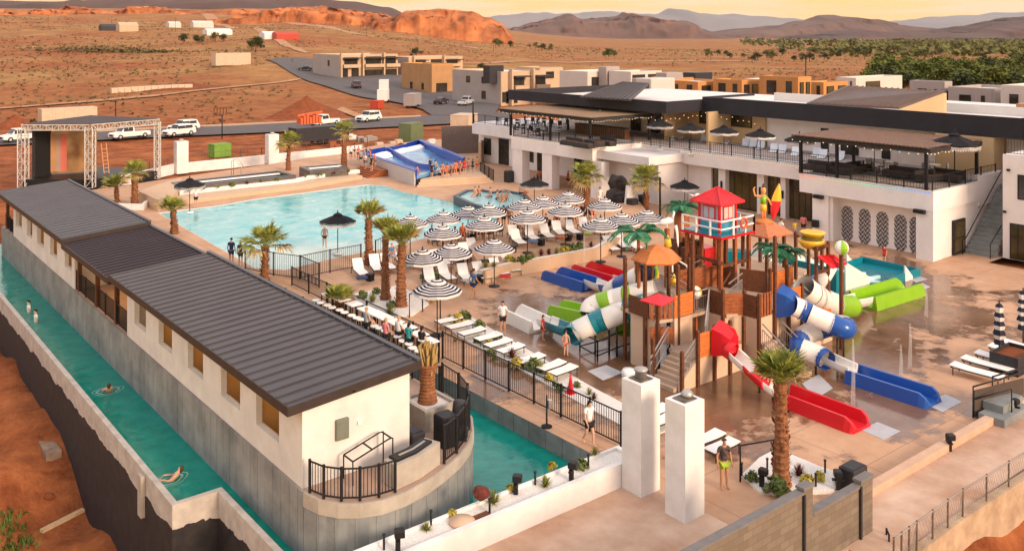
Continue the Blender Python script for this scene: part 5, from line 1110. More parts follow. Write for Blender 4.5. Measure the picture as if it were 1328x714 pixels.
# fascias and roofs
m = MB(); m.box(66.2, 59.0, 7.9, 66.5, 83.5, 9.05); m.box(71.5, 28.9, 7.75, 71.8, 59.0, 9.3); m.box(66.51, 58.98, 7.9, 71.49, 59.2, 9.05); m.box(71.81, 28.9, 7.75, 96, 29.2, 9.3); m.box(71.81, 58.99, 9.06, 80, 59.19, 9.3); m.box(66.51, 83.2, 7.9, 90, 83.5, 9.05); part('fascia', m, fas_m, H_)
m = MB(); m.box(66.51, 59.21, 8.0, 92, 83.19, 8.3); m.box(71.81, 29.21, 8.0, 96, 58.98, 8.55); part('roof', m, roofw, H_)
m = MB(); m.box(82, 30, 8.55, 82.4, 58, 9.35); part('parapet', m, roofw, H_)
rib_m = mat('brown_standing_seam', (.13, .09, .075), .5, .12, .6, metal=.15)
def seam_roof(c, n, m_, lab=None):
    """c: front-left, front-right, back-right, back-left corners"""
    c = [Vector(p) for p in c]; r = MB(); dn = Vector((0, 0, -.18)); r.hexa([p + dn for p in c] + c)
    for i in range(1, n):
        a = c[0].lerp(c[1], i / n); b_ = c[3].lerp(c[2], i / n); r.bar(a + Vector((0, 0, .04)), b_ + Vector((0, 0, .04)), .07, .09)
    return part('metal_roof', r, m_, H_)
fl_, fr_, br_, bl_ = G(1046, 133.5, 9.2), G(1166, 139, 9.2), G(1224, 118, 10.6), G(1098, 111, 10.6)
seam_roof((fl_, fr_, br_, bl_), 16, rib_m)
m = MB(); m.hexa([fr_ + Vector((0, 0, -.7)), fr_ + Vector((.4, -.05, -.7)), br_ + Vector((.4, -.05, -2)), br_ + Vector((0, 0, -2)), fr_ + Vector((0, 0, -.19)), fr_ + Vector((.4, -.05, -.19)), br_ + Vector((.4, -.05, -.19)), br_ + Vector((0, 0, -.19))]); part('gable_wall', m, warm_in, H_)
a_, b_, c_, d_ = G(752, 125, 9.1), G(818, 129, 9.1), G(842, 108, 10.0), G(806, 106, 10.0)
seam_roof((a_, b_, c_, d_), 12, mat('dark_seam_roof', (.06, .05, .05), .5, .1, .6))
# terrace floor and rail
m = MB(); m.box(66.71, 41.02, 4.805, 73.49, 76.1, 4.81); 
for x0, x1, y0, y1 in ((61.45, 73.7, 31.0, 40.9), (65.5, 73.7, 41.0, 56.2), (60.2, 73.4, 62.9, 74.8), (66.0, 73.7, 76.3, 89.5)): pass
part('terrace_floor', m, deckw, H_)
m = MB(); m.box(61.5, 31.02, 4.803, 72.3, 40.95, 4.807); part('terrace_floor', m, mat('banded_terrace_floor', (.30, .23, .20), .8, .4, .9, col2=(.55, .47, .42)), H_)
HT2 = 4.8
tr = mat('terrace_rail', (.02, .018, .018), .5, 0)
fence('thin black railing with round lights along the left terrace edge', [(65.75, 89.6, HT2), (65.75, 76.3, HT2), (60.05, 74.8, HT2), (60.05, 62.8, HT2), (65.3, 62.8, HT2)], 1.0, 2.2, .22, tr)
fence('thin black railing along the lounger terrace of the hotel', [(65.35, 62.6, HT2), (65.35, 41.1, HT2)], 1.0, 2.4, .22, tr)
fence('thin black railing around the right terrace under the brown pergola', [(61.35, 40.8, HT2), (61.35, 30.65, HT2), (71.0, 30.65, HT2)], 1.0, 2.2, .22, tr)
# pergolas
perg = mat('tan_corrugated_roof', (.25, .17, .11), .7, .15, 1.2)
def pergola(lb, x0, x1, y0, y1, z, posts, m_, pitch=.25):
    t = thing('pergola', lb, 'pergola', ((x0 + x1) / 2, (y0 + y1) / 2, HT2)); m = MB(); y = y0
    while y < y1 - .01: m.box(x0 - .3, y, z, x1 + .3, min(y1, y + pitch * .62), z + .07); y += pitch
    m.box(x0 - .3, y0, z - .012, x1 + .3, y1, z + .022); part('roof', m, m_, t)
    m = MB()
    for x in (x0, x1): m.box(x - .08, y0 - .15, z - .36, x + .08, y1 + .15, z - .06)
    for yy in (y0, y1): m.box(x0 + .081, yy - .08, z - .34, x1 - .081, yy + .08, z - .06)
    k = int((y1 - y0) / 1.1)
    for i in range(1, k): yy = lerp(y0, y1, i / k); m.box(x0 + .081, yy - .05, z - .25, x1 - .081, yy + .05, z - .06)
    part('beams', m, dark_m, t)
    for x, y in posts: q = MB(); q.box(x - .1, y - .1, HT2, x + .1, y + .1, z - .36); part('post', q, black_m, t)
    return t
pergola('long tan roofed pergola over the bar at the left end of the hotel terrace', 60.3, 68.6, 63.0, 77.5, 7.55, [(60.3, 75.6), (60.3, 63.4), (68.5, 63.4), (68.5, 75.6), (60.3, 69.2)], perg)
pergola('brown slatted pergola over the right hotel terrace', 61.35, 69.0, 30.9, 41.6, 7.7, [(61.4, 41.0), (61.4, 31.1), (68.9, 31.1), (68.9, 41.0), (61.4, 37.9)], mat('brown_slats', (.17, .10, .07), .6, .25, 2), .3)
bulb = emit('warm_bulb', (1, .72, .40), .7)
def bulbs(lb, pts, n, z_sag=.12, r=.045, m_=bulb):
    t = thing('string_lights', lb, 'string lights', tuple(pts[0])); pts = [Vector(p) for p in pts]; w_ = MB(); b_ = MB()
    for a, c in zip(pts[:-1], pts[1:]):
        pr = None
        for i in range(n + 1):
            s = i / n; p = a.lerp(c, s) - Vector((0, 0, z_sag * abs(math.sin(s * math.pi * 4))))
            if pr is not None: w_.bar(pr, p, .012)
            pr = p
            if i < n: b_.lathe([(.001, -r), (r, 0), (.001, r)], p - Vector((0, 0, .05)), 6)
    part('wire', w_, black_m, t); part('bulbs', b_, m_, t); return t
bulbs('warm bulbs strung along the front of the right pergola', [(61.2, 41.6, 7.4), (61.2, 30.9, 7.4), (69, 30.75, 7.4)], 16)
bulbs('warm bulbs strung along the front of the left pergola', [(60.15, 77.4, 7.3), (60.15, 62.95, 7.3), (68.6, 62.8, 7.3)], 22)
bulbs('warm bulbs hanging below the black roof band behind the terrace', [(66.1, 68, 7.7), (66.1, 59.5, 7.5), (71.4, 58.5, 7.8), (71.4, 52, 7.4)], 10, .3)
bulbs('bulb string on the hotel slab edge under the terrace railing', [(59.85, 74.9, 4.74), (59.85, 62.6, 4.74), (65.14, 62.6, 4.74)], 40, 0, .035)
bulbs('bulb string along the slab edge of the lounger terrace', [(65.14, 56.2, 4.74), (65.14, 41.2, 4.74)], 60, 0, .035)
led = bpy.data.materials.new('coloured_leds'); led.use_nodes = True
def ledm():
    n = led.node_tree; b = n.nodes['Principled BSDF']; tc = n.nodes.new('ShaderNodeTexCoord'); sp = n.nodes.new('ShaderNodeSeparateXYZ'); n.links.new(tc.outputs['Object'], sp.inputs[0]); r = n.nodes.new('ShaderNodeValToRGB'); mr = n.nodes.new('ShaderNodeMapRange'); mr.inputs['From Min'].default_value = 0; mr.inputs['From Max'].default_value = -10.4; n.links.new(sp.outputs[1], mr.inputs[0]); n.links.new(mr.outputs[0], r.inputs[0])
    e = r.color_ramp.elements; e[0].color = (.9, .12, .08, 1); e[1].color = (.05, .2, 1, 1); k = e.new(.5); k.color = (.1, .6, .25, 1); n.links.new(r.outputs[0], b.inputs['Emission Color']); b.inputs['Emission Strength'].default_value = .9; n.links.new(r.outputs[0], b.inputs['Base Color'])
ledm()
bulbs('colour changing light string on the slab edge of the right terrace', [(61.14, 40.9, 4.72), (61.14, 30.6, 4.72)], 48, 0, .05, led)
# bar, seating and tables on the terrace
t = thing('bar_counter', 'dark slatted bar counter under the left pergola', 'bar', (67, 66, HT2)); m = MB(); a, b_ = YX(820, 68), YX(755, 68)
m.box(67.0, a, HT2, 67.6, b_, HT2 + 1.05); part('front', m, wood_d, t); m = MB(); m.box(66.9, a - .1, HT2 + 1.05, 67.75, b_ + .1, HT2 + 1.12); part('top', m, dark_m, t); m = MB(); y = a
while y < b_: m.box(66.94, y, HT2, 66.998, y + .16, HT2 + 1.04); y += .32
part('slats', m, mat('bar_slat', (.16, .10, .07), .6, .2, 4), t)
def sofa(sz=2.2):
    t = thing('sofa', 'x', 'sofa'); m = MB(); m.rbox(-.45, -sz / 2, .12, .45, sz / 2, .45, .05); part('seat', m, dark_m, t); m = MB(); m.rbox(.3, -sz / 2, .3, .5, sz / 2, .85, .05); part('backrest', m, dark_m, t)
    m = MB(); m.rbox(-.42, -sz / 2 + .06, .451, .28, -.02, .58, .04); m.rbox(-.42, .02, .451, .28, sz / 2 - .06, .58, .04); part('cushion', m, mat('brown_cushion', (.07, .045, .035), .9, .2, 4), t); return Proto(t)
SF = sofa()
for i, (px, py, rz) in enumerate([(740, 190, 0), (757, 193, 0), (770, 192, 1.5), (785, 190, 0), (1060, 223, 0), (1090, 226, 0), (1115, 224, 1.5), (1165, 231, 0), (1190, 234, 0), (1205, 236, 1.4), (1195, 208, 1.57), (1225, 206, 1.57), (1262, 208, 3.1), (1280, 210, 3.1), (1228, 235, 0)]):
    SF.place(G(px, py, HT2 + .01), rz, f'low dark lounge sofa on the {"left" if i < 4 else "right"} hotel terrace, {ORD[i if i < 4 else i - 4]} from the left', 'dark sofas on the hotel terrace')
def cafe():
    t = thing('cafe_table', 'x', 'table'); m = MB(); m.lathe([(.45, .72), (.45, .76)], n=14); part('tabletop', m, white_p, t); m = MB(); m.lathe([(.25, 0), (.25, .03), (.04, .05), (.04, .72)], n=10); part('pedestal', m, black_m, t); return Proto(t)
def cafe_chair(m_):
    t = thing('chair', 'x', 'chair'); m = MB(); m.rbox(-.22, -.22, .42, .22, .22, .47, .02); part('seat', m, m_, t); m = MB(); m.rbox(.18, -.22, .47, .23, .22, .92, .015); part('backrest', m, m_, t)
    for x in (-.19, .19):
        for y in (-.19, .19): l = MB(); l.bar((x, y, 0), (x, y, .42), .035); part('leg', l, black_m, t)
    return Proto(t)
stripe_m = bpy.data.materials.new('black_white_stripe'); stripe_m.use_nodes = True
def stm():
    n = stripe_m.node_tree; b = n.nodes['Principled BSDF']; tc = n.nodes.new('ShaderNodeTexCoord'); wv = n.nodes.new('ShaderNodeTexWave'); wv.bands_direction = 'Y'; wv.inputs['Scale'].default_value = 3.2; n.links.new(tc.outputs['Object'], wv.inputs['Vector']); r = n.nodes.new('ShaderNodeValToRGB'); r.color_ramp.interpolation = 'CONSTANT'; r.color_ramp.elements[0].color = (.02, .02, .02, 1); r.color_ramp.elements[1].position = .5; r.color_ramp.elements[1].color = (.75, .72, .68, 1); n.links.new(wv.outputs['Fac'], r.inputs[0]); n.links.new(r.outputs[0], b.inputs['Base Color'])
stm()
CT = cafe(); CH = cafe_chair(dark_m); CS_ = cafe_chair(stripe_m)
for i, (px, py) in enumerate([(655, 162), (672, 166), (690, 161), (706, 164), (726, 166), (678, 173), (699, 176), (1130, 222), (1148, 226), (1212, 226), (983, 187), (1000, 189), (1040, 192), (1055, 194)]):
    p = G(px, py, HT2 + .01); CT.place(p, 0, f'round white cafe table on the hotel terrace, {ORD[i]} of its kind', 'cafe tables on the hotel terrace')
    for k in range(3):
        a = k * 2.1 + i; (CS_ if i > 6 else CH).place((p.x + .75 * math.cos(a), p.y + .75 * math.sin(a), p.z), a, f'{"striped" if i > 6 else "dark"} chair around the {ORD[i]} cafe table of the hotel terrace', 'chairs around the terrace cafe tables')
window(73.49, 54.5, 61.0, 6.4, 7.7, mull=3, warm=True); 
for a, b_ in ((66.5, 68.0), (69.5, 71.0)): window(73.79, a, b_, 4.85, 7.1, nm='glass_door')
for a, b_ in ((1064, 1074), (1090, 1113), (1143, 1154)): window(73.79, YX(b_, 73.7), YX(a, 73.7), 4.85, 7.0, nm='glass_door')
# stair and right annex
t = thing('staircase', 'grey concrete stair with a black handrail rising beside the hotel door', 'stair', (66, 29.5, 0)); m = MB(); n = 16
for i in range(n): m.box(65.5 + i * .36, 28.4, 0 if i == 0 else (i - 1) * .27, 65.5 + (i + 1) * .36 + .02, 30.35, (i + 1) * .27)
part('steps', m, conc_g, t); m = MB(); m.tube([(65.0, 30.3, 0), (65.0, 30.3, 1.0), (65.5, 30.3, 1.1), (71.2, 30.3, 5.3)], .04, 6); m.tube([(65.2, 28.5, 0), (65.2, 28.5, 1.0), (67, 28.5, 2.1)], .04, 6); part('handrail', m, black_m, t)
A_ = thing('annex_building', 'white hotel annex cut by the right picture edge, terrace rail on its roof', 'building', (70, 22, 0)); m = MB(); m.box(66.2, 5, 0, 80, 28.1, 7.2); part('wall', m, facade, A_)
window(66.19, YX(1331, 66.2), YX(1310, 66.2), .05, 2.5, A_, 'glass_door', 1, True); window(66.19, YX(1340, 66.2), YX(1320, 66.2), 4.2, 5.9, A_)
m = MB(); m.box(72, 5, 7.2, 72.3, 28.6, 11); part('upper_wall', m, fas_m, A_)
m = MB(); m.box(70.5, 5, 10.2, 76, 29, 10.45); part('roof', m, mat('tile_roof', (.5, .25, .15), .8, .2, 3), A_)
fence('black railing on the roof edge of the right annex', [(66.35, 28.0, 7.2), (66.35, 10, 7.2)], 1.1, 2.2, .2, tr)
for px, py in ((1308, 222), (1303, 276)):
    y = YX(px, 66.15); m = MB(); m.lathe([(.001, 0), (.12, .02), (.12, .15), (.001, .17)], (66.1, y, ZP(py, DEP(66.1, y))), 10); part('wall_lamp', m, black_m, A_)
# speakers on pillars
for px, py, lb in ((1062, 255, 'small black speaker under the slab above the left lattice pillar'), (1193, 274, 'small black speaker under the slab above the right lattice pillar'), (1056, 287, 'black wall box on the left lattice pillar')):
    y = YX(px, 61.1); z = ZP(py, DEP(61.1, y)); m = MB(); m.rbox(60.85, y - .4, z - .12 if py != 287 else z - .4, 61.17, y + .4 if py != 287 else y + .1, z + .14, .03); solo('speaker', m, black_m, lb, 'speaker')
# light poles, rock fall, bins
for px, pb, pt, lb in ((797, 252, 221, 'dark slim pole behind the rock waterfall'), (856, 285, 230, 'dark slim pole right of the hotel palm'), (613.5, 160, 131, 'dark slim pole at the far left end of the terrace')):
    z = 0 if pb > 200 else HT2; p = G(px, pb, z); h = ZP(pt, DEP(p.x, p.y)); m = MB(); m.tube([p, (p.x, p.y, h)], .09, 8); m.lathe([(.14, 0), (.14, .1)], p, 8); solo('pole', m, black_m, lb, 'pole')
rockm = mat('dark_rock', (.055, .045, .04), .9, .5, 1.2, .8)
c = G(800, 268, 0)
for i, (dx, dy, r, z) in enumerate([(0, 0, 1.7, 1.0), (1.5, -1.0, 1.4, .8), (.4, .3, 1.4, 2.6), (2.2, -2.2, 1.0, .5), (1.2, -.8, .9, 2.0)]):
    rk = rock(r * .62, 30 + i, .9); rk.xf(Matrix.Translation((c.x + dx * .6, c.y + dy * .6, z * .8))); solo('boulder', rk, rockm, f'dark boulder of the rock waterfall in front of the hotel, {["left bottom", "right bottom", "topmost", "farthest right", "middle upper"][i]} one', 'rock')
m = MB(); p = c + Vector((-.3, -2.0, 0)); m.loft([[(p.x - .5, p.y, 2.2), (p.x + .3, p.y - .4, 2.2), (p.x + .3, p.y - .3, 2.25), (p.x - .5, p.y + .1, 2.25)], [(p.x - .9, p.y - .5, 0.02), (p.x + .2, p.y - 1, 0.02), (p.x + .2, p.y - .5, 0.02), (p.x - .9, p.y, 0.02)]]); solo('waterfall', m, mat('white_water', (.75, .72, .70), .5, .1, 3), 'thin white fall of water over the dark rocks', 'waterfall')
for i, (px, py) in enumerate([(660, 236), (833, 270), (820, 275), (806, 272)]):
    p = G(px, py, 0); m = MB(); m.rbox(p.x - .4, p.y - .4, 0, p.x + .4, p.y + .4, 1.15, .05); m.box(p.x - .33, p.y - .33, 1.15, p.x + .33, p.y + .33, 1.2); solo('bin', m, dark_m, ['dark square bin beside the first hotel pillar', 'dark square bin against the blank hotel wall', 'dark square bin right of the rock waterfall', 'dark square bin nearest the rock waterfall'][i], 'bin')
# terrace slab of the loungers, planting along the tan wall
TER = [xy(G(*p)) for p in [(628, 367), (664, 357), (720, 347), (776, 336), (800, 322), (850, 300), (830, 272), (760, 276), (690, 272), (655, 290), (640, 300), (620, 318), (612, 340)]]
m = MB(); m.prism(TER, -.2, TZ - .02); struct('terrace', m, deck_m)
t = thing('planter_wall', 'low tan wall edging the raised lounger terrace above the splash pad', 'wall', tuple(G(700, 350))); m = MB()
wl = [xy(G(*p)) for p in [(628, 368), (664, 357.5), (692, 353), (720, 347.5), (748, 342), (776, 336.5), (800, 322)]]
m.path(wl, -.1, TZ + .12, .18); part('wall', m, tan_st, t)
m = MB(); m.path([(a, b + .3) for a, b in wl], TZ - .05, TZ + .06, .5); struct('planting_strip', m, pebble)
for i, (px, py, k) in enumerate([(660, 335, 'y'), (668, 337, 's'), (677, 337, 'g'), (683, 334, 'g'), (691, 331, 's'), (702, 327, 'r'), (712, 326, 'r'), (722, 325, 's'), (732, 323, 'y'), (743, 321, 'g'), (752, 319, 'g'), (640, 343, 's'), (630, 342, 's'), (767, 316, 'r')]):
    shrub(k, G(px, py + 4, TZ), .75, f'{KN[k]} plant along the top of the tan terrace wall, {ORD[i]} of the row', 'plants along the tan terrace wall')
# ------------------------------------------------------------------ surf machine
S_ = thing('surf_machine', 'big blue stationary wave machine with a light grey curved hull beside the pool', 'wave machine', tuple(G(540, 225)))
hull = mat('pale_grey_hull', (.50, .47, .45), .6, .06, 1); deepblue = mat('royal_blue_vinyl', (.010, .045, .33), .35, .08, 1); sheet = mat('bright_blue_sheet', (.02, .20, .48), .15, .25, .6, .2, col2=(.22, .50, .70))
c0, c1, c2, c3 = G(468, 213, 0), G(539, 241, 0), G(602, 223, 0), G(545, 196, 0)     # back-left, front-left, front-right, back-right
def sp2(u, v, z):       # u across 0..1 left to right, v along 0 (back) .. 1 (front)
    a = c0.lerp(c1, v); b = c3.lerp(c2, v); p = a.lerp(b, u); return Vector((p.x, p.y, z))
def wallz(v): return lerp(1.45, 1.55, sstep(.1, .95, v))
n = 16
for side in (0, 1):
    m = MB(); b_ = MB(); L = []
    for i in range(n + 1):
        v = i / n; u = side; o = -.03 if side == 0 else .03
        L.append([sp2(u, v, 0), sp2(u + o, v, 0), sp2(u + o, v, wallz(v)), sp2(u, v, wallz(v))])
    m.loft(L, 0, True); part('hull', m, hull, S_)
    B = []
    for i in range(n + 1):
        v = i / n; o = .006 if side == 0 else -.006; B.append([sp2(side + o, v, .5), sp2(side + o * 3, v, .5), sp2(side + o * 6, v, wallz(v) + .06), sp2(side - o * 5, v, wallz(v) + .08)])
    b_.loft(B, 0, True); part('padding', b_, deepblue, S_)
m = MB(); R_ = []
for i in range(n + 1):
    v = i / n; z = lerp(.95, .5, sstep(0, .55, v)) + .45 * sstep(.65, 1, v); R_.append([sp2(.02, v, z - .3), sp2(.98, v, z - .3), sp2(.98, v, z), sp2(.02, v, z)])
m.loft(R_, 0, True); part('wave_sheet', m, sheet, S_)
m = MB(); p, q = sp2(0, 0, 0), sp2(1, 0, 0); back = MB()
for i in range(8):
    a = p.lerp(q, i / 8); b2 = p.lerp(q, (i + .97) / 8); h = 1.4 + .12 * math.sin(i * 1.1); back.hexa([a, b2, b2 + Vector((.3, .3, 0)), a + Vector((.3, .3, 0)), a + Vector((0, 0, h)), b2 + Vector((0, 0, h)), b2 + Vector((.3, .3, h)), a + Vector((.3, .3, h))])
part('back_wall', back, deepblue, S_)
m = MB(); R_ = []
for i in range(n + 1):
    v = .04 + .93 * i / n; z = lerp(.95, .5, sstep(0, .55, v)) + .45 * sstep(.65, 1, v); u = .40; R_.append([sp2(u - .02, v, z - .1), sp2(u + .02, v, z - .1), sp2(u + .012, v, z + .55), sp2(u - .012, v, z + .55)])
m.loft(R_, 0, True); part('divider', m, deepblue, S_)
foam = mat('white_foam', (.78, .80, .80), .6, .06, 3)
m = MB()
for (u0, u1, v0, v1) in ((.05, .37, .06, .16), (.45, .95, .07, .18), (.08, .34, .18, .23)):
    R_ = []
    for i in range(9):
        u = lerp(u0, u1, i / 8); zz = .95 - .2 * v0; R_.append([sp2(u, v0, zz), sp2(u, v1, zz - .1), sp2(u, v1 * .98, zz + .12 + .1 * noise.noise((u * 9, 1, 1))), sp2(u, v0 * 1.05, zz + .2 + .12 * noise.noise((u * 9, 3, 1)))])
    m.loft(R_, 0, True)
part('foam', m, foam, S_)
# concrete steps and rails before it
m = MB(); p0, p1, p2 = G(541, 243, 0), G(640, 237, 0), G(618, 226, 0)
for k in range(3):
    a, b_, c_ = p0 + Vector((.35 * k, .25 * k, 0)), p1 + Vector((-.1 * k, .45 * k, 0)), p2
    m.prism([xy(a), xy(b_), xy(c_), xy(p0 + Vector((1.4, 1.4, 0)))], .2 * k - .05 if k else -.1, .2 * (k + 1))
solo('steps', m, tan_st, 'wide tan steps in front of the blue surf machine', 'steps')
fence('black railing at the right side of the surf machine steps', [tuple(G(640, 236, 0)), tuple(G(618, 226, 0) + Vector((.5, 0, 0)))], 1.3, 2, .15)
m = MB()
for k in range(5): a = G(478, 224, 0); m.box(a.x - 2 + k * .35, a.y - 3.5, k * .14, a.x + 1.2, a.y + 1.0, (k + 1) * .14 - .002)
solo('wooden_stair', m, wood, 'brown timber stair and platform left of the surf machine', 'stair')
# spa and dark tubs
t = thing('hot_tub', 'raised spa with dark tiled curved rim at the right end of the wave pool', 'hot tub', tuple(G(645, 262))); tile = mat('dark_tile', (.05, .055, .07), .35, .3, 4)
sp = [xy(G(*p)) for p in [(588, 264), (612, 275), (632, 281), (655, 281), (690, 271), (682, 261), (655, 256), (640, 258), (625, 255), (603, 256)]]
m = MB(); m.path(sp + [sp[0]], -.4, .75, .35, side=1); part('rim', m, tile, t); m = MB(); m.poly_holes(sp, [], .58); part('water', m, water_mat('spa_water', (.20, .48, .52), (.4, .62, .62), rip=2.5), t)
m = MB(); p = G(648, 268, .6); m.tube([p + Vector((0, 0, 0)), p + Vector((0, 0, .9)), p + Vector((.2, -.2, 1.35)), p + Vector((.6, -.6, 1.3)), p + Vector((.8, -.8, .9)), p + Vector((.8, -.8, 0))], .03, 6); part('grab_rail', m, steel, t)
tubm = bpy.data.materials.new('stacked_dark_stone'); tubm.use_nodes = True
def tbm():
    n = tubm.node_tree; b = n.nodes['Principled BSDF']; tc = n.nodes.new('ShaderNodeTexCoord'); mp = n.nodes.new('ShaderNodeMapping'); mp.inputs['Rotation'].default_value = (rad(90), 0, 0); n.links.new(tc.outputs['Object'], mp.inputs[0]); k = n.nodes.new('ShaderNodeTexBrick'); k.inputs['Scale'].default_value = 1; k.inputs['Brick Width'].default_value = .6; k.inputs['Row Height'].default_value = .16; k.inputs['Mortar Size'].default_value = .012; k.inputs['Color1'].default_value = (.085, .065, .055, 1); k.inputs['Color2'].default_value = (.15, .115, .095, 1); k.inputs['Mortar'].default_value = (.03, .025, .025, 1); n.links.new(mp.outputs[0], k.inputs['Vector']); n.links.new(k.outputs['Color'], b.inputs['Base Color'])
tbm()
def tub(lb, q, z0, z1):
    P = [G(*p, z1) for p in q]; t = thing('hot_tub', lb, 'hot tub', tuple(P[0])); P2 = flatp(P); area = sum(P2[i][0] * P2[(i + 1) % 4][1] - P2[(i + 1) % 4][0] * P2[i][1] for i in range(4)); m = MB(); m.path(P2, z0, z1, .55, closed=True, side=1 if area > 0 else -1); part('stone_wall', m, tubm, t)
    m = MB(); m.path(P2, z1 + .003, z1 + .07, .5, closed=True, side=1 if area > 0 else -1); part('rim', m, tile, t); m = MB(); m.poly_holes(P2, [], z1 - .28); part('water', m, mat('still_dark_water', (.05, .07, .08), .05, .2, 1), t); c = sum((Vector(p) for p in P), Vector()) / 4
    m = MB(); a = P[0].lerp(P[3], .5); b_ = P[1].lerp(P[2], .5); m.bar(a.lerp(b_, .1) + Vector((0, 0, .06)), a.lerp(b_, .92) + Vector((0, 0, .06)), .5, .08); part('step_lid', m, white_p, t)
tub('long black stone hot tub beyond the left end of the wave pool', [(232, 243), (384, 228), (362, 221.5), (222, 237)], -.2, 1.0)
tub('second shorter black stone hot tub nearer the surf machine', [(402, 222.5), (452, 218), (440, 213), (388, 217)], -.2, 1.1)
m = MB(); m.prism([xy(G(*p, .35)) for p in [(222, 262), (300, 252), (400, 240), (470, 228), (455, 224), (398, 231), (300, 246), (225, 254)]], -.1, .35); solo('ledge', m, tan_st, 'pale curved ledge with small stones between the black tubs and the pool', 'ledge')
m = MB(); P = [G(*p, .5) for p in [(232, 250), (300, 243), (385, 234), (402, 230), (465, 222)]]; m.path(flatp(P), .3, .7, .5); solo('pebble_planter', m, white, 'narrow white planter with small shrubs along the black tubs', 'planter')
for i in range(12):
    p = P[0].lerp(P[4], (i + .5) / 12); q = G(lerp(236, 462, (i + .5) / 12), lerp(249, 222, (i + .5) / 12), .7); shrub('grs'[i % 3], q, .6, f'small {KN["grs"[i % 3]]} plant in front of the black tubs, {ORD[i]} from the left', 'small plants in front of the black tubs')
m = MB(); p = G(300, 229, 0)
m.tube([p, p + Vector((0, 0, 1.7)), p + Vector((.5, 0, 1.9)), p + Vector((.9, -.5, 1.0)), p + Vector((.9, -.5, 0))], .04, 6); m.tube([p + Vector((.4, .4, 0)), p + Vector((.4, .4, 1.7)), p + Vector((.9, .4, 1.9)), p + Vector((1.3, -.1, 1.0))], .04, 6); solo('grab_rail', m, steel, 'steel grab rail at the back of the long black tub', 'rail')
# far boundary wall with white pillars
wa = [G(*p) for p in [(150, 240), (226, 222), (300, 214.5), (356, 208.5), (420, 202), (470, 196)]]
m = MB(); m.path(flatp(wa), -.3, .85, .3); solo('boundary_wall', m, white, 'low white boundary wall beyond the pool, joined to two white pillars', 'wall')
for px, pb, pt, lb in ((235, 222, 183, 'white square pillar at the far boundary wall, left one'), (353, 210, 174, 'white square pillar at the far boundary wall, right one')):
    p = G(px, pb); h = ZP(pt, DEP(p.x, p.y)); t = thing('pillar', lb, 'pillar', tuple(p)); m = MB(); m.box(p.x - .65, p.y - .5, -.2, p.x + .65, p.y + .6, h); part('shaft', m, white, t); m = MB(); m.lathe([(.3, 0), (.25, .2), (.1, .25)], (p.x, p.y, h), 10); part('vent', m, conc, t)
fence('thin black wire fence beyond the white boundary wall', [tuple(p + Vector((2.0, 2.2, .2))) for p in wa], 1.3, 3.5, .9, mat('thin_wire', (.10, .07, .06), .6, 0))
for i in range(14):
    u = (i + .5) / 14; px = lerp(262, 400, u); shrub('gs'[i % 2], G(px, lerp(216, 203, u), .1) + Vector((.9, .9, .3)), .7, f'small {KN["gs"[i % 2]]} plant on top of the white boundary wall, {ORD[i]} from the left', 'small plants on the boundary wall')
# pool fence
fence('black pool fence facing the bar tables', [tuple(G(*p)) for p in [(318, 349), (355, 357.5), (389, 362), (414, 373)]], 1.5, 2.4, .14)
fence('black pool fence running from the corner post to the left palm', [tuple(G(*p)) for p in [(389, 362), (428, 353.5), (468, 346)]], 1.5, 2.4, .14)
fence('short black fence behind the left palm', [tuple(G(*p)) for p in [(487, 334), (497, 329)]], 1.2, 2, .3)
m = MB(); p = G(573, 378); 
m.tube([G(531, 411), G(531, 411) + Vector((0, 0, 1.25)), G(548, 404) + Vector((0, 0, 1.25)), G(571, 414) + Vector((0, 0, 1.25)), G(571, 414)], .04, 6); m.tube([G(548, 404), G(548, 404) + Vector((0, 0, 1.25))], .04, 6); solo('shower_frame', m, black_m, 'open black pipe frame at the foot of the solitary parasol', 'frame')
# stage with truss roof and screen
tr_m = mat('truss_aluminium', (.52, .50, .47), .4, .1, 3, metal=.3)
T_ = thing('stage', 'outdoor stage of silver truss with a dark roof and a big screen', 'stage', tuple(G(100, 236)))
def truss(m, a, b, w=.5, n=None):
    a = Vector(a); b = Vector(b); d = (b - a).normalized(); up = Vector((0, 0, 1)) if abs(d.z) < .9 else Vector((CS, -SN, 0)); x = d.cross(up).normalized(); y = x.cross(d); n = n or max(2, int((b - a).length / (w * 1.1)))
    cs = [(x * i + y * j) * w / 2 for i, j in ((-1, -1), (1, -1), (1, 1), (-1, 1))]
    for c in cs: m.bar(a + c, b + c, .085)
    for i in range(n):
        p = a.lerp(b, i / n); q = a.lerp(b, (i + 1) / n)
        for k in range(4):
            c, e = cs[k], cs[(k + 1) % 4]; m.bar(p + c, q + e, .05) if i % 2 else m.bar(p + e, q + c, .05); m.bar(p + c, p + e, .045)
def stg(px, py): return G(px, py, 0)
fl_, fr_, br_, bl_ = stg(30, 243), stg(117, 243), stg(204, 231), stg(118, 224)
hz = ZP(166, DEP(fl_.x, fl_.y)); hz = 6.1
for p in (fl_, fr_, br_):
    m = MB(); truss(m, p, p + Vector((0, 0, hz)), .75 if p is not br_ else .5); part('tower', m, tr_m, T_)
m = MB(); top = [p + Vector((0, 0, hz)) for p in (fl_, fr_, br_, bl_)]
for a, b_ in zip(top, top[1:] + top[:1]): truss(m, a, b_, .55)
part('roof_truss', m, tr_m, T_)
m = MB(); m.hexa([p + Vector((0, 0, .3)) for p in top] + [p + Vector((0, 0, .36)) for p in top]); part('roof_cover', m, mat('dark_roof_cover', (.06, .045, .045), .7, .15, .5), T_)
scr = bpy.data.materials.new('screen_image'); scr.use_nodes = True
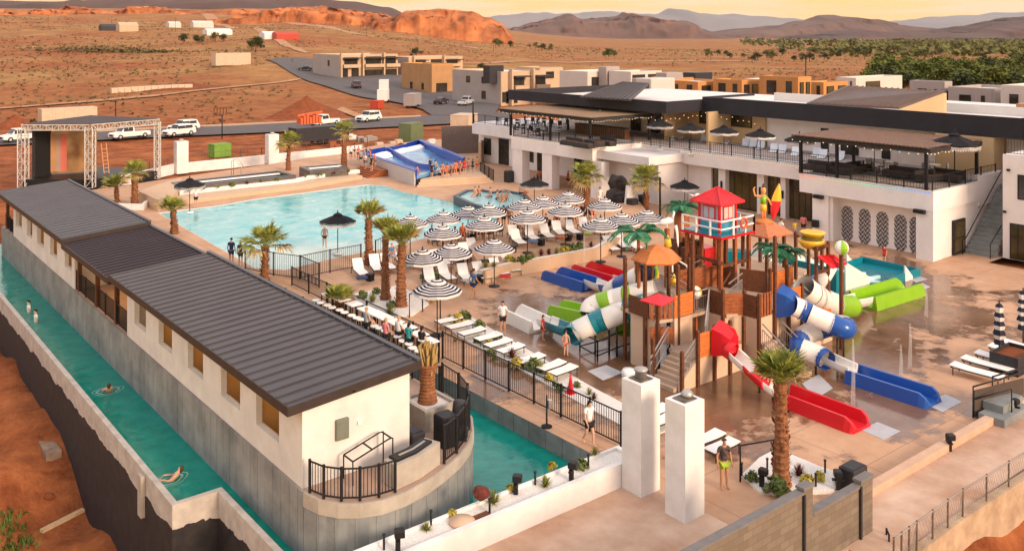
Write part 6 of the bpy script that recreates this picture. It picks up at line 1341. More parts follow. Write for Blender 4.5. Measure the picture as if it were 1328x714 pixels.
def scm():
    n = scr.node_tree; b = n.nodes['Principled BSDF']; tc = n.nodes.new('ShaderNodeTexCoord'); z = n.nodes.new('ShaderNodeTexNoise'); z.inputs['Scale'].default_value = .5; n.links.new(tc.outputs['Object'], z.inputs['Vector']); r = n.nodes.new('ShaderNodeValToRGB'); e = r.color_ramp.elements; e[0].position = .3; e[0].color = (.10, .035, .012, 1); e[1].position = .75; e[1].color = (.38, .20, .07, 1); n.links.new(z.outputs['Fac'], r.inputs[0]); n.links.new(r.outputs[0], b.inputs['Base Color']); n.links.new(r.outputs[0], b.inputs['Emission Color']); b.inputs['Emission Strength'].default_value = .35; b.inputs['Roughness'].default_value = .3
scm()
sa, sb = stg(50, 240), stg(114, 236); sa, sb = sa + Vector((1.2, 1.2, 0)), sb + Vector((1.2, 1.2, 0)); d = (sb - sa); nrm = Vector((-d.y, d.x, 0)).normalized() * .25
m = MB(); m.hexa([sa + Vector((0, 0, .9)), sb + Vector((0, 0, .9)), sb + nrm + Vector((0, 0, .9)), sa + nrm + Vector((0, 0, .9)), sa + Vector((0, 0, 5.3)), sb + Vector((0, 0, 5.6)), sb + nrm + Vector((0, 0, 5.6)), sa + nrm + Vector((0, 0, 5.3))]); part('screen', m, scr, T_)
for i, (u0, u1, c_) in enumerate(((.03, .16, (.42, .22, .10)), (.16, .24, (.36, .26, .22)), (.24, .37, (.62, .16, .11)))):
    m = MB(); a, b_ = sa.lerp(sb, u0) - nrm * .08, sa.lerp(sb, u1) - nrm * .08; m.hexa([a + Vector((0, 0, 1.1)), b_ + Vector((0, 0, 1.1)), b_ + nrm * .06 + Vector((0, 0, 1.1)), a + nrm * .06 + Vector((0, 0, 1.1)), a + Vector((0, 0, 5.0)), b_ + Vector((0, 0, 5.0)), b_ + nrm * .06 + Vector((0, 0, 5.0)), a + nrm * .06 + Vector((0, 0, 5.0))]); part('screen_panel', m, mat(f'screen_colour_{i}', c_, .4, .1, 1), T_)
m = MB(); a, b_ = fl_ + Vector((1.0, 1.0, 0)), sa; m.hexa([a, a + Vector((.3, 0, 0)), b_ + Vector((.3, 0, 0)), b_, a + Vector((0, 0, 5.6)), a + Vector((.3, 0, 5.6)), b_ + Vector((.3, 0, 5.6)), b_ + Vector((0, 0, 5.6))]); m.prism([xy(fl_), xy(fr_), xy(br_), xy(bl_)], -.2, .8); part('deck_and_wing', m, black_m, T_)
m = MB(); p = stg(136, 235)
for s in (0, .5): m.bar(p + Vector((s, 0, 0)), p + Vector((s - .3, .3, 4.0)), .07)
for k in range(9): m.bar(p + Vector((-.03 * k, .03 * k, .4 * k + .2)), p + Vector((.5 - .03 * k, .03 * k, .4 * k + .2)), .05)
solo('ladder', m, mat('ladder_orange', (.6, .3, .15), .5, .1, 3), 'leaning ladder beside the right stage truss tower', 'ladder')
m = MB(); m.prism([xy(G(*p)) for p in [(180, 262), (205, 252), (235, 243), (232, 256), (226, 266), (205, 274)]], -.1, 1.0); solo('bridge_ramp', m, tan_st, 'low tan concrete ramp at the left end of the pool', 'ramp')
m = MB(); m.path(flatp([G(*p) for p in [(132, 262), (150, 271), (185, 272), (196, 262)]]), -.1, .5, .3); solo('planter_ring', m, white, 'white planter edge around the two palms near the stage', 'planter')
# right edge furniture
p = G(1313, 478); t = thing('planter_box', 'dark steel planter box at the right picture edge', 'planter', tuple(p)); m = MB(); m.path([(p.x - .9, p.y - .6), (p.x + 1.1, p.y - .6), (p.x + 1.1, p.y + .6), (p.x - .9, p.y + .6)], 0, .85, .06, closed=True); part('box', m, dark_m, t); m = MB(); m.box(p.x - .86, p.y - .56, 0, p.x + 1.06, p.y + .56, .7); part('soil', m, dirt_m, t)
pts = [G(1263, 540), G(1263, 540), G(1290, 522), G(1315, 535)]
t = thing('pipe_rail', 'black bent pipe rails around the dark screen at the right edge', 'rail', tuple(pts[0])); m = MB(); up = Vector((0, 0, 1.25))
m.tube([G(1262, 541), G(1262, 541) + up, G(1330, 520) + up], .035, 6); m.tube([G(1287, 527), G(1287, 527) + up, G(1345, 508) + up], .035, 6); m.tube([G(1264, 541) + up * .6, G(1312, 540) + up * .9, G(1312, 545)], .035, 6); part('rail', m, black_m, t)
m = MB(); a, b_ = G(1264, 540), G(1328, 523); m.hexa([a, b_, b_ + Vector((0, .04, 0)), a + Vector((0, .04, 0)), a + up * .85, b_ + up * .85, b_ + up * .85 + Vector((0, .04, 0)), a + up * .85 + Vector((0, .04, 0))]); part('mesh_screen', m, mat('dark_mesh', (.08, .06, .05), .8, .1, 4), t)
p = G(1300, 541); m = MB(); m.box(p.x - 1, p.y - .5, 0, p.x + 1.4, p.y + .5, .3); m.box(p.x - .4, p.y - .2, .3, p.x + 1.4, p.y + .6, .6); solo('step_block', m, conc_g, 'two grey concrete steps beside the pipe rail on the right', 'steps')
# ------------------------------------------------------------------ play tower
T = thing('play_tower', 'big timber water play tower with tan walls, stairs, canopies and a red roofed lifeguard hut', 'play tower', (36, 28.5, 0))
tanw = mat('tan_play_wall', (.60, .43, .30), .8, .05, .8)
NP = [0]
def post(x, y, z0, z1, w=.14, m=wood_d):
    q = MB(); q.box(x - w / 2, y - w / 2, z0, x + w / 2, y + w / 2, z1); q.hexa([(x - w / 2, y - w / 2, z1), (x + w / 2, y - w / 2, z1), (x + w / 2, y + w / 2, z1), (x - w / 2, y + w / 2, z1), (x - .01, y - .01, z1 + .07), (x + .01, y - .01, z1 + .07), (x + .01, y + .01, z1 + .07), (x - .01, y + .01, z1 + .07)]); part('post', q, m, T)
def plank_panel(a, b, z0, z1, m, gap=False, th=.07):
    """board panel between two plan points; horizontal boards, or upright pickets with gaps"""
    a = Vector((a[0], a[1], 0)); b = Vector((b[0], b[1], 0)); q = MB(); d = (b - a).normalized(); nn = Vector((-d.y, d.x, 0)) * th / 2
    if gap:
        k = int((b - a).length / .2)
        for i in range(k):
            p, r = a + d * ((b - a).length * i / k), a + d * ((b - a).length * (i + .6) / k); q.hexa([p - nn + Vector((0, 0, z0)), r - nn + Vector((0, 0, z0)), r + nn + Vector((0, 0, z0)), p + nn + Vector((0, 0, z0)), p - nn + Vector((0, 0, z1)), r - nn + Vector((0, 0, z1)), r + nn + Vector((0, 0, z1)), p + nn + Vector((0, 0, z1))])
        for z in (z0 + .1, z1 - .1): q.bar(a + nn * 1.6 + Vector((0, 0, z)), b + nn * 1.6 + Vector((0, 0, z)), .05, .1)
    else:
        k = max(3, int((z1 - z0) / .15)); h = (z1 - z0) / k
        for i in range(k):
            za, zb = z0 + i * h, z0 + (i + .95) * h; q.hexa([a - nn + Vector((0, 0, za)), b - nn + Vector((0, 0, za)), b + nn + Vector((0, 0, za)), a + nn + Vector((0, 0, za)), a - nn + Vector((0, 0, zb)), b - nn + Vector((0, 0, zb)), b + nn + Vector((0, 0, zb)), a + nn + Vector((0, 0, zb))])
    part('panel', q, m, T)
def railing(a, b, za, zb, h=1.0):
    q = MB(); a = Vector((a[0], a[1], za)); b = Vector((b[0], b[1], zb)); up = Vector((0, 0, h)); q.bar(a + up, b + up, .05); q.bar(a + up * .72, b + up * .72, .035); q.bar(a + up * .1, b + up * .1, .035); k = int((b - a).length / .13)
    for i in range(k + 1): p = a.lerp(b, i / max(1, k)); q.bar(p + up * .1, p + up * .72, .018)
    part('railing', q, steel, T)
# entrance stair, low landing, tan walls
m = MB(); n = 7
for i in range(n): m.box(30.1 + i * .21, 26.42, 0 if i < 2 else (i - 1) * .171, 30.1 + (i + 1) * .21 + .012, 27.75, (i + 1) * .171)
m.box(31.58, 26.42, 1.05, 35.1, 28.0, 1.2); m.box(34.0, 26.5, 1.08, 36.0, 29, 1.19); part('stair', m, mat('stair_concrete', (.45, .33, .24), .8, .1, 2), T)
m = MB(); m.hexa([(30.35, 26.26, 0), (31.6, 26.26, 0), (31.6, 26.40, 0), (30.35, 26.40, 0), (30.35, 26.26, .35), (31.6, 26.26, 1.2), (31.6, 26.40, 1.2), (30.35, 26.40, .35)]); m.box(31.61, 26.26, 0, 34.9, 26.40, 1.2); m.box(31.95, 27.98, 1.2, 33.2, 28.1, 2.45); m.box(31.2, 28.5, 0, 31.32, 30.0, 2.4)
m.path([(34.3, 29.2), (34.3, 27.1), (35.15, 26.6), (35.2, 25.85), (38.6, 25.85)], 0, 2.35, .12); m.path([(38.72, 25.85), (41.6, 26.0)], 0, 1.35, .12)
m.path([(38.0, 30.3), (38.4, 28.6), (40.2, 27.7), (43, 28.5)], 0, 2.4, .12)
part('tan_wall', m, tanw, T)
m = MB(); m.hexa([(32.55, 30.85, 0), (32.65, 30.85, 0), (32.85, 30.05, 0), (32.75, 30.05, 0), (32.55, 30.85, 2.4), (32.65, 30.85, 2.4), (32.85, 30.05, 2.4), (32.75, 30.05, 2.4)]); m.box(31.28, 30.02, 0, 32.5, 30.12, 2.38); part('grey_wall', m, mat('pale_grey_panel', (.45, .42, .39), .8, .06, 1), T)
m = MB(); HEXA = [(32.5 + 1.5 * math.cos(a), 29.55 + 1.55 * math.sin(a)) for a in [i * math.pi / 3 + .35 for i in range(6)]]
m.prism([(32.6, 27.9), (34.35, 27.9), (34.35, 26.9), (35.2, 26.5), (35.3, 25.95), (38.7, 25.95), (38.7, 27.6), (40.3, 27.9), (44.5, 29.2), (44.5, 33), (38.5, 32.8), (36.6, 31.5), (33.5, 31.3), (31.3, 30.8), (31.2, 28.3)], 2.3, 2.45); m.prism([(38.72, 26.05), (41.7, 26.05), (41.7, 27.6), (38.72, 27.5)], 1.25, 1.38); part('deck', m, mat('tan_play_deck', (.50, .36, .25), .8, .1, 1), T)
for x in (30.4, 31.45, 32.6, 33.7, 34.7): post(x, 26.2, 0, 2.45 if x > 31 else 1.75)
for x, y in HEXA: post(x, y, 0, 4.85)
post(30.35, 27.85, 0, 1.9); post(31.25, 28.35, 0, 3.6)
plank_panel((31.5, 26.22), (32.55, 26.22), 1.22, 2.3, wood_sunlit); plank_panel((31.95, 28.02), (33.25, 28.02), 2.47, 3.5, wood_sunlit); plank_panel((31.0, 28.6), (31.9, 28.05), 2.47, 3.3, wood, True); plank_panel((31.0, 28.62), (31.9, 28.02), 1.3, 2.1, wood); plank_panel((31.0, 28.7), (31.05, 30.0), 2.47, 3.3, wood_d)
plank_panel((34.26, 29.0), (34.26, 27.1), 2.38, 3.45, wood_d); plank_panel((34.3, 27.05), (35.1, 26.55), 2.38, 3.4, wood); plank_panel((35.12, 26.5), (35.15, 25.8), 2.38, 3.4, wood_d); plank_panel((35.2, 25.78), (36.3, 25.78), 2.38, 3.45, wood, True)  # board tones follow the sun: lighter on lit faces, dark on shaded ones
plank_panel((37.6, 25.78), (38.6, 25.78), 2.38, 3.3, wood_sunlit); plank_panel((40.3, 25.9), (41.45, 25.95), 1.38, 2.5, wood_sunlit)
plank_panel((37.9, 30.6), (38.1, 29.3), 2.47, 3.6, wood_d); plank_panel((38.2, 29.1), (38.75, 27.8), 2.47, 3.55, wood_d); plank_panel((38.8, 27.72), (40.0, 27.66), 2.47, 3.5, wood_sunlit); plank_panel((40.1, 27.66), (41.2, 28.0), 2.47, 3.5, wood_sunlit)
railing((33.3, 27.95), (34.25, 27.95), 2.45, 2.45); railing((34.4, 29.2), (36.4, 30.6), 2.45, 2.45); railing((38.62, 25.85), (40.2, 25.95), 2.4, 1.4); railing((30.25, 26.3), (31.6, 26.3), .25, 1.25, .95); railing((30.15, 27.8), (31.5, 27.95), .15, 1.25, .95); railing((33.6, 28.1), (35.0, 31.2), 2.45, 2.45); railing((41.3, 26.1), (41.5, 27.5), 1.38, 1.38); railing((35.4, 27.6), (37.5, 28.4), 2.45, 2.45, 1.1); railing((32.8, 26.9), (34.2, 27.8), 1.2, 2.45)
for (x, y, z0, z1) in ((34.2, 27.0, 0, 3.6), (35.15, 26.5, 0, 3.5), (35.18, 25.7, 0, 3.5), (36.4, 25.7, 0, 6.0), (34.25, 29.1, 0, 3.6), (37.5, 25.7, 0, 3.4), (38.65, 25.75, 0, 3.4), (33.35, 28.1, 0, 6.1), (38.75, 27.65, 0, 3.7), (40.1, 27.6, 0, 3.7), (33.6, 30.9, 1, 4.0)): post(x, y, z0, z1)
# second stair with rails
m = MB()
for i in range(7): m.box(35.3, 25.75 - (i + 1) * .27, 0 if i > 4 else 1.19 - (i + 2) * .17, 36.6, 25.75 - i * .27 - .002, 1.19 - i * .17)
part('stair', m, MATS['stair_concrete'], T); railing((35.3, 25.6), (35.3, 23.9), 1.2, .1, .95); railing((36.6, 25.6), (36.6, 23.9), 1.2, .1, .95)
# lifeguard hut
F = Vector((37.1, 29.4, 5.2)); SX, SY = 2.6, 2.5
for dx in (.15, SX / 2, SX - .15):
    for dy in (.15, SY - .15): post(F.x + dx, F.y + dy, 2.45, 5.1, .17, wood)
for dx in (.5, 1.0): post(F.x + dx, F.y + .5, 2.45, 5.1, .17, wood_d)
m = MB(); m.bar((F.x, F.y + .15, 3.7), (F.x + SX, F.y + .15, 3.7), .1, .16); m.bar((F.x + .15, F.y, 3.9), (F.x + .15, F.y + SY, 3.9), .1, .16); m.bar((F.x + .15, F.y + .15, 2.6), (F.x + SX / 2, F.y + .15, 3.6), .07, .1); part('brace', m, wood_d, T)
m = MB(); m.box(F.x - .1, F.y - .1, 5.1, F.x + SX + .1, F.y + SY + .1, 5.22); m.box(F.x, F.y, 5.22, F.x + SX, F.y + SY, 5.27, 1); part('hut_platform', m, [red_pl, teal_pl], T)
bx0, by0, bx1, by1 = F.x + .6, F.y + .58, F.x + 1.9, F.y + 1.88
hutm = mat('lilac_boards', (.42, .36, .42), .7, .08, 3)
m = MB(); m.box(bx0, by0, 5.27, bx1, by1, 6.85); o = part('hut_body', m, hutm, T)
m = MB(); m.box(bx0 - .025, by0 - .025, 5.275, bx1 + .025, by1 + .025, 5.75); part('blue_skirting', m, mat('light_blue_boards', (.06, .28, .42), .6, .08, 3), o)
for x, y in ((bx0, by0), (bx1, by0), (bx0, by1)):
    m = MB(); m.box(x - .06, y - .06, 5.27, x + .06, y + .06, 6.8); part('corner_trim', m, red_pl, o)
wf = MB(); wf.box(bx0 - .05, by0 + .25, 5.9, bx0 - .002, by1 - .25, 6.6); part('window', wf, red_pl, o); wf = MB(); wf.box(bx0 - .06, by0 + .31, 5.96, bx0 - .051, by0 + .62, 6.54); wf.box(bx0 - .06, by0 + .68, 5.96, bx0 - .051, by1 - .31, 6.54); part('pane', wf, mat('pale_pane', (.40, .42, .50), .2, .05, 2), o)
wf = MB(); wf.box(bx0 + .25, by0 - .05, 5.9, bx1 - .25, by0 - .002, 6.6); part('window', wf, red_pl, o); wf = MB(); wf.box(bx0 + .31, by0 - .06, 5.96, bx0 + .62, by0 - .051, 6.54); wf.box(bx0 + .68, by0 - .06, 5.96, bx1 - .31, by0 - .051, 6.54); part('pane', wf, mat('pink_pane', (.70, .45, .42), .3, .05, 2), o)
c = Vector(((bx0 + bx1) / 2, (by0 + by1) / 2, 0)); m = MB(); ov = 1.0
roof_red = mat('red_seamed_roof', (.62, .03, .04), .45, .08, 3)
cor = [c + Vector((sx * ov, sy * ov, 6.78)) for sx, sy in ((-1, -1), (1, -1), (1, 1), (-1, 1))]; ap = c + Vector((0, 0, 7.5))
for i in range(4):
    a, b = cor[i], cor[(i + 1) % 4]; m.face([a, b, ap]); m.face([a, b, b - Vector((0, 0, .07)), a - Vector((0, 0, .07))][::-1]); m.tube([a, ap], .045, 6)
    for k in range(1, 7): p = a.lerp(b, k / 7); m.bar(p, p.lerp(ap, .86 - .25 * abs(k - 3.5) / 3.5), .03, .03)
m.face([p - Vector((0, 0, .07)) for p in cor][::-1]); part('hut_roof', m, roof_red, T)
m = MB()
for dx, dy, r_ in ((-.75, .9, 0), (.9, .2, 1.2)):
    q = c + Vector((dx, dy, 6.95)); m.tube([q, q + Vector((.1, -.1, .12)), q + Vector((.22, -.2, .1))], [.09, .07, .02], 6); m.tube([q, q + Vector((-.25, .2, .14))], [.05, .01], 5)
part('gull', m, white_p, T)
m = MB(); pts = [(F.x - .05, F.y + SY), (F.x - .05, F.y - .05), (F.x + SX + .05, F.y - .05), (F.x + SX + .05, F.y + SY)]
for a, b in zip(pts[:-1], pts[1:]):
    for z in (5.62, 6.02): m.bar((*a, z), (*b, z), .05, .07)
    for s in ((.36, .72, 1) if a[0] < F.x + 1 and a[1] < F.y else (0, .36, .72)): p = Vector((*a, 0)).lerp(Vector((*b, 0)), s); m.box(p.x - .04, p.y - .04, 5.05, p.x + .04, p.y + .04, 6.05)
part('white_rail', m, white_p, T)
m = MB(); p = Vector((F.x + 1.7, F.y - .12, 5.75)); R = []
for i in range(17): a = 2 * math.pi * i / 16; R.append(p + Vector((.24 * math.cos(a), 0, .24 * math.sin(a))))
m.tube(R, .07, 8); part('life_ring', m, [mat('ring_orange', (.7, .12, .06), .4, .1, 2)], T)
# orange hexagon roof, striped dome bucket, yellow buckets, red kite canopy, arch pipe
cx_, cy_ = 32.5, 29.6; m = MB(); m.lathe([(1.18, 4.75), (1.22, 4.82), (.72, 5.28), (.06, 5.5)], (cx_, cy_, 0), 6, smooth=False, ph=.35); part('hexagon_roof', m, orange_pl, T)
m = MB(); q = G(838, 350, 3.7); rings = []
for i in range(6):
    ph = -1.3 + i * .38; rings.append([(q.x + .62 * math.cos(ph) * math.cos(2 * math.pi * j / 12), q.y + .62 * math.cos(ph) * math.sin(2 * math.pi * j / 12), q.z + .62 * math.sin(ph)) for j in range(12)])
for j in range(12):
    mi = (j // 3) % 3
    for i in range(5): m.face([rings[i][j], rings[i][(j + 1) % 12], rings[i + 1][(j + 1) % 12], rings[i + 1][j]], mi, True)
m.lathe([(.60, 0), (.64, .05), (.60, .08)], (q.x, q.y, q.z + .32), 12, mi=2); part('tipping_bucket', m, [green_pl, orange_pl, mat('navy_plastic', (.02, .03, .07), .4, .1, 2)], T)
def bucket(px, py, z):
    q = G(px, py, z); m = MB(); m.lathe([(.17, -.3), (.20, -.28), (.16, .05), (.09, .12), (.05, .24), (.02, .28)], q, 12); part('yellow_bucket', m, yellow_pl, T)
bucket(850, 352, 3.6); bucket(874, 362, 3.3); bucket(866, 312, 5.2)
K = [G(829, 389, 3.7), G(851, 379, 3.8), G(877, 387, 3.7), G(858, 397, 3.65)]; m = MB(); cen = sum(K, Vector()) / 4 + Vector((0, 0, .25))
for a, b in zip(K, K[1:] + K[:1]): m.face([a, b, cen]); m.face([a - Vector((0, 0, .03)), cen - Vector((0, 0, .03)), b - Vector((0, 0, .03))])
part('red_canopy', m, red_pl, T)
m = MB(); m.tube([G(872, 353, 3.5), G(872, 340, 3.9), G(880, 338, 4.0), G(890, 344, 3.8), G(896, 355, 3.5), G(898, 365, 3.2)], .05, 8); m.tube([G(876, 292, 5.8), G(878, 300, 5.5), G(879, 314, 5.0), G(879.5, 320, 4.8)], [.09, .07, .05, .02], 8); part('white_pipe', m, white_pl, T)
def beach_ball(px, py, z, r, cols, nm='beach_ball'):
    q = G(px, py, z); m = MB(); n = 12
    for j in range(n):
        for i in range(8):
            P4 = []
            for (ii, jj) in ((i, j), (i, j + 1), (i + 1, j + 1), (i + 1, j)):
                ph = -math.pi / 2 + math.pi * ii / 8; th = 2 * math.pi * jj / n + .5; P4.append((q.x + r * math.cos(ph) * math.cos(th), q.y + r * math.cos(ph) * math.sin(th), q.z + r * math.sin(ph)))
            m.face(P4, (j // 2) % len(cols), True)
    part(nm, m, cols, T); return q
q = beach_ball(902, 379, 3.25, .32, [white_pl, yellow_pl, red_pl]); post(q.x, q.y, 1.2, 2.92, .16, wood)
q = beach_ball(1091, 321, 5.0, .36, [white_pl, green_pl]); post(q.x, q.y, 0, 4.65, .15)
# crow's nest of planks, red panel, pelican
q = GD(889, 49, 0); m = MB()
for j in range(10):
    a = 2 * math.pi * j / 10; m.box(q.x + .62 * math.cos(a) - .16, q.y + .62 * math.sin(a) - .16, 2.45, q.x + .62 * math.cos(a) + .16, q.y + .62 * math.sin(a) + .16, 4.2 + .25 * (j % 2))
part('crows_nest', m, wood_d, T)
m = MB(); q = GD(914, 49.5, 0); m.box(q.x - .5, q.y - .4, 2.45, q.x + .5, q.y + .4, 4.0); part('red_box', m, red_pl, T); railing((q.x - 2.6, q.y - 1.0), (q.x - .6, q.y - .5), 2.45, 2.45, 1.1)
plank_panel((q.x - 3.4, q.y - 1.2), (q.x - .6, q.y - 1.9), 2.4, 3.5, wood)
q = GD(865, 47, 0); q = Vector((q.x, q.y, ZP(288, 47))); m = MB(); m.tube([q + Vector((-.35, .3, -.12)), q + Vector((-.1, .1, 0)), q + Vector((.15, -.05, .08)), q + Vector((.3, -.15, .05))], [.05, .17, .18, .08], 10); m.tube([q + Vector((.25, -.12, .08)), q + Vector((.32, -.15, .38)), q + Vector((.30, -.2, .52)), q + Vector((.22, -.3, .5))], [.08, .05, .06, .05], 8); m.tube([q + Vector((.22, -.3, .5)), q + Vector((-.1, -.5, .28))], [.05, .015], 8); m.tube([q, q + Vector((0, 0, -.4))], .03, 6); part('pelican_figure', m, white_p, T); post(q.x, q.y, 2.45, q.z - .35, .2, wood)
# rear tower with surfer figure
q = GD(990, 51.2, 0); zr = ZP(301, 51.2)
for dx, dy in ((-.8, -.8), (.8, -.8), (.8, .8), (-.8, .8)): post(q.x + dx, q.y + dy, 0, zr, .15)
m = MB(); m.loft([[(q.x + sx * 1.15, q.y + sy * 1.15, zr - .05) for sx, sy in ((-1, -1), (1, -1), (1, 1), (-1, 1))], [(q.x + sx * 1.15, q.y + sy * 1.15, zr + .03) for sx, sy in ((-1, -1), (1, -1), (1, 1), (-1, 1))], [(q.x + sx * .35, q.y + sy * .35, zr + .65) for sx, sy in ((-1, -1), (1, -1), (1, 1), (-1, 1))]]); part('hip_roof', m, mat('salmon_roof', (.50, .17, .08), .6, .15, 5), T)
zt = zr + .65; fig = mat('figure_skin', (.72, .30, .10), .5, .1, 3)
m = MB(); m.lathe([(.55, 0), (.5, .12), (.2, .22), (.001, .25)], (q.x, q.y, zt - .1), 10); part('figure_base', m, orange_pl, T)
m = MB()
for s in (-1, 1): m.tube([(q.x + s * .12, q.y, zt + .1), (q.x + s * .11, q.y, zt + .5), (q.x + s * .08, q.y, zt + .85)], [.07, .085, .11], 8)
m.tube([(q.x, q.y, zt + .8), (q.x, q.y, zt + 1.05), (q.x, q.y, zt + 1.35), (q.x, q.y, zt + 1.5)], [.15, .14, .19, .08], 10); m.tube([(q.x, q.y, zt + 1.45), (q.x, q.y, zt + 1.58), (q.x, q.y, zt + 1.75), (q.x, q.y, zt + 1.9)], [.06, .13, .16, .07], 10)
m.tube([(q.x - .16, q.y + .05, zt + 1.38), (q.x - .45, q.y + .25, zt + 1.42), (q.x - .5, q.y + .3, zt + 1.8)], [.07, .06, .05], 8); m.tube([(q.x - .5, q.y + .3, zt + 1.8), (q.x - .42, q.y + .25, zt + 1.9)], [.05, .03], 6); m.tube([(q.x + .16, q.y, zt + 1.38), (q.x + .4, q.y - .1, zt + 1.1), (q.x + .45, q.y - .2, zt + .85)], [.07, .06, .05], 8); fo = part('surfer_figure', m, fig, T)
m = MB(); m.tube([(q.x, q.y, zt + .95), (q.x, q.y, zt + 1.15), (q.x, q.y, zt + 1.42)], [.165, .165, .20], 10); part('figure_vest', m, green_pl, fo); m = MB(); m.tube([(q.x, q.y, zt + .55), (q.x, q.y, zt + .75), (q.x, q.y, zt + .95)], [.19, .19, .17], 10); part('figure_shorts', m, yellow_pl, fo); m = MB(); m.tube([(q.x, q.y, zt + 1.88), (q.x, q.y, zt + 2.0), (q.x + .05, q.y, zt + 2.08)], [.1, .07, .03], 8); part('figure_hair', m, wood_d, fo)
m = MB(); bd = []
for i in range(9): s = i / 8; w_ = .26 * math.sin(math.pi * min(.97, max(.03, s * .9 + .08))) + .01; ctr = Vector((q.x + .42 + .42 * s, q.y - .35 - .1 * s, zt + .1 + 1.95 * s)); bd.append([ctr + Vector((w_ * .62, -w_ * .78, 0)), ctr + Vector((.03, .04, 0)), ctr - Vector((w_ * .62, -w_ * .78, 0)), ctr - Vector((.03, .04, 0))])
m.loft(bd[4:], 0); m.loft(bd[:5], 1); part('surfboard', m, [yellow_pl, red_pl], fo)
# right hand frame with yellow bucket, red awning and funnel
for px, Y, zt_ in ((1032, 28.5, 4.95), (1048.6, 28.6, 4.7), (1058.5, 26.0, 4.9), (1066, 27.6, 4.8), (1074, 26.0, 5.0)): post(XY(px, Y), Y, 0, zt_)
m = MB(); m.bar((XY(1032, 28.5), 28.5, 4.85), (XY(1058.5, 26), 26, 4.75), .12, .16); m.bar((XY(1058.5, 26), 26, 4.75), (XY(1074, 26), 26, 4.85), .12, .16); m.bar((XY(1058.5, 26), 26, 3.6), (XY(1074, 26), 26, 3.6), .1, .14); m.bar((XY(1048.6, 28.6), 28.6, 4.6), (XY(1066, 27.6), 27.6, 4.7), .1, .14); part('brace', m, wood_d, T)
q = G(1052, 313, 5.0); m = MB(); m.lathe([(.42, -.3), (.62, -.05), (.66, .12), (.60, .12), (.35, -.2)], q, 12, 0); m.lathe([(.3, .1), (.62, .42), (.66, .46), (.58, .5), (.1, .3)], (q.x + .12, q.y, q.z), 12, 0); part('yellow_tipping_bucket', m, yellow_pl, T); m = MB(); m.lathe([(.001, .0), (.5, .02), (.55, .1)], (q.x + .05, q.y, q.z + .12), 12); part('bucket_inside', m, mat('olive_plastic', (.14, .16, .03), .5, .1, 2), T)
K = [G(1060, 331, 4.55), G(1082, 330, 4.55), G(1099, 341, 4.15), G(1080, 347, 4.0)]; m = MB(); m.hexa([p - Vector((0, 0, .06)) for p in K[::-1]] + K[::-1])
for s in (.25, .5, .75): m.bar(K[0].lerp(K[1], s) + Vector((0, 0, .02)), K[3].lerp(K[2], s) + Vector((0, 0, .02)), .05)
part('red_awning', m, red_pl, T)
m = MB(); a, b = G(1084, 348, 3.6), G(1061, 366, 2.9); m.tube([a, a.lerp(b, .5), b], [.08, .3, .42], 10, 0); m.tube([b, b + (b - a) * .25], [.43, .45], 10, 1); part('funnel', m, [white_pl, blue_pl], T)
m = MB()
for px, py in ((905, 420), (956, 470), (1010, 440)): pass
# ------------------------------------------------------------------ plastic palms
pl_leaf = mat('plastic_palm_leaf', (.015, .13, .075), .45, .3, 3, col2=(.05, .24, .11))
def feather_palm(lb, top, z0, L, n, seed, trunk=.09, name='plastic_palm', cat='plastic palm', el0=.5):
    rnd = random.Random(seed); t = thing(name, lb, cat, (top.x, top.y, z0)); m = MB(); m.tube([(top.x, top.y, z0), (top.x + .03, top.y, (z0 + top.z) / 2), top], [trunk * 1.15, trunk, trunk * .9], 10); part('trunk', m, wood, t); m = MB()
    for i in range(n):
        a = 2 * math.pi * i / n + rnd.uniform(-.2, .2); d = Vector((math.cos(a), math.sin(a), 0)); sd = Vector((-d.y, d.x, 0)); el = el0 * rnd.uniform(.5, 1.5); P = []
        for k in range(9): s = k / 8; P.append(top + d * L * s * (1 - .12 * s) + Vector((0, 0, L * (el * s - (.55 + .35 * el) * s * s))))
        m.tube(P, .022, 5)
        for k in range(1, 9):
            for e in (0, .5):
                p = P[k - 1].lerp(P[k], e); w_ = L * .22 * math.sin(math.pi * min(.95, (k + e) / 9.2 + .08))
                for s_ in (-1, 1): m.face([p, p + sd * s_ * w_ * .6 + d * w_ * .45 + Vector((0, 0, .04)), p + sd * s_ * w_ + d * w_ * .9 - Vector((0, 0, w_ * .45)), p + d * .09])
    part('crown', m, pl_leaf, t)
feather_palm('dark green plastic palm beside the orange hexagon roof of the play tower', G(828, 302, 5.9), 0, 1.75, 9, 2)
feather_palm('plastic palm in the middle of the play tower in front of the hip roof', G(1003, 322, 4.35), 2.45, 1.35, 10, 3)
feather_palm('plastic palm with wide drooping leaves right of the middle one', G(1019, 327, 4.15), 2.45, 1.35, 9, 4)
feather_palm('low plastic palm on a dark stump behind the lifeguard hut', G(884, 268, 3.9), 0, 1.6, 11, 5, .55)
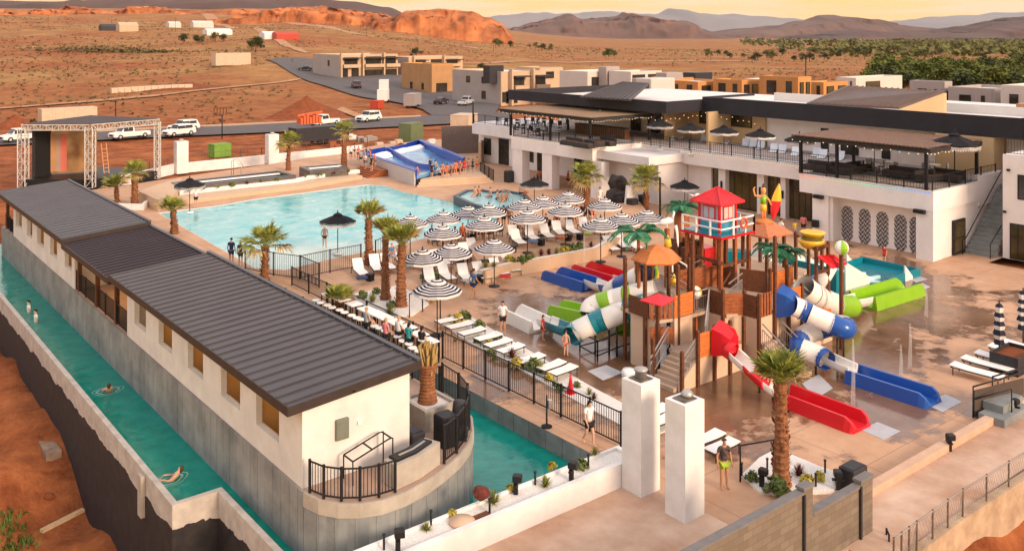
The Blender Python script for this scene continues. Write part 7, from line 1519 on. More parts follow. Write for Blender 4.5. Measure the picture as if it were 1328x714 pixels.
# ------------------------------------------------------------------ slides
def slide(lb, hood, tube, flume, runout, r=.52, sup=(), name='water_slide', group=None, rw=.62, wall=.55):
    """tube: [(points, material)...]; flume: same, open trough; runout: (start, end, material, twin)"""
    allp = [p for s in tube for p in s[0]] + [p for s in flume for p in s[0]]; t = thing(name, lb, 'water slide', tuple(Vector((allp[0].x, allp[0].y, 0))))
    if hood: m = MB(); hood[0](m); part('hood', m, hood[1], t)
    if tube:
        ctl = [tube[0][0][0]] + [s[0][-1] for s in tube]
        full = []; marks = []
        flat = [tube[0][0][0]]
        for s in tube: flat += list(s[0][1:]); marks.append(len(flat) - 1)
        sm = catmull(flat, 6); st_ = 0
        for (pts, mt), mk_ in zip(tube, marks):
            seg = sm[st_ * 6: mk_ * 6 + 1]; q = MB(); q.tube(seg, r, 16, caps=False); q.tube([seg[0], seg[0].lerp(seg[1], .3)], r + .05, 16, caps=False); q.tube([seg[-2].lerp(seg[-1], .7), seg[-1]], r + .05, 16, caps=False); part('tube', q, mt, t); st_ = mk_
    def trough(pts, mt, nm, rr, wl):
        sm = catmull(pts, 4); q = MB(); L = []
        for i, p in enumerate(sm):
            d = (sm[min(i + 1, len(sm) - 1)] - sm[max(i - 1, 0)]); d.z = 0; d.normalize(); sd = Vector((d.y, -d.x, 0)); o = []
            for k in range(9): a = math.pi * (1 + k / 8); o.append(p + sd * rr * math.cos(a) + Vector((0, 0, rr + rr * math.sin(a) * 1.0)))
            o = [o[0] + Vector((0, 0, wl))] + o + [o[-1] + Vector((0, 0, wl))]
            inn = [p + (x - p) + (Vector((p.x, p.y, p.z + rr)) - x).normalized() * .07 for x in o]; L.append(o + inn[::-1])
        q.loft(L, 0, True, False); part(nm, q, mt, t)
    for pts, mt in flume: trough(pts, mt, 'flume', r * .92, .1)
    if runout:
        a, b, mt = runout[:3]; d = (b - a); d.z = 0; ln = d.length; d.normalize(); sd = Vector((d.y, -d.x, 0)); q = MB()
        def ring(s, w0, h): p = a + d * ln * s; return [p + sd * (w0 + .10) + Vector((0, 0, -a.z + .0)), p + sd * w0 * 1.0 + Vector((0, 0, h - a.z)), p + sd * (w0 - .13) + Vector((0, 0, h - a.z)), p + sd * (w0 - .22) + Vector((0, 0, .12 - a.z)), p - sd * (w0 - .22) + Vector((0, 0, .12 - a.z)), p - sd * (w0 - .13) + Vector((0, 0, h - a.z)), p - sd * w0 + Vector((0, 0, h - a.z)), p - sd * (w0 + .10) + Vector((0, 0, -a.z))]
        q.loft([ring(0, rw, wall), ring(.9, rw, wall), ring(.97, rw * .95, wall * .7), ring(1, rw * .85, wall * .35)]); part('run_out', q, mt, t)
    for p, top in sup:
        q = MB(); q.tube([p, Vector((p.x, p.y, top))], .05, 8); part('support', q, dark_m, t)
    return t
def hoodbox(c, w_, h, dx, dy):
    def f(m):
        x, y, z = c; m.loft([[(x - w_, y, z - h), (x + w_, y, z - h), (x + w_, y, z + h * .6), (x, y, z + h), (x - w_, y, z + h * .6)], [(x - w_ * .8 + dx * .6, y + dy * .6, z - h * .85), (x + w_ * .8 + dx * .6, y + dy * .6, z - h * .85), (x + w_ * .8 + dx * .6, y + dy * .6, z + h * .45), (x + dx * .6, y + dy * .6, z + h * .8), (x - w_ * .8 + dx * .6, y + dy * .6, z + h * .45)], [(x - w_ * .5 + dx, y + dy, z - h * .7), (x + w_ * .5 + dx, y + dy, z - h * .7), (x + w_ * .5 + dx, y + dy, z + h * .15), (x + dx, y + dy, z + h * .4), (x - w_ * .5 + dx, y + dy, z + h * .15)]])
    return f
W_, B_ = white_pl, blue_pl
slide('blue and white spiral tube slide with a long blue run-out right of the tower', (hoodbox((36.95, 25.65, 2.95), .55, .75, .1, -.75), blue_pl),
      [([G(1027, 396, 2.85), G(1040, 401, 2.65)], W_), ([G(1040, 401, 2.65), G(1050, 407, 2.5)], B_), ([G(1050, 407, 2.5), G(1066, 414, 2.3), G(1078, 419, 2.15)], W_), ([G(1078, 419, 2.15), G(1094, 426, 1.95), G(1098, 424, 1.85)], B_), ([G(1098, 424, 1.85), G(1090, 421, 1.75), G(1075, 423, 1.65)], W_), ([G(1075, 423, 1.65), G(1060, 428, 1.5)], B_), ([G(1060, 428, 1.5), G(1046, 433, 1.35), G(1038, 440, 1.2)], W_), ([G(1038, 440, 1.2), G(1036, 449, 1.08), G(1040, 452, 1.02)], B_), ([G(1040, 452, 1.02), G(1056, 458, .9), G(1066, 463, .82)], W_), ([G(1066, 463, .82), G(1073, 468, .75)], B_)],
      [([G(1073, 474, .30), G(1090, 482, .22), G(1106, 489, .15)], W_)], (G(1106, 490, .05), G(1212, 524, .05), blue_pl), .46, [(Vector((*xy(G(1086, 430, 1.6)), 0)), 1.3), (Vector((*xy(G(1058, 445, 1.2)), 0)), 1.0), (Vector((*xy(G(1094, 428, 1.7)), 0)), 1.5), (Vector((*xy(G(1058, 462, .8)), 0)), .5)])
slide('red and white open slide with a red run-out in front of the tower', (hoodbox((32.85, 26.1, 1.95), .6, .75, .0, -.8), red_pl), [([G(944, 452, 1.6), G(951, 457, 1.5)], red_pl)],
      [([G(950, 466, 1.15), G(961, 476, 1.0), G(972, 486, .88)], W_), ([G(972, 486, .88), G(983, 497, .72), G(993, 506, .56)], red_pl), ([G(993, 506, .56), G(1005, 515, .35), G(1016, 520, .2)], W_)], (G(1016, 517, .05), G(1118, 556, .05), red_pl), .40, [(Vector((*xy(G(985, 488, .7)), 0)), .7), (Vector((*xy(G(1003, 506, .4)), 0)), .4)])
Te, Gr = teal_pl, green_pl
slide('teal and white tube slide with a white run-out left of the tower', None,
      [([G(858, 392, 2.85), G(840, 394, 2.6)], W_), ([G(840, 394, 2.6), G(826, 398, 2.4), G(812, 403, 2.15)], Te), ([G(812, 403, 2.15), G(798, 408, 1.95), G(785, 413, 1.75)], W_), ([G(785, 413, 1.75), G(776, 416, 1.6), G(768, 420, 1.45)], Te), ([G(768, 420, 1.45), G(758, 425, 1.25), G(748, 430, 1.0)], W_), ([G(748, 430, 1.0), G(742, 436, .85)], Te)],
      [([G(742, 439, .45), G(728, 434, .35), G(716, 429, .25)], Te), ([G(716, 429, .25), G(706, 425, .15)], W_)], (G(702, 428, .05), G(660, 408, .05), white_pl), .52, [(Vector((*xy(G(772, 418, 1.5)), 0)), 1.1), (Vector((*xy(G(800, 408, 2)), 0)), 1.6), (Vector((*xy(G(790, 411, 1.8)), 0)), 1.4), (Vector((*xy(G(812, 403, 2.1)), 0)), 1.7)], rw=.7, wall=.62)
slide('lime and white looping tube slide with a lime run-out left of the tower', None,
      [([G(850, 376, 3.1), G(834, 379, 2.95), G(820, 382, 2.8)], W_), ([G(820, 382, 2.8), G(812, 384, 2.7)], Gr), ([G(812, 384, 2.7), G(800, 387, 2.5), G(792, 389, 2.4)], W_), ([G(792, 389, 2.4), G(784, 391, 2.3), G(778, 393, 2.2)], Gr), ([G(778, 393, 2.2), G(768, 398, 2.0), G(765, 404, 1.8)], W_), ([G(765, 404, 1.8), G(768, 410, 1.55), G(776, 414, 1.4)], Gr), ([G(776, 414, 1.4), G(788, 418, 1.25), G(796, 420, 1.15)], W_), ([G(796, 420, 1.15), G(808, 422, 1.05), G(820, 421, .95)], Gr), ([G(820, 421, .95), G(828, 416, .85), G(822, 410, .75)], W_), ([G(822, 410, .75), G(805, 409, .65), G(790, 410, .6)], W_)],
      [([G(788, 414, .25), G(776, 413, .2), G(766, 412, .12)], Gr)], (G(768, 415, .05), G(718, 404, .05), green_pl), .5, [(Vector((*xy(G(800, 420, 1.1)), 0)), .7)], rw=.7, wall=.62)
slide('dark blue and white tube slide with a blue run-out behind the lime slide', None,
      [([G(846, 350, 3.1), G(832, 356, 2.7)], W_), ([G(832, 356, 2.7), G(822, 361, 2.4)], W_), ([G(822, 361, 2.4), G(812, 366, 2.0), G(804, 370, 1.7)], B_), ([G(804, 370, 1.7), G(797, 374, 1.4), G(792, 378, 1.1)], W_)],
      [([G(792, 381, .6), G(785, 380, .45)], B_), ([G(785, 380, .45), G(776, 377, .25), G(766, 373, .12)], W_)], (G(768, 375, .05), G(713, 358, .05), blue_pl), .5, [(Vector((*xy(G(806, 369, 1.8)), 0)), 1.4)], rw=.8, wall=.62)
slide('short red run-out slide farthest to the back left of the tower', None, [([G(834, 372, 1.8), G(822, 370, 1.4)], W_)], [([G(820, 373, .7), G(812, 370, .4), G(804, 367, .2)], W_)], (G(806, 367, .05), G(751, 350, .05), red_pl), .5, rw=.8, wall=.62)
slide('lime and white slide with a lime run-out pointing to the lattice arches', None, [([G(1042, 372, 3.0), G(1052, 380, 2.6)], W_), ([G(1052, 380, 2.6), G(1066, 388, 2.0), G(1080, 394, 1.4)], W_), ([G(1080, 394, 1.4), G(1092, 397, 1.0), G(1104, 397, .8)], Gr)], [([G(1100, 401, .45), G(1112, 399, .25), G(1120, 397, .15)], W_)], (G(1118, 397, .05), G(1184, 377, .05), green_pl), .6, [(Vector((*xy(G(1066, 388, 2.0)), 0)), 1.4)], rw=.85, wall=.75)
# wide teal racing slide
t = thing('water_slide', 'wide teal racing slide with white side walls and pale lanes beside the lattice arches', 'water slide', tuple(G(1150, 358)))
a0, a1 = G(1085, 372, 0), G(1172, 362, 0); yA, yB = 29.3, 33.2; xA, xB, xC = 49.0, 53.0, 56.9
m = MB(); m.loft([[(x, yA, z), (x, yB, z), (x, yB, 0), (x, yA, 0)] for x, z in ((xA - 1.6, 2.0), (xA, 1.35), (xA + 2, .55), (xB, .2), (xC, .15))]); part('slide_bed', m, teal_pl, t)
m = MB()
for k in range(1, 4):
    y = lerp(yA, yB, k / 4); m.loft([[(x, y - .09, z), (x, y + .09, z), (x, y + .09, z + .22), (x, y - .09, z + .22)] for x, z in ((xA - 1.6, 2.0), (xA, 1.36), (xA + 2, .56), (xB, .21), (xB + .8, .16))])
for k in range(4):
    y0, y1 = lerp(yA, yB, (k + .12) / 4), lerp(yA, yB, (k + .88) / 4); m.loft([[(x, y0, z + .004), (x, y1, z + .004), (x, y1, z + .03), (x, y0, z + .03)] for x, z in ((xA + .2, 1.28), (xA + 2, .56), (xB, .21))])
part('lane', m, mat('pale_teal_lane', (.50, .70, .72), .35, .08, 2), t)
for y in (yA - .06, yB + .06):
    for x0, x1, h0, h1 in ((xA - .8, xA + 1.8, 2.3, 1.0), (xB + 2.0, xC - 1, 1.0, .2)): m = MB(); m.hexa([(x0, y - .05, 0), (x1, y - .05, 0), (x1, y + .05, 0), (x0, y + .05, 0), (x0, y - .05, h0), (x1, y - .05, h1), (x1, y + .05, h1), (x0, y + .05, h0)]); part('side_wall', m, white_pl, t)
m = MB(); m.path([(xB + .1, yA), (xC, yA), (xC, yB), (xB + .1, yB)], 0, .5, .16); part('basin_rim', m, teal_pl, t)
# teal bowl slide at the back of the tower
t = thing('water_slide', 'teal half pipe slide with white sides at the back of the play tower', 'water slide', tuple(G(950, 352))); m = MB(); c = GD(948, 56, 0); zc_ = ZP(340, 56)
m.loft([[(c.x - 1.2, c.y + 1.6, zc_ + .6), (c.x + .8, c.y - .6, zc_ + .6), (c.x + .8, c.y - .6, zc_ - .9), (c.x - 1.2, c.y + 1.6, zc_ - .9)], [(c.x + .6, c.y + 2.6, zc_ + .35), (c.x + 2.6, c.y + .4, zc_ + .35), (c.x + 2.6, c.y + .4, zc_ - 1), (c.x + .6, c.y + 2.6, zc_ - 1)]]); part('basin', m, teal_pl, t)
m = MB(); m.tube([(c.x + 1, c.y - 1, zc_ + .1), (c.x + 3, c.y - 1.2, zc_ - .3), (c.x + 5.5, c.y - 1.8, zc_ - 1.1)], [.8, .8, .9], 12); part('side', m, white_pl, t); m = MB()
for dx, dy in ((-1, 1.4), (.7, -.5), (2.4, .5)): m.tube([(c.x + dx, c.y + dy, 0), (c.x + dx, c.y + dy, zc_ - .9)], .07, 8)
part('support', m, dark_m, t)
# supports frame under the left slides, splash mats, nozzles
m = MB()
for a, b in (((752, 455), (775, 468)), ((775, 468), (800, 457)), ((752, 455), (790, 445)), ((800, 457), (823, 450))):
    p, q = G(*a), G(*b)
    for z in (.25, .95): m.bar(p + Vector((0, 0, z)), q + Vector((0, 0, z)), .05)
    for x in (p, q): m.bar(x, x + Vector((0, 0, 1.0)), .05)
solo('barrier_frame', m, dark_m, 'dark low pipe barrier under the teal and lime slides', 'barrier')
padm = mat('pale_grey_mat', (.42, .42, .44), .75, .1, 2)
for lb, qs in (('pale grey splash mat at the end of the blue run-out', [(1198, 523), (1226, 511), (1248, 521), (1222, 534)]), ('pale grey splash mat at the end of the red run-out', [(1116, 557), (1138, 547), (1168, 559), (1146, 570)]), ('pale grey splash mat below the teal slide', [(762, 481), (786, 473), (808, 483), (782, 493)]), ('bluish grey splash mat right of the palm crown', [(1040, 497), (1062, 485), (1080, 503), (1058, 517)]), ('pale grey splash mat in front of the lime run-out', [(1182, 371), (1196, 367), (1207, 372), (1192, 377)]), ('pale blue splash mat beside the teal racing slide', [(1140, 342), (1160, 346), (1203, 362), (1188, 366), (1170, 358)])):
    m = MB(); m.prism([xy(G(*p)) for p in qs], .003, .012); solo('splash_mat', m, padm, lb, 'mat')
m = MB(); p = G(815, 490); m.lathe([(.3, 0), (.32, .3), (.25, .42), (.001, .45)], p, 14); solo('water_nozzle', m, white_p, 'round white water nozzle beside the splash mat under the teal slide', 'nozzle')
jet = bpy.data.materials.new('water_spray'); jet.use_nodes = True
def jm():
    n = jet.node_tree; b = n.nodes['Principled BSDF']; b.inputs['Base Color'].default_value = (.85, .82, .80, 1); b.inputs['Alpha'].default_value = .16; b.inputs['Roughness'].default_value = .5
jm()
for i, (px, py, pt) in enumerate([(1201, 410, 372), (1106, 536, 440), (1180, 476, 420), (757, 350, 296), (825, 352, 300), (1168, 498, 448)]):
    p = G(px, py); h = ZP(pt, DEP(p.x, p.y)); m = MB(); m.tube([p, (p.x + .05, p.y, h * .6), (p.x + .1, p.y + .05, h)], [.10, .07, .03], 8); solo('water_jet', m, jet, f'thin upright water jet {["near the lattice arches", "between the red and blue run-outs", "right of the blue spiral", "above the blue run-out", "above the plastic palm", "right of the blue run-out"][i]}', 'water jet')
# ------------------------------------------------------------------ vehicles
wt = mat('car_white', (.72, .70, .67), .3, .04, 2); tyre = mat('tyre', (.015, .015, .016), .8, .1, 4); cgl = mat('car_glass', (.02, .022, .028), .08, .1, 2); lampm = mat('head_lamp', (.7, .7, .68), .2, .05, 2); redl = mat('tail_lamp', (.5, .02, .02), .3, .05, 2); cdark = mat('car_black', (.02, .02, .022), .3, .1, 2); csil = mat('car_silver', (.45, .47, .50), .3, .05, 2)
def vehicle(kind, body, lb):
    L = {'suv': 4.9, 'pickup': 5.8, 'sedan': 4.6}[kind]; t = thing({'suv': 'parked_suv', 'pickup': 'pickup_truck', 'sedan': 'parked_car'}[kind], lb, {'suv': 'SUV', 'pickup': 'pickup truck', 'sedan': 'car'}[kind]); h = L / 2; W = .95
    low = [(-h, .55), (-h + .05, .95), (-h + .25, 1.02), (h - 1.5, 1.08), (h - .25, .98), (h, .75), (h - .02, .4), (-h + .05, .38)]
    m = MB()
    def pl(poly, w0, w1):
        m.loft([[(x, -w, z) for x, z in poly] for w in (w0,)] + [[(x, w1, z) for x, z in poly]])
    m.loft([[(x * .985, -W, .5 + (z - .5) * .93) for x, z in low], [(x, -W + .08, z) for x, z in low], [(x, W - .08, z) for x, z in low], [(x * .985, W, .5 + (z - .5) * .93) for x, z in low]])
    if kind == 'pickup': cab = [(-.35, 1.0), (-.25, 1.85), (1.1, 1.88), (1.75, 1.08)]
    elif kind == 'suv': cab = [(-h + .12, 1.0), (-h + .45, 1.72), (.5, 1.78), (h - 1.55, 1.08)]
    else: cab = [(-h + .5, .98), (-h + 1.2, 1.42), (.35, 1.45), (h - 1.35, 1.05)]
    m.loft([[(x, -.86, z) if z < 1.2 else (x, -.72, z) for x, z in cab], [(x, .86, z) if z < 1.2 else (x, .72, z) for x, z in cab]])
    part('body', m, body, t)
    if kind == 'pickup':
        q = MB(); q.box(-h + .2, -.72, 1.04, -.45, .72, 1.06); part('cargo_bed', q, cdark, t)
    x0, zz0 = cab[1]; x1, _ = cab[2]; xb = cab[0][0]; xf = cab[3][0]
    for s in (-1, 1):
        q = MB(); k = 2
        for i in range(k):
            a, b = lerp(x0 + .1, x1 + .25, i / k) + .04, lerp(x0 + .1, x1 + .25, (i + 1) / k) - .04; y0, y1 = s * .865, s * .765
            q.hexa([(a, y0 - .012 * s, 1.14), (b + .08, y0 - .012 * s, 1.14), (b + .08, y0 + .008 * s, 1.14), (a, y0 + .008 * s, 1.14), (a, y1 - .01 * s, zz0 - .14), (b, y1 - .01 * s, zz0 - .14), (b, y1 + .01 * s, zz0 - .14), (a, y1 + .01 * s, zz0 - .14)])
        part('side_window', q, cgl, t)
    q = MB(); zt = cab[2][1]
    def on(u, y, o): p = Vector((lerp(xf, x1, u), 0, lerp(cab[3][1], zt, u))); return (p.x + o, y, p.z + o)
    q.hexa([on(.12, -.76, -.03), on(.12, .76, -.03), on(.88, .66, -.03), on(.88, -.66, -.03), on(.12, -.76, .015), on(.12, .76, .015), on(.88, .66, .015), on(.88, -.66, .015)]); part('windscreen', q, cgl, t)
    q = MB(); 
    def onr(u, y, o): return (lerp(xb, x0, u) - o, y, lerp(cab[0][1], zz0, u) + o * .3)
    q.hexa([onr(.25, -.74, -.03), onr(.25, .74, -.03), onr(.88, .66, -.03), onr(.88, -.66, -.03), onr(.25, -.74, .015), onr(.25, .74, .015), onr(.88, .66, .015), onr(.88, -.66, .015)]); part('rear_window', q, cgl, t)
    for x in (-h + .95, h - .95):
        for s in (-1, 1):
            q = MB(); q.lathe([(.2, -.12), (.37, -.12), (.39, -.06), (.39, .06), (.37, .12), (.2, .12)], n=16); q.xf(Matrix.Translation((x, s * .86, .38)) @ Matrix.Rotation(math.pi / 2, 4, 'X')); wq = part('wheel', q, tyre, t); r_ = MB(); r_.lathe([(.001, -.125), (.2, -.125), (.21, 0), (.2, .125), (.001, .125)], n=12); r_.xf(Matrix.Translation((x, s * .86, .38)) @ Matrix.Rotation(math.pi / 2, 4, 'X')); part('rim', r_, csil, wq)
    for s in (-1, 1):
        q = MB(); q.box(h - .12, s * .85, .72, h - .015, s * .55, .88); part('headlight', q, lampm, t); q = MB(); q.box(-h - .005, s * .88, .75, -h + .1, s * .70, .98); part('tail_light', q, redl, t)
    q = MB(); q.box(h - .06, -.5, .5, h + .012, .5, .8); part('grille', q, cdark, t)
    return t
RDX = 0.0
def gz(p, add=.33): return Vector((p.x, p.y, terrain_h(DEP(p.x, p.y), LAT(p.x, p.y), p.x, p.y) + add))
def veh(kind, body, lb, px, py, rz, s=1.0): o = vehicle(kind, body, lb); o.location = gz(G(px, py)); o.rotation_euler = (0, 0, rz); o.scale = (s, s, s); return o
PI = math.pi; BACK = PI + .05
veh('suv', wt, 'white SUV parked nearest on the road right of the stage', 232, 177, BACK + .25, 1.0); veh('suv', wt, 'white SUV half hidden behind the other white SUV', 238, 171, BACK + .25)
veh('pickup', wt, 'white crew cab pickup beside the red dirt pile', 421, 163, BACK + .3, 1.0); veh('suv', wt, 'white SUV with dark roof bars on the road right of the pickup', 478, 158, BACK + .3, 1.05)
veh('pickup', wt, 'white service pickup behind the stage truss', 168, 180, BACK + .2, 1.0); veh('pickup', wt, 'white pickup nose showing left of the stage', 28, 183, BACK + .2)
veh('pickup', csil, 'silver pickup parked by the grey house', 604, 138, .6); veh('sedan', cdark, 'black car left of the silver pickup in front of the dark fence', 572, 137, .6); veh('sedan', cdark, 'black car parked at the left end of the street', 396, 105, 2.6)
veh('suv', cdark, 'dark SUV in front of the balconied house garage', 462, 118, 1.2, 1.15)
# ------------------------------------------------------------------ boxes, trailers, site clutter
def cont(lb, name, cat, px, py, L, W, h, rz, m, ribs=True, wheels=False, z0=.0, dark=None):
    p = gz(G(px, py), .05); t = thing(name, lb, cat, tuple(p), rz=0); q = MB(); b0 = .55 if wheels else z0; q.box(-L / 2, -W / 2, b0, L / 2, W / 2, b0 + h)
    if ribs:
        k = int(L / .5)
        for i in range(k): x = -L / 2 + (i + .5) * L / k; q.box(x - .09, -W / 2 - .05, b0 + .1, x + .09, -W / 2 - .001, b0 + h - .1)
    q.box(-L / 2 - .03, -W / 2 - .03, b0 + h, L / 2 + .03, W / 2 + .03, b0 + h + .08); part_local('box', q, m, t)
    if wheels:
        for x in (-.5, .5):
            for s in (-1, 1): r = MB(); r.lathe([(.15, -.1), (.36, -.1), (.36, .1), (.15, .1)], n=12); r.xf(Matrix.Translation((x, s * W / 2, .36)) @ Matrix.Rotation(PI / 2, 4, 'X')); part_local('wheel', r, tyre, t)
        r = MB(); r.bar((L / 2, 0, .6), (L / 2 + 1.2, 0, .5), .1); part_local('tongue', r, dark_m, t)
    dd = MB(); dd.box(L / 2 + .001, -W / 2 + .15, b0 + .1, L / 2 + .04, W / 2 - .15, b0 + h - .15); part_local('door', dd, dark or m, t)
    t.rotation_euler = (0, 0, rz); return t
def part_local(name, mb, m, parent): return link(name, mb.mesh(name, m), parent)
sandc = mat('sand_container', (.55, .42, .30), .7, .08, 1); whitec = mat('white_trailer_skin', (.68, .66, .64), .5, .05, 1); greyc = mat('grey_trailer_skin', (.30, .26, .25), .5, .08, 1); greenc = mat('olive_cabinet', (.13, .16, .08), .6, .1, 1); redc = mat('red_steel', (.42, .06, .03), .5, .12, 2); orgc = mat('orange_steel', (.60, .12, .04), .5, .12, 2)
cont('sand coloured shipping container on the field beyond the road', 'shipping_container', 'container', 300, 103, 13, 3.2, 4.2, .1, sandc)
cont('pale shipping container with a dark end behind the stage', 'shipping_container', 'container', 88, 160, 9, 2.6, 2.8, .05, sandc, dark=dark_m)
cont('tall white box trailer in front of the brown house', 'box_trailer', 'trailer', 498, 122, 5, 2.4, 3.2, 1.0, whitec, False, True)
cont('small white cargo trailer nearest the dirt lot', 'box_trailer', 'trailer', 497, 134, 4, 2.2, 2.4, .9, whitec, False, True)
cont('grey cargo trailer parked on the side street', 'box_trailer', 'trailer', 535, 140, 5.2, 2.3, 2.4, .7, greyc, False, True)
cont('olive green utility cabinet behind the surf machine', 'utility_cabinet', 'cabinet', 533, 181, 3.2, 2.2, 2.6, .4, greenc, False)
cont('beige shed roofed box beside the grey block wall at the hotel corner', 'shed', 'shed', 602, 172, 4.4, 3.0, 3.0, .6, sandc, False)
cont('lime green dumpster beyond the boundary wall', 'dumpster', 'dumpster', 285, 199, 2.4, 1.6, 1.6, .15, mat('lime_steel', (.16, .30, .05), .6, .15, 2), False)
cont('red box behind the white SUV on the dirt', 'red_bin', 'container', 489, 141, 2.4, 2, 1.6, .5, redc, False)
cont('black flatbed trailer loaded with orange boom lift parts', 'flatbed_trailer', 'trailer', 414, 184, 8.6, 2.3, 1.9, .06, dark_m, False, True)
p = gz(G(402, 178), 2.3); m = MB()
for i in range(7): m.box(p.x - 1.8 + i * .5, p.y - .6, p.z, p.x - 1.4 + i * .5, p.y + .8, p.z + 1.0 + .5 * ((i * 37) % 3) / 2)
m.bar((p.x - 2, p.y, p.z + 1.3), (p.x + 2, p.y, p.z + 1.7), .25, .3); solo('boom_lift', m, orgc, 'orange folded lift machine on the black trailer', 'machine')
for i, (px, py, L, lb, mm_) in enumerate([(478, 181, 1.5, 'grey machine on the red dirt left of the olive cabinet', steel), (455, 179, 1.8, 'white pallet of material right of the flatbed trailer', whitec), (505, 187, 2.2, 'heap of pale planks near the surf machine', sandc), (556, 186, 2.4, 'white pile of tarps beyond the surf machine', whitec), (440, 188, 2.0, 'stack of timber on the red dirt', wood)]):
    p = gz(G(px, py), .02); q = MB()
    for k in range(6): r = random.Random(i * 9 + k); x, y = r.uniform(-L, L), r.uniform(-.8, .8); q.hexa([(p.x + x + a, p.y + y + b, p.z + z) for z in (0, .35 + .5 * r.random()) for a, b in ((-.5, -.3), (.5, -.25), (.55, .3), (-.45, .35))])
    solo('material_pile', q, mm_, lb, 'material pile')
for i in range(12):
    px = 149 + i * 8.6; p = gz(G(px, 124 - i * .25), 0); q = MB(); q.rbox(p.x - 1.0, p.y - .8, p.z, p.x + 1.0, p.y + .8, p.z + 1.25, .08); q.box(p.x - .95, p.y - .75, p.z - .1, p.x + .95, p.y + .75, p.z + .01)
    solo('crate', q, sandc, f'pale crate in the row on the field beyond the road, {ORD[i]} from the left', 'crate', 'row of pale crates on the field')
for i, (px, py, r, h, lb) in enumerate([(398, 150, 9, 4.2, 'dark red dirt pile behind the white pickup'), (20, 165, 5, 2.6, 'orange dirt heap left of the pale container'), (240, 120, 14, 1.8, 'low bank of dug red earth behind the crates'), (520, 190, 4, 1.2, 'small red dirt heap beside the surf machine')]):
    p = gz(G(px, py), -.3); q = MB(); rings = []
    for k in range(6):
        s = 1 - k / 5; rings.append([(p.x + r * (s ** 1.2) * math.cos(a) * (1 + .2 * noise.noise((math.cos(a) * 2, math.sin(a) * 2, i + k * .3))), p.y + r * .6 * (s ** 1.2) * math.sin(a), p.z + h * (1 - s) * (1 + .12 * noise.noise((math.cos(a), math.sin(a), i * 3)))) for a in [2 * PI * j / 20 for j in range(20)]])
    q.loft(rings, 0, False, True); solo('dirt_pile', q, dirt_m, lb, 'dirt pile')
q = MB(); p = gz(G(818 / 2.95, 150), 0)
for k in range(5): q.bar((p.x + k * .6, p.y, p.z), (p.x + k * .6 + .1, p.y, p.z + 1.6), .15)
q.bar((p.x, p.y, p.z + 1.5), (p.x + 2.6, p.y, p.z + 1.5), .2); solo('cable_rack', q, wood_d, 'dark wooden rack on the dirt behind the road', 'rack')
for px, pb, pt, lb in ((150, 160, 132, 'street lamp pole behind the stage'), (288, 178, 150, 'thin post beside the road behind the dumpster'), (1045, 100, 72, 'thin pole rising above the orange building shells')):
    p = gz(G(px, max(pb, 100)), 0) if px < 900 else GD(px, 150, 6); h = ZP(pt, DEP(p.x, p.y)); q = MB(); q.tube([p, (p.x, p.y, h)], .09, 6); q.box(p.x - .5, p.y - .1, h, p.x + .15, p.y + .1, h + .15); solo('lamp_pole', q, black_m, lb, 'pole')
for i in range(9):
    px = lerp(-20, 640, i / 8); 
    p = gz(G(px, lerp(66, 78, (i * 3 % 5) / 5)), 0); q = MB(); q.tube([p, p + Vector((0, 0, 9))], .12, 5); q.bar(p + Vector((-1, 0, 8.4)), p + Vector((1, 0, 8.4)), .15); solo('utility_pole', q, wood_d, f'distant wooden utility pole on the dry field, {ORD[i]} from the left', 'utility pole', 'distant utility poles')
# grey block wall at the hotel corner
q = MB(); a, b = G(573, 200), G(622, 198); q.path([xy(a), xy(b)], -.2, 3.6, .3); solo('block_wall', q, mat('brown_grey_block', (.15, .115, .10), .9, .15, 3), 'plain brown grey block wall between surf machine and hotel', 'wall')
q = MB(); a, b, c = G(622, 213), G(632, 200), G(640, 196); q.path([xy(a), xy(b), xy(c)], 0, 2.6, .3); solo('side_wall', q, tan_st, 'pale stepped wall against the left hotel corner', 'wall')
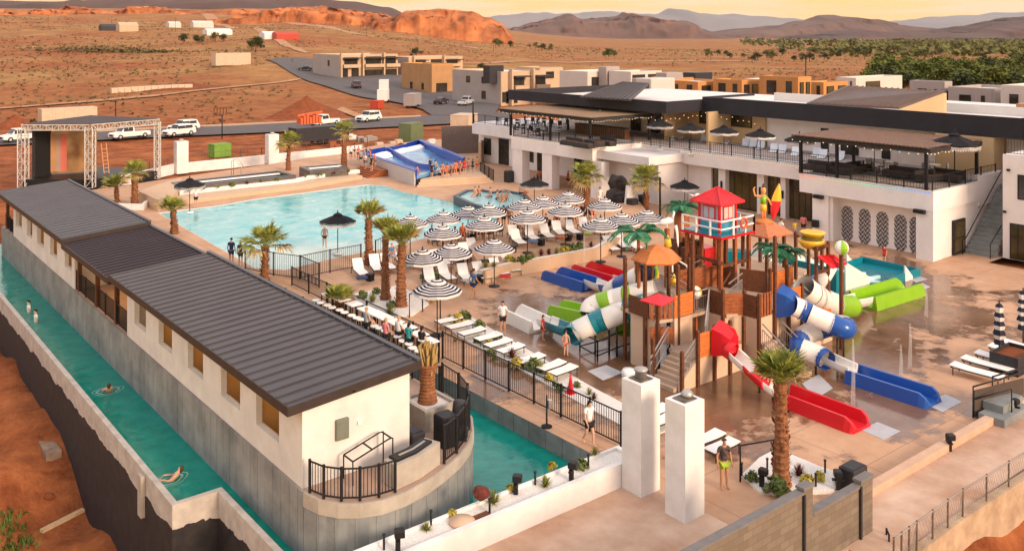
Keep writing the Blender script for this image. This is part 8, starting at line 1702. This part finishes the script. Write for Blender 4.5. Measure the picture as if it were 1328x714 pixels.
# ------------------------------------------------------------------ houses
hw = mat('house_grey_stucco', (.36, .31, .29), .85, .06, .4); hc = mat('house_sand_stucco', (.50, .36, .24), .85, .08, .4); hb = mat('house_brown_stucco', (.40, .22, .10), .85, .12, .5); ho = mat('orange_sheathing', (.50, .24, .085), .8, .12, .4); hwh = mat('house_white_stucco', (.58, .52, .47), .85, .05, .4)
def house(lb, D, x0, x1, ytop, ybase, depth, m1, m2, xl, group=None, wins=(), lw=(), balc=False, par=None, z0=None):
    """front runs along +X from pixel x0 to x1 at distance D (left corner); side face shows to pixel xl"""
    c = GD(x0, D); z_ = terrain_h(D, LAT(c.x, c.y), c.x, c.y) if z0 is None else z0; zt = ZP(ytop, D)
    X1 = XY(x1, c.y); Y1 = YX(xl, c.x); t = thing('townhouse', lb, 'house', (c.x, c.y, z_), group)
    q = MB(); q.box(c.x, c.y, z_ - 1, X1, Y1, zt - .5); part('wall', q, m2, t); q = MB(); q.box(c.x - .06, c.y + .3, z_, c.x - .003, Y1, zt - .1); part('side_wall', q, m1, t)
    q = MB(); q.path([(c.x, c.y), (X1, c.y), (X1, Y1), (c.x, Y1)], zt - .5, zt, .3, closed=True, side=1); part('parapet', q, m2 if par is None else par, t); q = MB(); q.box(c.x + .3, c.y + .3, zt - .499, X1 - .3, Y1 - .3, zt - .35); part('roof', q, roofw, t)
    H = zt - z_; Wd = X1 - c.x; Ld = Y1 - c.y
    for u0, u1, v0, v1 in wins:
        f = MB(); f.box(c.x + Wd * u0, c.y - .12, z_ + H * v0, c.x + Wd * u1, c.y - .003, z_ + H * v1); o = part('window', f, frame_m, t); g = MB(); g.box(c.x + Wd * u0 + .1, c.y - .14, z_ + H * v0 + .1, c.x + Wd * u1 - .1, c.y - .121, z_ + H * v1 - .1); part('pane', g, glass, o)
    for u0, u1, v0, v1 in lw:
        f = MB(); f.box(c.x - .14, c.y + Ld * u0, z_ + H * v0, c.x - .061, c.y + Ld * u1, z_ + H * v1); part('window', f, glass, t)
    if balc:
        for u0, u1 in balc:
            f = MB(); f.box(c.x + Wd * u0, c.y - 1.6, z_ + H * .44, c.x + Wd * u1, c.y - .01, z_ + H * .58); part('balcony', f, m2, t); f = MB(); f.box(c.x + Wd * u0 - .3, c.y - 2.0, zt - 1.3, c.x + Wd * u1 + .3, c.y - .15, zt - 1.0); part('eave', f, dark_m, t)
            f = MB(); f.box(c.x + Wd * u0 - .8, c.y - 1.2, z_, c.x + Wd * u0 - .31, c.y - .13, zt + .5); part('pier', f, m2, t)
    return t
house('two storey house with balconies and a pale grey side wall, farthest left', 285, 440, 516, 71, 107, 20, hw, hc, 406, None, [(.03, .14, .05, .4), (.2, .32, .05, .4), (.42, .72, .0, .34), (.78, .98, .0, .34), (.08, .3, .58, .88), (.44, .7, .58, .9), (.76, .96, .58, .9)], [(.35, .42, .5, .75)], [(.04, .32), (.40, .72), (.76, 1.0)])
house('sand coloured house row behind the brown unfinished house', 300, 530, 600, 74, 100, 18, hw, hc, 505, None, [(.1, .3, .6, .85), (.4, .6, .6, .85), (.7, .9, .6, .85)], (), [(.1, .3), (.65, .95)])
house('brown unfinished house with wood sheathing on its upper floor', 240, 560, 588, 83, 121, 12, hb, hb, 521, None, [(.2, .7, .05, .35)], [(.25, .32, .12, .35), (.62, .7, .12, .35)], par=ho)
house('grey two storey house with small slot windows by the silver pickup', 198, 650, 708, 93, 139, 10, hw, hc, 587, None, [(.02, .16, .1, .4), (.25, .5, .55, .85), (.72, .98, .55, .85), (.1, .35, .06, .42)], [(.3, .38, .62, .82), (.62, .70, .62, .82), (.3, .38, .16, .4)], [(.22, .52), (.70, 1.0)])
house('white flat roofed house right of the grey house', 190, 762, 812, 93, 130, 12, hwh, hwh, 726, None, [(.1, .3, .6, .85), (.5, .75, .6, .85)])
house('small sand house behind the grey house', 235, 700, 730, 88, 120, 10, hc, hc, 670, None, [(.2, .6, .6, .85)])
house('row house with dark upper windows behind the hotel roof', 185, 818, 858, 93, 125, 12, hwh, hwh, 790, None, [(.05, .45, .72, .92), (.55, .95, .72, .92)])
for i, (D, a, b, yt, xl, m_, lb) in enumerate([(150, 905, 945, 106, 860, ho, 'orange sheathed building shell behind the middle of the hotel roof'), (146, 962, 985, 104, 925, ho, 'orange shell with a stepped parapet next to the middle shell'), (140, 1035, 1052, 100, 985, ho, 'tall orange sheathed shell left of the metal roof'), (150, 1068, 1100, 107, 1040, ho, 'low orange shell beside the brown metal roof'), (165, 880, 925, 101, 845, ho, 'orange shell farthest left behind the hotel roof'), (160, 1000, 1030, 104, 960, hwh, 'white roofed shell between the orange shells')]):
    house(lb, D, a, b, yt, 130, 8, m_, m_, xl, 'unfinished buildings behind the hotel', [(.12, .4, .55, .88), (.58, .88, .55, .88)], [(.15, .3, .6, .9), (.55, .8, .6, .9)], z0=2)
for i, (D, a, b, yt, xl, m_, lb) in enumerate([(110, 1225, 1235, 106, 1180, hw, 'pale grey roof box right of the brown metal roof'), (105, 1290, 1330, 115, 1230, hw, 'grey walled building at the right edge behind the hotel roof'), (98, 1345, 1390, 112, 1298, hwh, 'white walled building cut by the right edge behind the roof band'), (170, 1110, 1170, 101, 1085, hwh, 'low white house in front of the green trees')]):
    house(lb, D, a, b, yt, 130, 8, m_, m_, xl, 'pale buildings behind the right part of the hotel', [(.2, .5, .6, .85)], [(.2, .28, .6, .88), (.5, .75, .5, .88)], z0=2)
for i, (px, py, w_, c_) in enumerate([(850, 110, 2.5, hwh), (838, 106, 2, hw), (905, 99, 2.5, dark_m), (868, 98, 2.2, hw), (790, 88, 2, hw), (640, 86, 2.0, dark_m)]):
    p = GD(px, [130, 140, 170, 165, 192, 200][i]); z = ZP(py + 7, DEP(p.x, p.y)); q = MB(); q.rbox(p.x - w_, p.y - w_ * .6, z - 2.5, p.x + w_, p.y + w_ * .6, z + w_ * .7, .1); solo('roof_unit', q, c_, f'boxy roof unit or parapet block above the hotel roof, {ORD[i]} one', 'roof unit')
# distant farm buildings on the hill and on the plain
far_b = [(165, 38, 12, 4, 'cream barn with a dark door on the far hill'), (142, 37, 12, 3, 'dark low shed beside the cream barn'), (262, 33, 18, 4, 'long low farm roof beside the far trees'), (225, 34, 9, 3, 'small white shed in the far farmyard'), (190, 10, 9, 5, 'small brown house on the orange slope at the top left'), (282, 42, 16, 2.5, 'white trailer row below the far farm'), (348, 53, 8, 3, 'white truck body below the far trees'), (370, 53, 14, 3, 'red truck bodies below the far trees')]
fm = [hc, dark_m, hwh, hwh, hb, whitec, whitec, redc]
for (px, py, L, h, lb), m_ in zip(far_b, fm):
    D = 520 if py > 20 else 900
    for k in range(60):     # stand it on the slope where the line of sight meets the ground
        p = GD(px, D); zg = terrain_h(D, LAT(p.x, p.y), p.x, p.y)
        if ZP(py + 3, D) <= zg: break
        D *= 1.03
    q = MB(); q.loft([[(p.x - L / 2, p.y - 4, zg - 1), (p.x + L / 2, p.y - 4, zg - 1), (p.x + L / 2, p.y + 4, zg - 1), (p.x - L / 2, p.y + 4, zg - 1)], [(p.x - L / 2, p.y - 4, zg + h), (p.x + L / 2, p.y - 4, zg + h), (p.x + L / 2, p.y + 4, zg + h), (p.x - L / 2, p.y + 4, zg + h)], [(p.x - L / 2, p.y - .1, zg + h * 1.5), (p.x + L / 2, p.y - .1, zg + h * 1.5), (p.x + L / 2, p.y + .1, zg + h * 1.5), (p.x - L / 2, p.y + .1, zg + h * 1.5)]]); solo('farm_building', q, m_, lb, 'farm building')
# ------------------------------------------------------------------ trees and scrub
leafg = mat('tree_leaf', (.045, .085, .015), .7, .4, .5, col2=(.19, .21, .03)); leafd = mat('dark_tree_leaf', (.022, .038, .012), .7, .4, .5, col2=(.09, .11, .025)); leafy = mat('yellow_green_leaf', (.06, .075, .015), .7, .4, .5, col2=(.20, .18, .035))
def tree_proto(seed, m_, nm='broadleaf_tree'):
    rnd = random.Random(seed); t = thing(nm, 'x', 'tree'); m = MB(); m.tube([(0, 0, -.5), (.1, 0, 1.5), (.05, .1, 3.2)], [.32, .24, .14], 8)
    for k in range(5): a = k * 1.26; m.tube([(.08, 0, 1.8 + .2 * k), (1.2 * math.cos(a), 1.2 * math.sin(a), 3.6 + .3 * k)], [.12, .04], 6)
    part('trunk', m, bark, t); m = MB(); cl = [(rnd.uniform(-2.2, 2.2), rnd.uniform(-2.2, 2.2), rnd.uniform(1.8, 6.6), rnd.uniform(.8, 1.7)) for _ in range(15)]
    for x, y, z, r in cl:
        if z > 5: x *= .6; y *= .6
        for i in range(62):
            v = Vector((rnd.gauss(0, 1), rnd.gauss(0, 1), rnd.gauss(0, 1))).normalized() * r * rnd.uniform(.6, 1.08); p = Vector((x, y, z)) + v; s = rnd.uniform(.22, .42); u = Vector((rnd.uniform(-1, 1), rnd.uniform(-1, 1), rnd.uniform(-.5, .5))).normalized() * s; w_ = u.cross(Vector((rnd.uniform(-1, 1), rnd.uniform(-1, 1), 1))).normalized() * s; m.face([p - u, p - w_ * .8, p + u, p + w_ * .8])
    part('crown', m, m_, t); return Proto(t)
TR = [tree_proto(1, leafg), tree_proto(2, leafd), tree_proto(3, leafg), tree_proto(4, leafy)]
rnd = random.Random(12)
for i in range(64):
    u = i / 63; row = i % 3; px = lerp(1134, 1350, u) + rnd.uniform(-5, 5); D = lerp(245, 330, row / 2) + rnd.uniform(-12, 12)
    if px > 1235 and row == 0: D -= 30
    p = GD(px, D); s = rnd.uniform(.8, 1.2); TR[rnd.choice([0, 0, 1, 2, 2])].place((p.x, p.y, 0), rnd.uniform(0, 6), f'dense green tree in the grove behind the right hotel roof, {"front" if row == 0 else "middle" if row == 1 else "back"} row', 'grove trees behind the hotel', (s * 1.15, s * 1.15, s * rnd.uniform(.9, 1.1)))
fr = random.Random(5)
spots = [(917 + i * 11 + fr.uniform(-4, 4), 560 + fr.uniform(-60, 120)) for i in range(20)] + [(1120 + fr.uniform(0, 220), fr.uniform(560, 800)) for i in range(34)] + [(640 + fr.uniform(0, 75), fr.uniform(700, 850)) for i in range(10)] + [(775 + fr.uniform(0, 30), 640) for i in range(4)] + [(232 + fr.uniform(0, 60), 470 + fr.uniform(0, 30)) for i in range(6)] + [(320 + fr.uniform(0, 15), 400) for i in range(3)] + [(625, 330), (432, 300), (540, 420)]
for i, (px, D) in enumerate(spots):
    p = GD(px, D); s = fr.uniform(.45, .95); TR[fr.choice([0, 1, 1, 3])].place(gz(p, 0), fr.uniform(0, 6), 'small distant tree of the tree line out on the dry plain' if px > 600 else 'small distant tree near the far farm buildings', 'distant trees', (s * 1.2, s * 1.2, s))
# far wood: one mass of crowns
m = MB(); rr = random.Random(9)
for i in range(1500):
    px = lerp(950, 1400, rr.random() ** .62); D = rr.uniform(620, 2200) + max(0, 1080 - px) * 5; p = GD(px, D); z = terrain_h(D, LAT(p.x, p.y), p.x, p.y); r = rr.uniform(2, 4.2) * (1 + D / 3000)
    for k in range(6):
        a = rr.uniform(0, 6.28); q = Vector((p.x + r * .6 * math.cos(a), p.y + r * .6 * math.sin(a), z + r * rr.uniform(.2, 1.0))); u = Vector((rr.uniform(-1, 1), rr.uniform(-1, 1), rr.uniform(-.3, .8))).normalized() * r * .6; v_ = u.cross(Vector((rr.uniform(-1, 1), rr.uniform(-1, 1), 1))).normalized() * r * .5; m.face([q - u, q - v_, q + u, q + v_])
struct('far_wood', m, leafy, 'stuff')
# desert scrub
m = MB(); rr = random.Random(3); scrub = mat('desert_scrub', (.075, .062, .02), .9, .4, .4, col2=(.20, .15, .05))
for i in range(11000):
    D = 140 * (rr.random() ** .6 * 6 + 1) if i % 3 else rr.uniform(150, 420); px = rr.uniform(-120, 1250)
    p = GD(px, D)
    if p.x > 60 and p.y < 110 and D < 150: continue
    if D < 215 and px > 330: continue
    if D < 400 and 380 < px < 860 and D > 150: continue
    if noise.noise((p.x * .012, p.y * .012, 4)) < -.15 and D > 200: continue
    z = terrain_h(D, LAT(p.x, p.y), p.x, p.y); r = rr.uniform(.2, .65) * (1 + D / 700)
    for k in range(5):
        a = rr.uniform(0, 6.28); q = Vector((p.x + r * .5 * math.cos(a), p.y + r * .5 * math.sin(a), z + r * rr.uniform(.1, .55))); u = Vector((rr.uniform(-1, 1), rr.uniform(-1, 1), rr.uniform(-.2, .5))).normalized() * r * .55; v_ = u.cross(Vector((0, rr.uniform(-.3, .3), 1))).normalized() * r * .4; m.face([q - u, q - v_, q + u, q + v_])
for i in range(420):
    p = G(rr.gauss(150, 55), 92 - abs(rr.gauss(0, 3)), 0); z = terrain_h(DEP(p.x, p.y), LAT(p.x, p.y), p.x, p.y); r = rr.uniform(.6, 1.6)
    for k in range(6):
        q = Vector((p.x + rr.gauss(0, r), p.y + rr.gauss(0, r), z + r * rr.uniform(.1, .6))); u = Vector((rr.uniform(-1, 1), rr.uniform(-1, 1), rr.uniform(-.2, .5))).normalized() * r * .5; v_ = u.cross(Vector((0, rr.uniform(-.3, .3), 1))).normalized() * r * .4; m.face([q - u, q - v_, q + u, q + v_])
struct('desert_scrub', m, scrub, 'stuff')
for i, (px, py, z, c_) in enumerate([(470, 360, 0, 'navy'), (525, 345, 0, 'teal'), (606, 364, 0, 'stripe'), (655, 358, 0, 'red'), (691, 312, TZ, 'blue'), (728, 307, TZ, 'orange'), (763, 302, TZ, 'green')]):
    p = G(px, py, z + .4); q = MB(); a = random.uniform(0, 3)
    q.hexa([(p.x + x * math.cos(a) - y * math.sin(a), p.y + x * math.sin(a) + y * math.cos(a), p.z + dz) for dz in (-.02, .03) for x, y in ((-.35, -.28), (.35, -.3), (.4, .25), (-.3, .3))]); solo('towel', q, CLO[c_], f'{"striped" if c_ == "stripe" else c_} towel lying on a white lounger by the pool', 'towel')
# weeds by the black wall
m = MB(); rr = random.Random(8); c = Vector((7.3, 41.5, terrain_h(36, -20, 7.3, 41.5)))
for i in range(480):
    a = rr.uniform(0, 6.28); r = abs(rr.gauss(0, .42)); p = c + Vector((r * math.cos(a) * .9, r * math.sin(a) * 1.5, 0)); p.z = terrain_h(DEP(p.x, p.y), LAT(p.x, p.y), p.x, p.y) - .05; e = p + Vector((rr.uniform(-.3, .3), rr.uniform(-.3, .3), rr.uniform(.18, .45))); s = Vector((.06, .03, 0)); m.face([p - s, e, p + s])
struct('weeds', m, mat('weed_green', (.05, .09, .02), .7, .4, 3, col2=(.14, .19, .04)), 'stuff')
for i in range(26):
    rr2 = random.Random(40 + i); x, y = rr2.uniform(2, 9.2), rr2.uniform(22, 60); rk = rock(rr2.uniform(.12, .35), i, .7); rk.xf(Matrix.Translation((x, y, terrain_h(DEP(x, y), LAT(x, y), x, y) + .05))); solo('stone', rk, dirt_m, 'reddish loose stone in the dirt pit left of the river wall', 'stone', 'loose stones in the dirt pit')
# leftovers: clean up references of unplaced sources
for P in (PS, PB, PC, LW, LB, LF, STB, BT, SL, BOL, SF, CT, CH, CS_, *TR):
    if not P.used:
        for ch in list(P.root.children_recursive): bpy.data.objects.remove(ch)
        bpy.data.objects.remove(P.root)
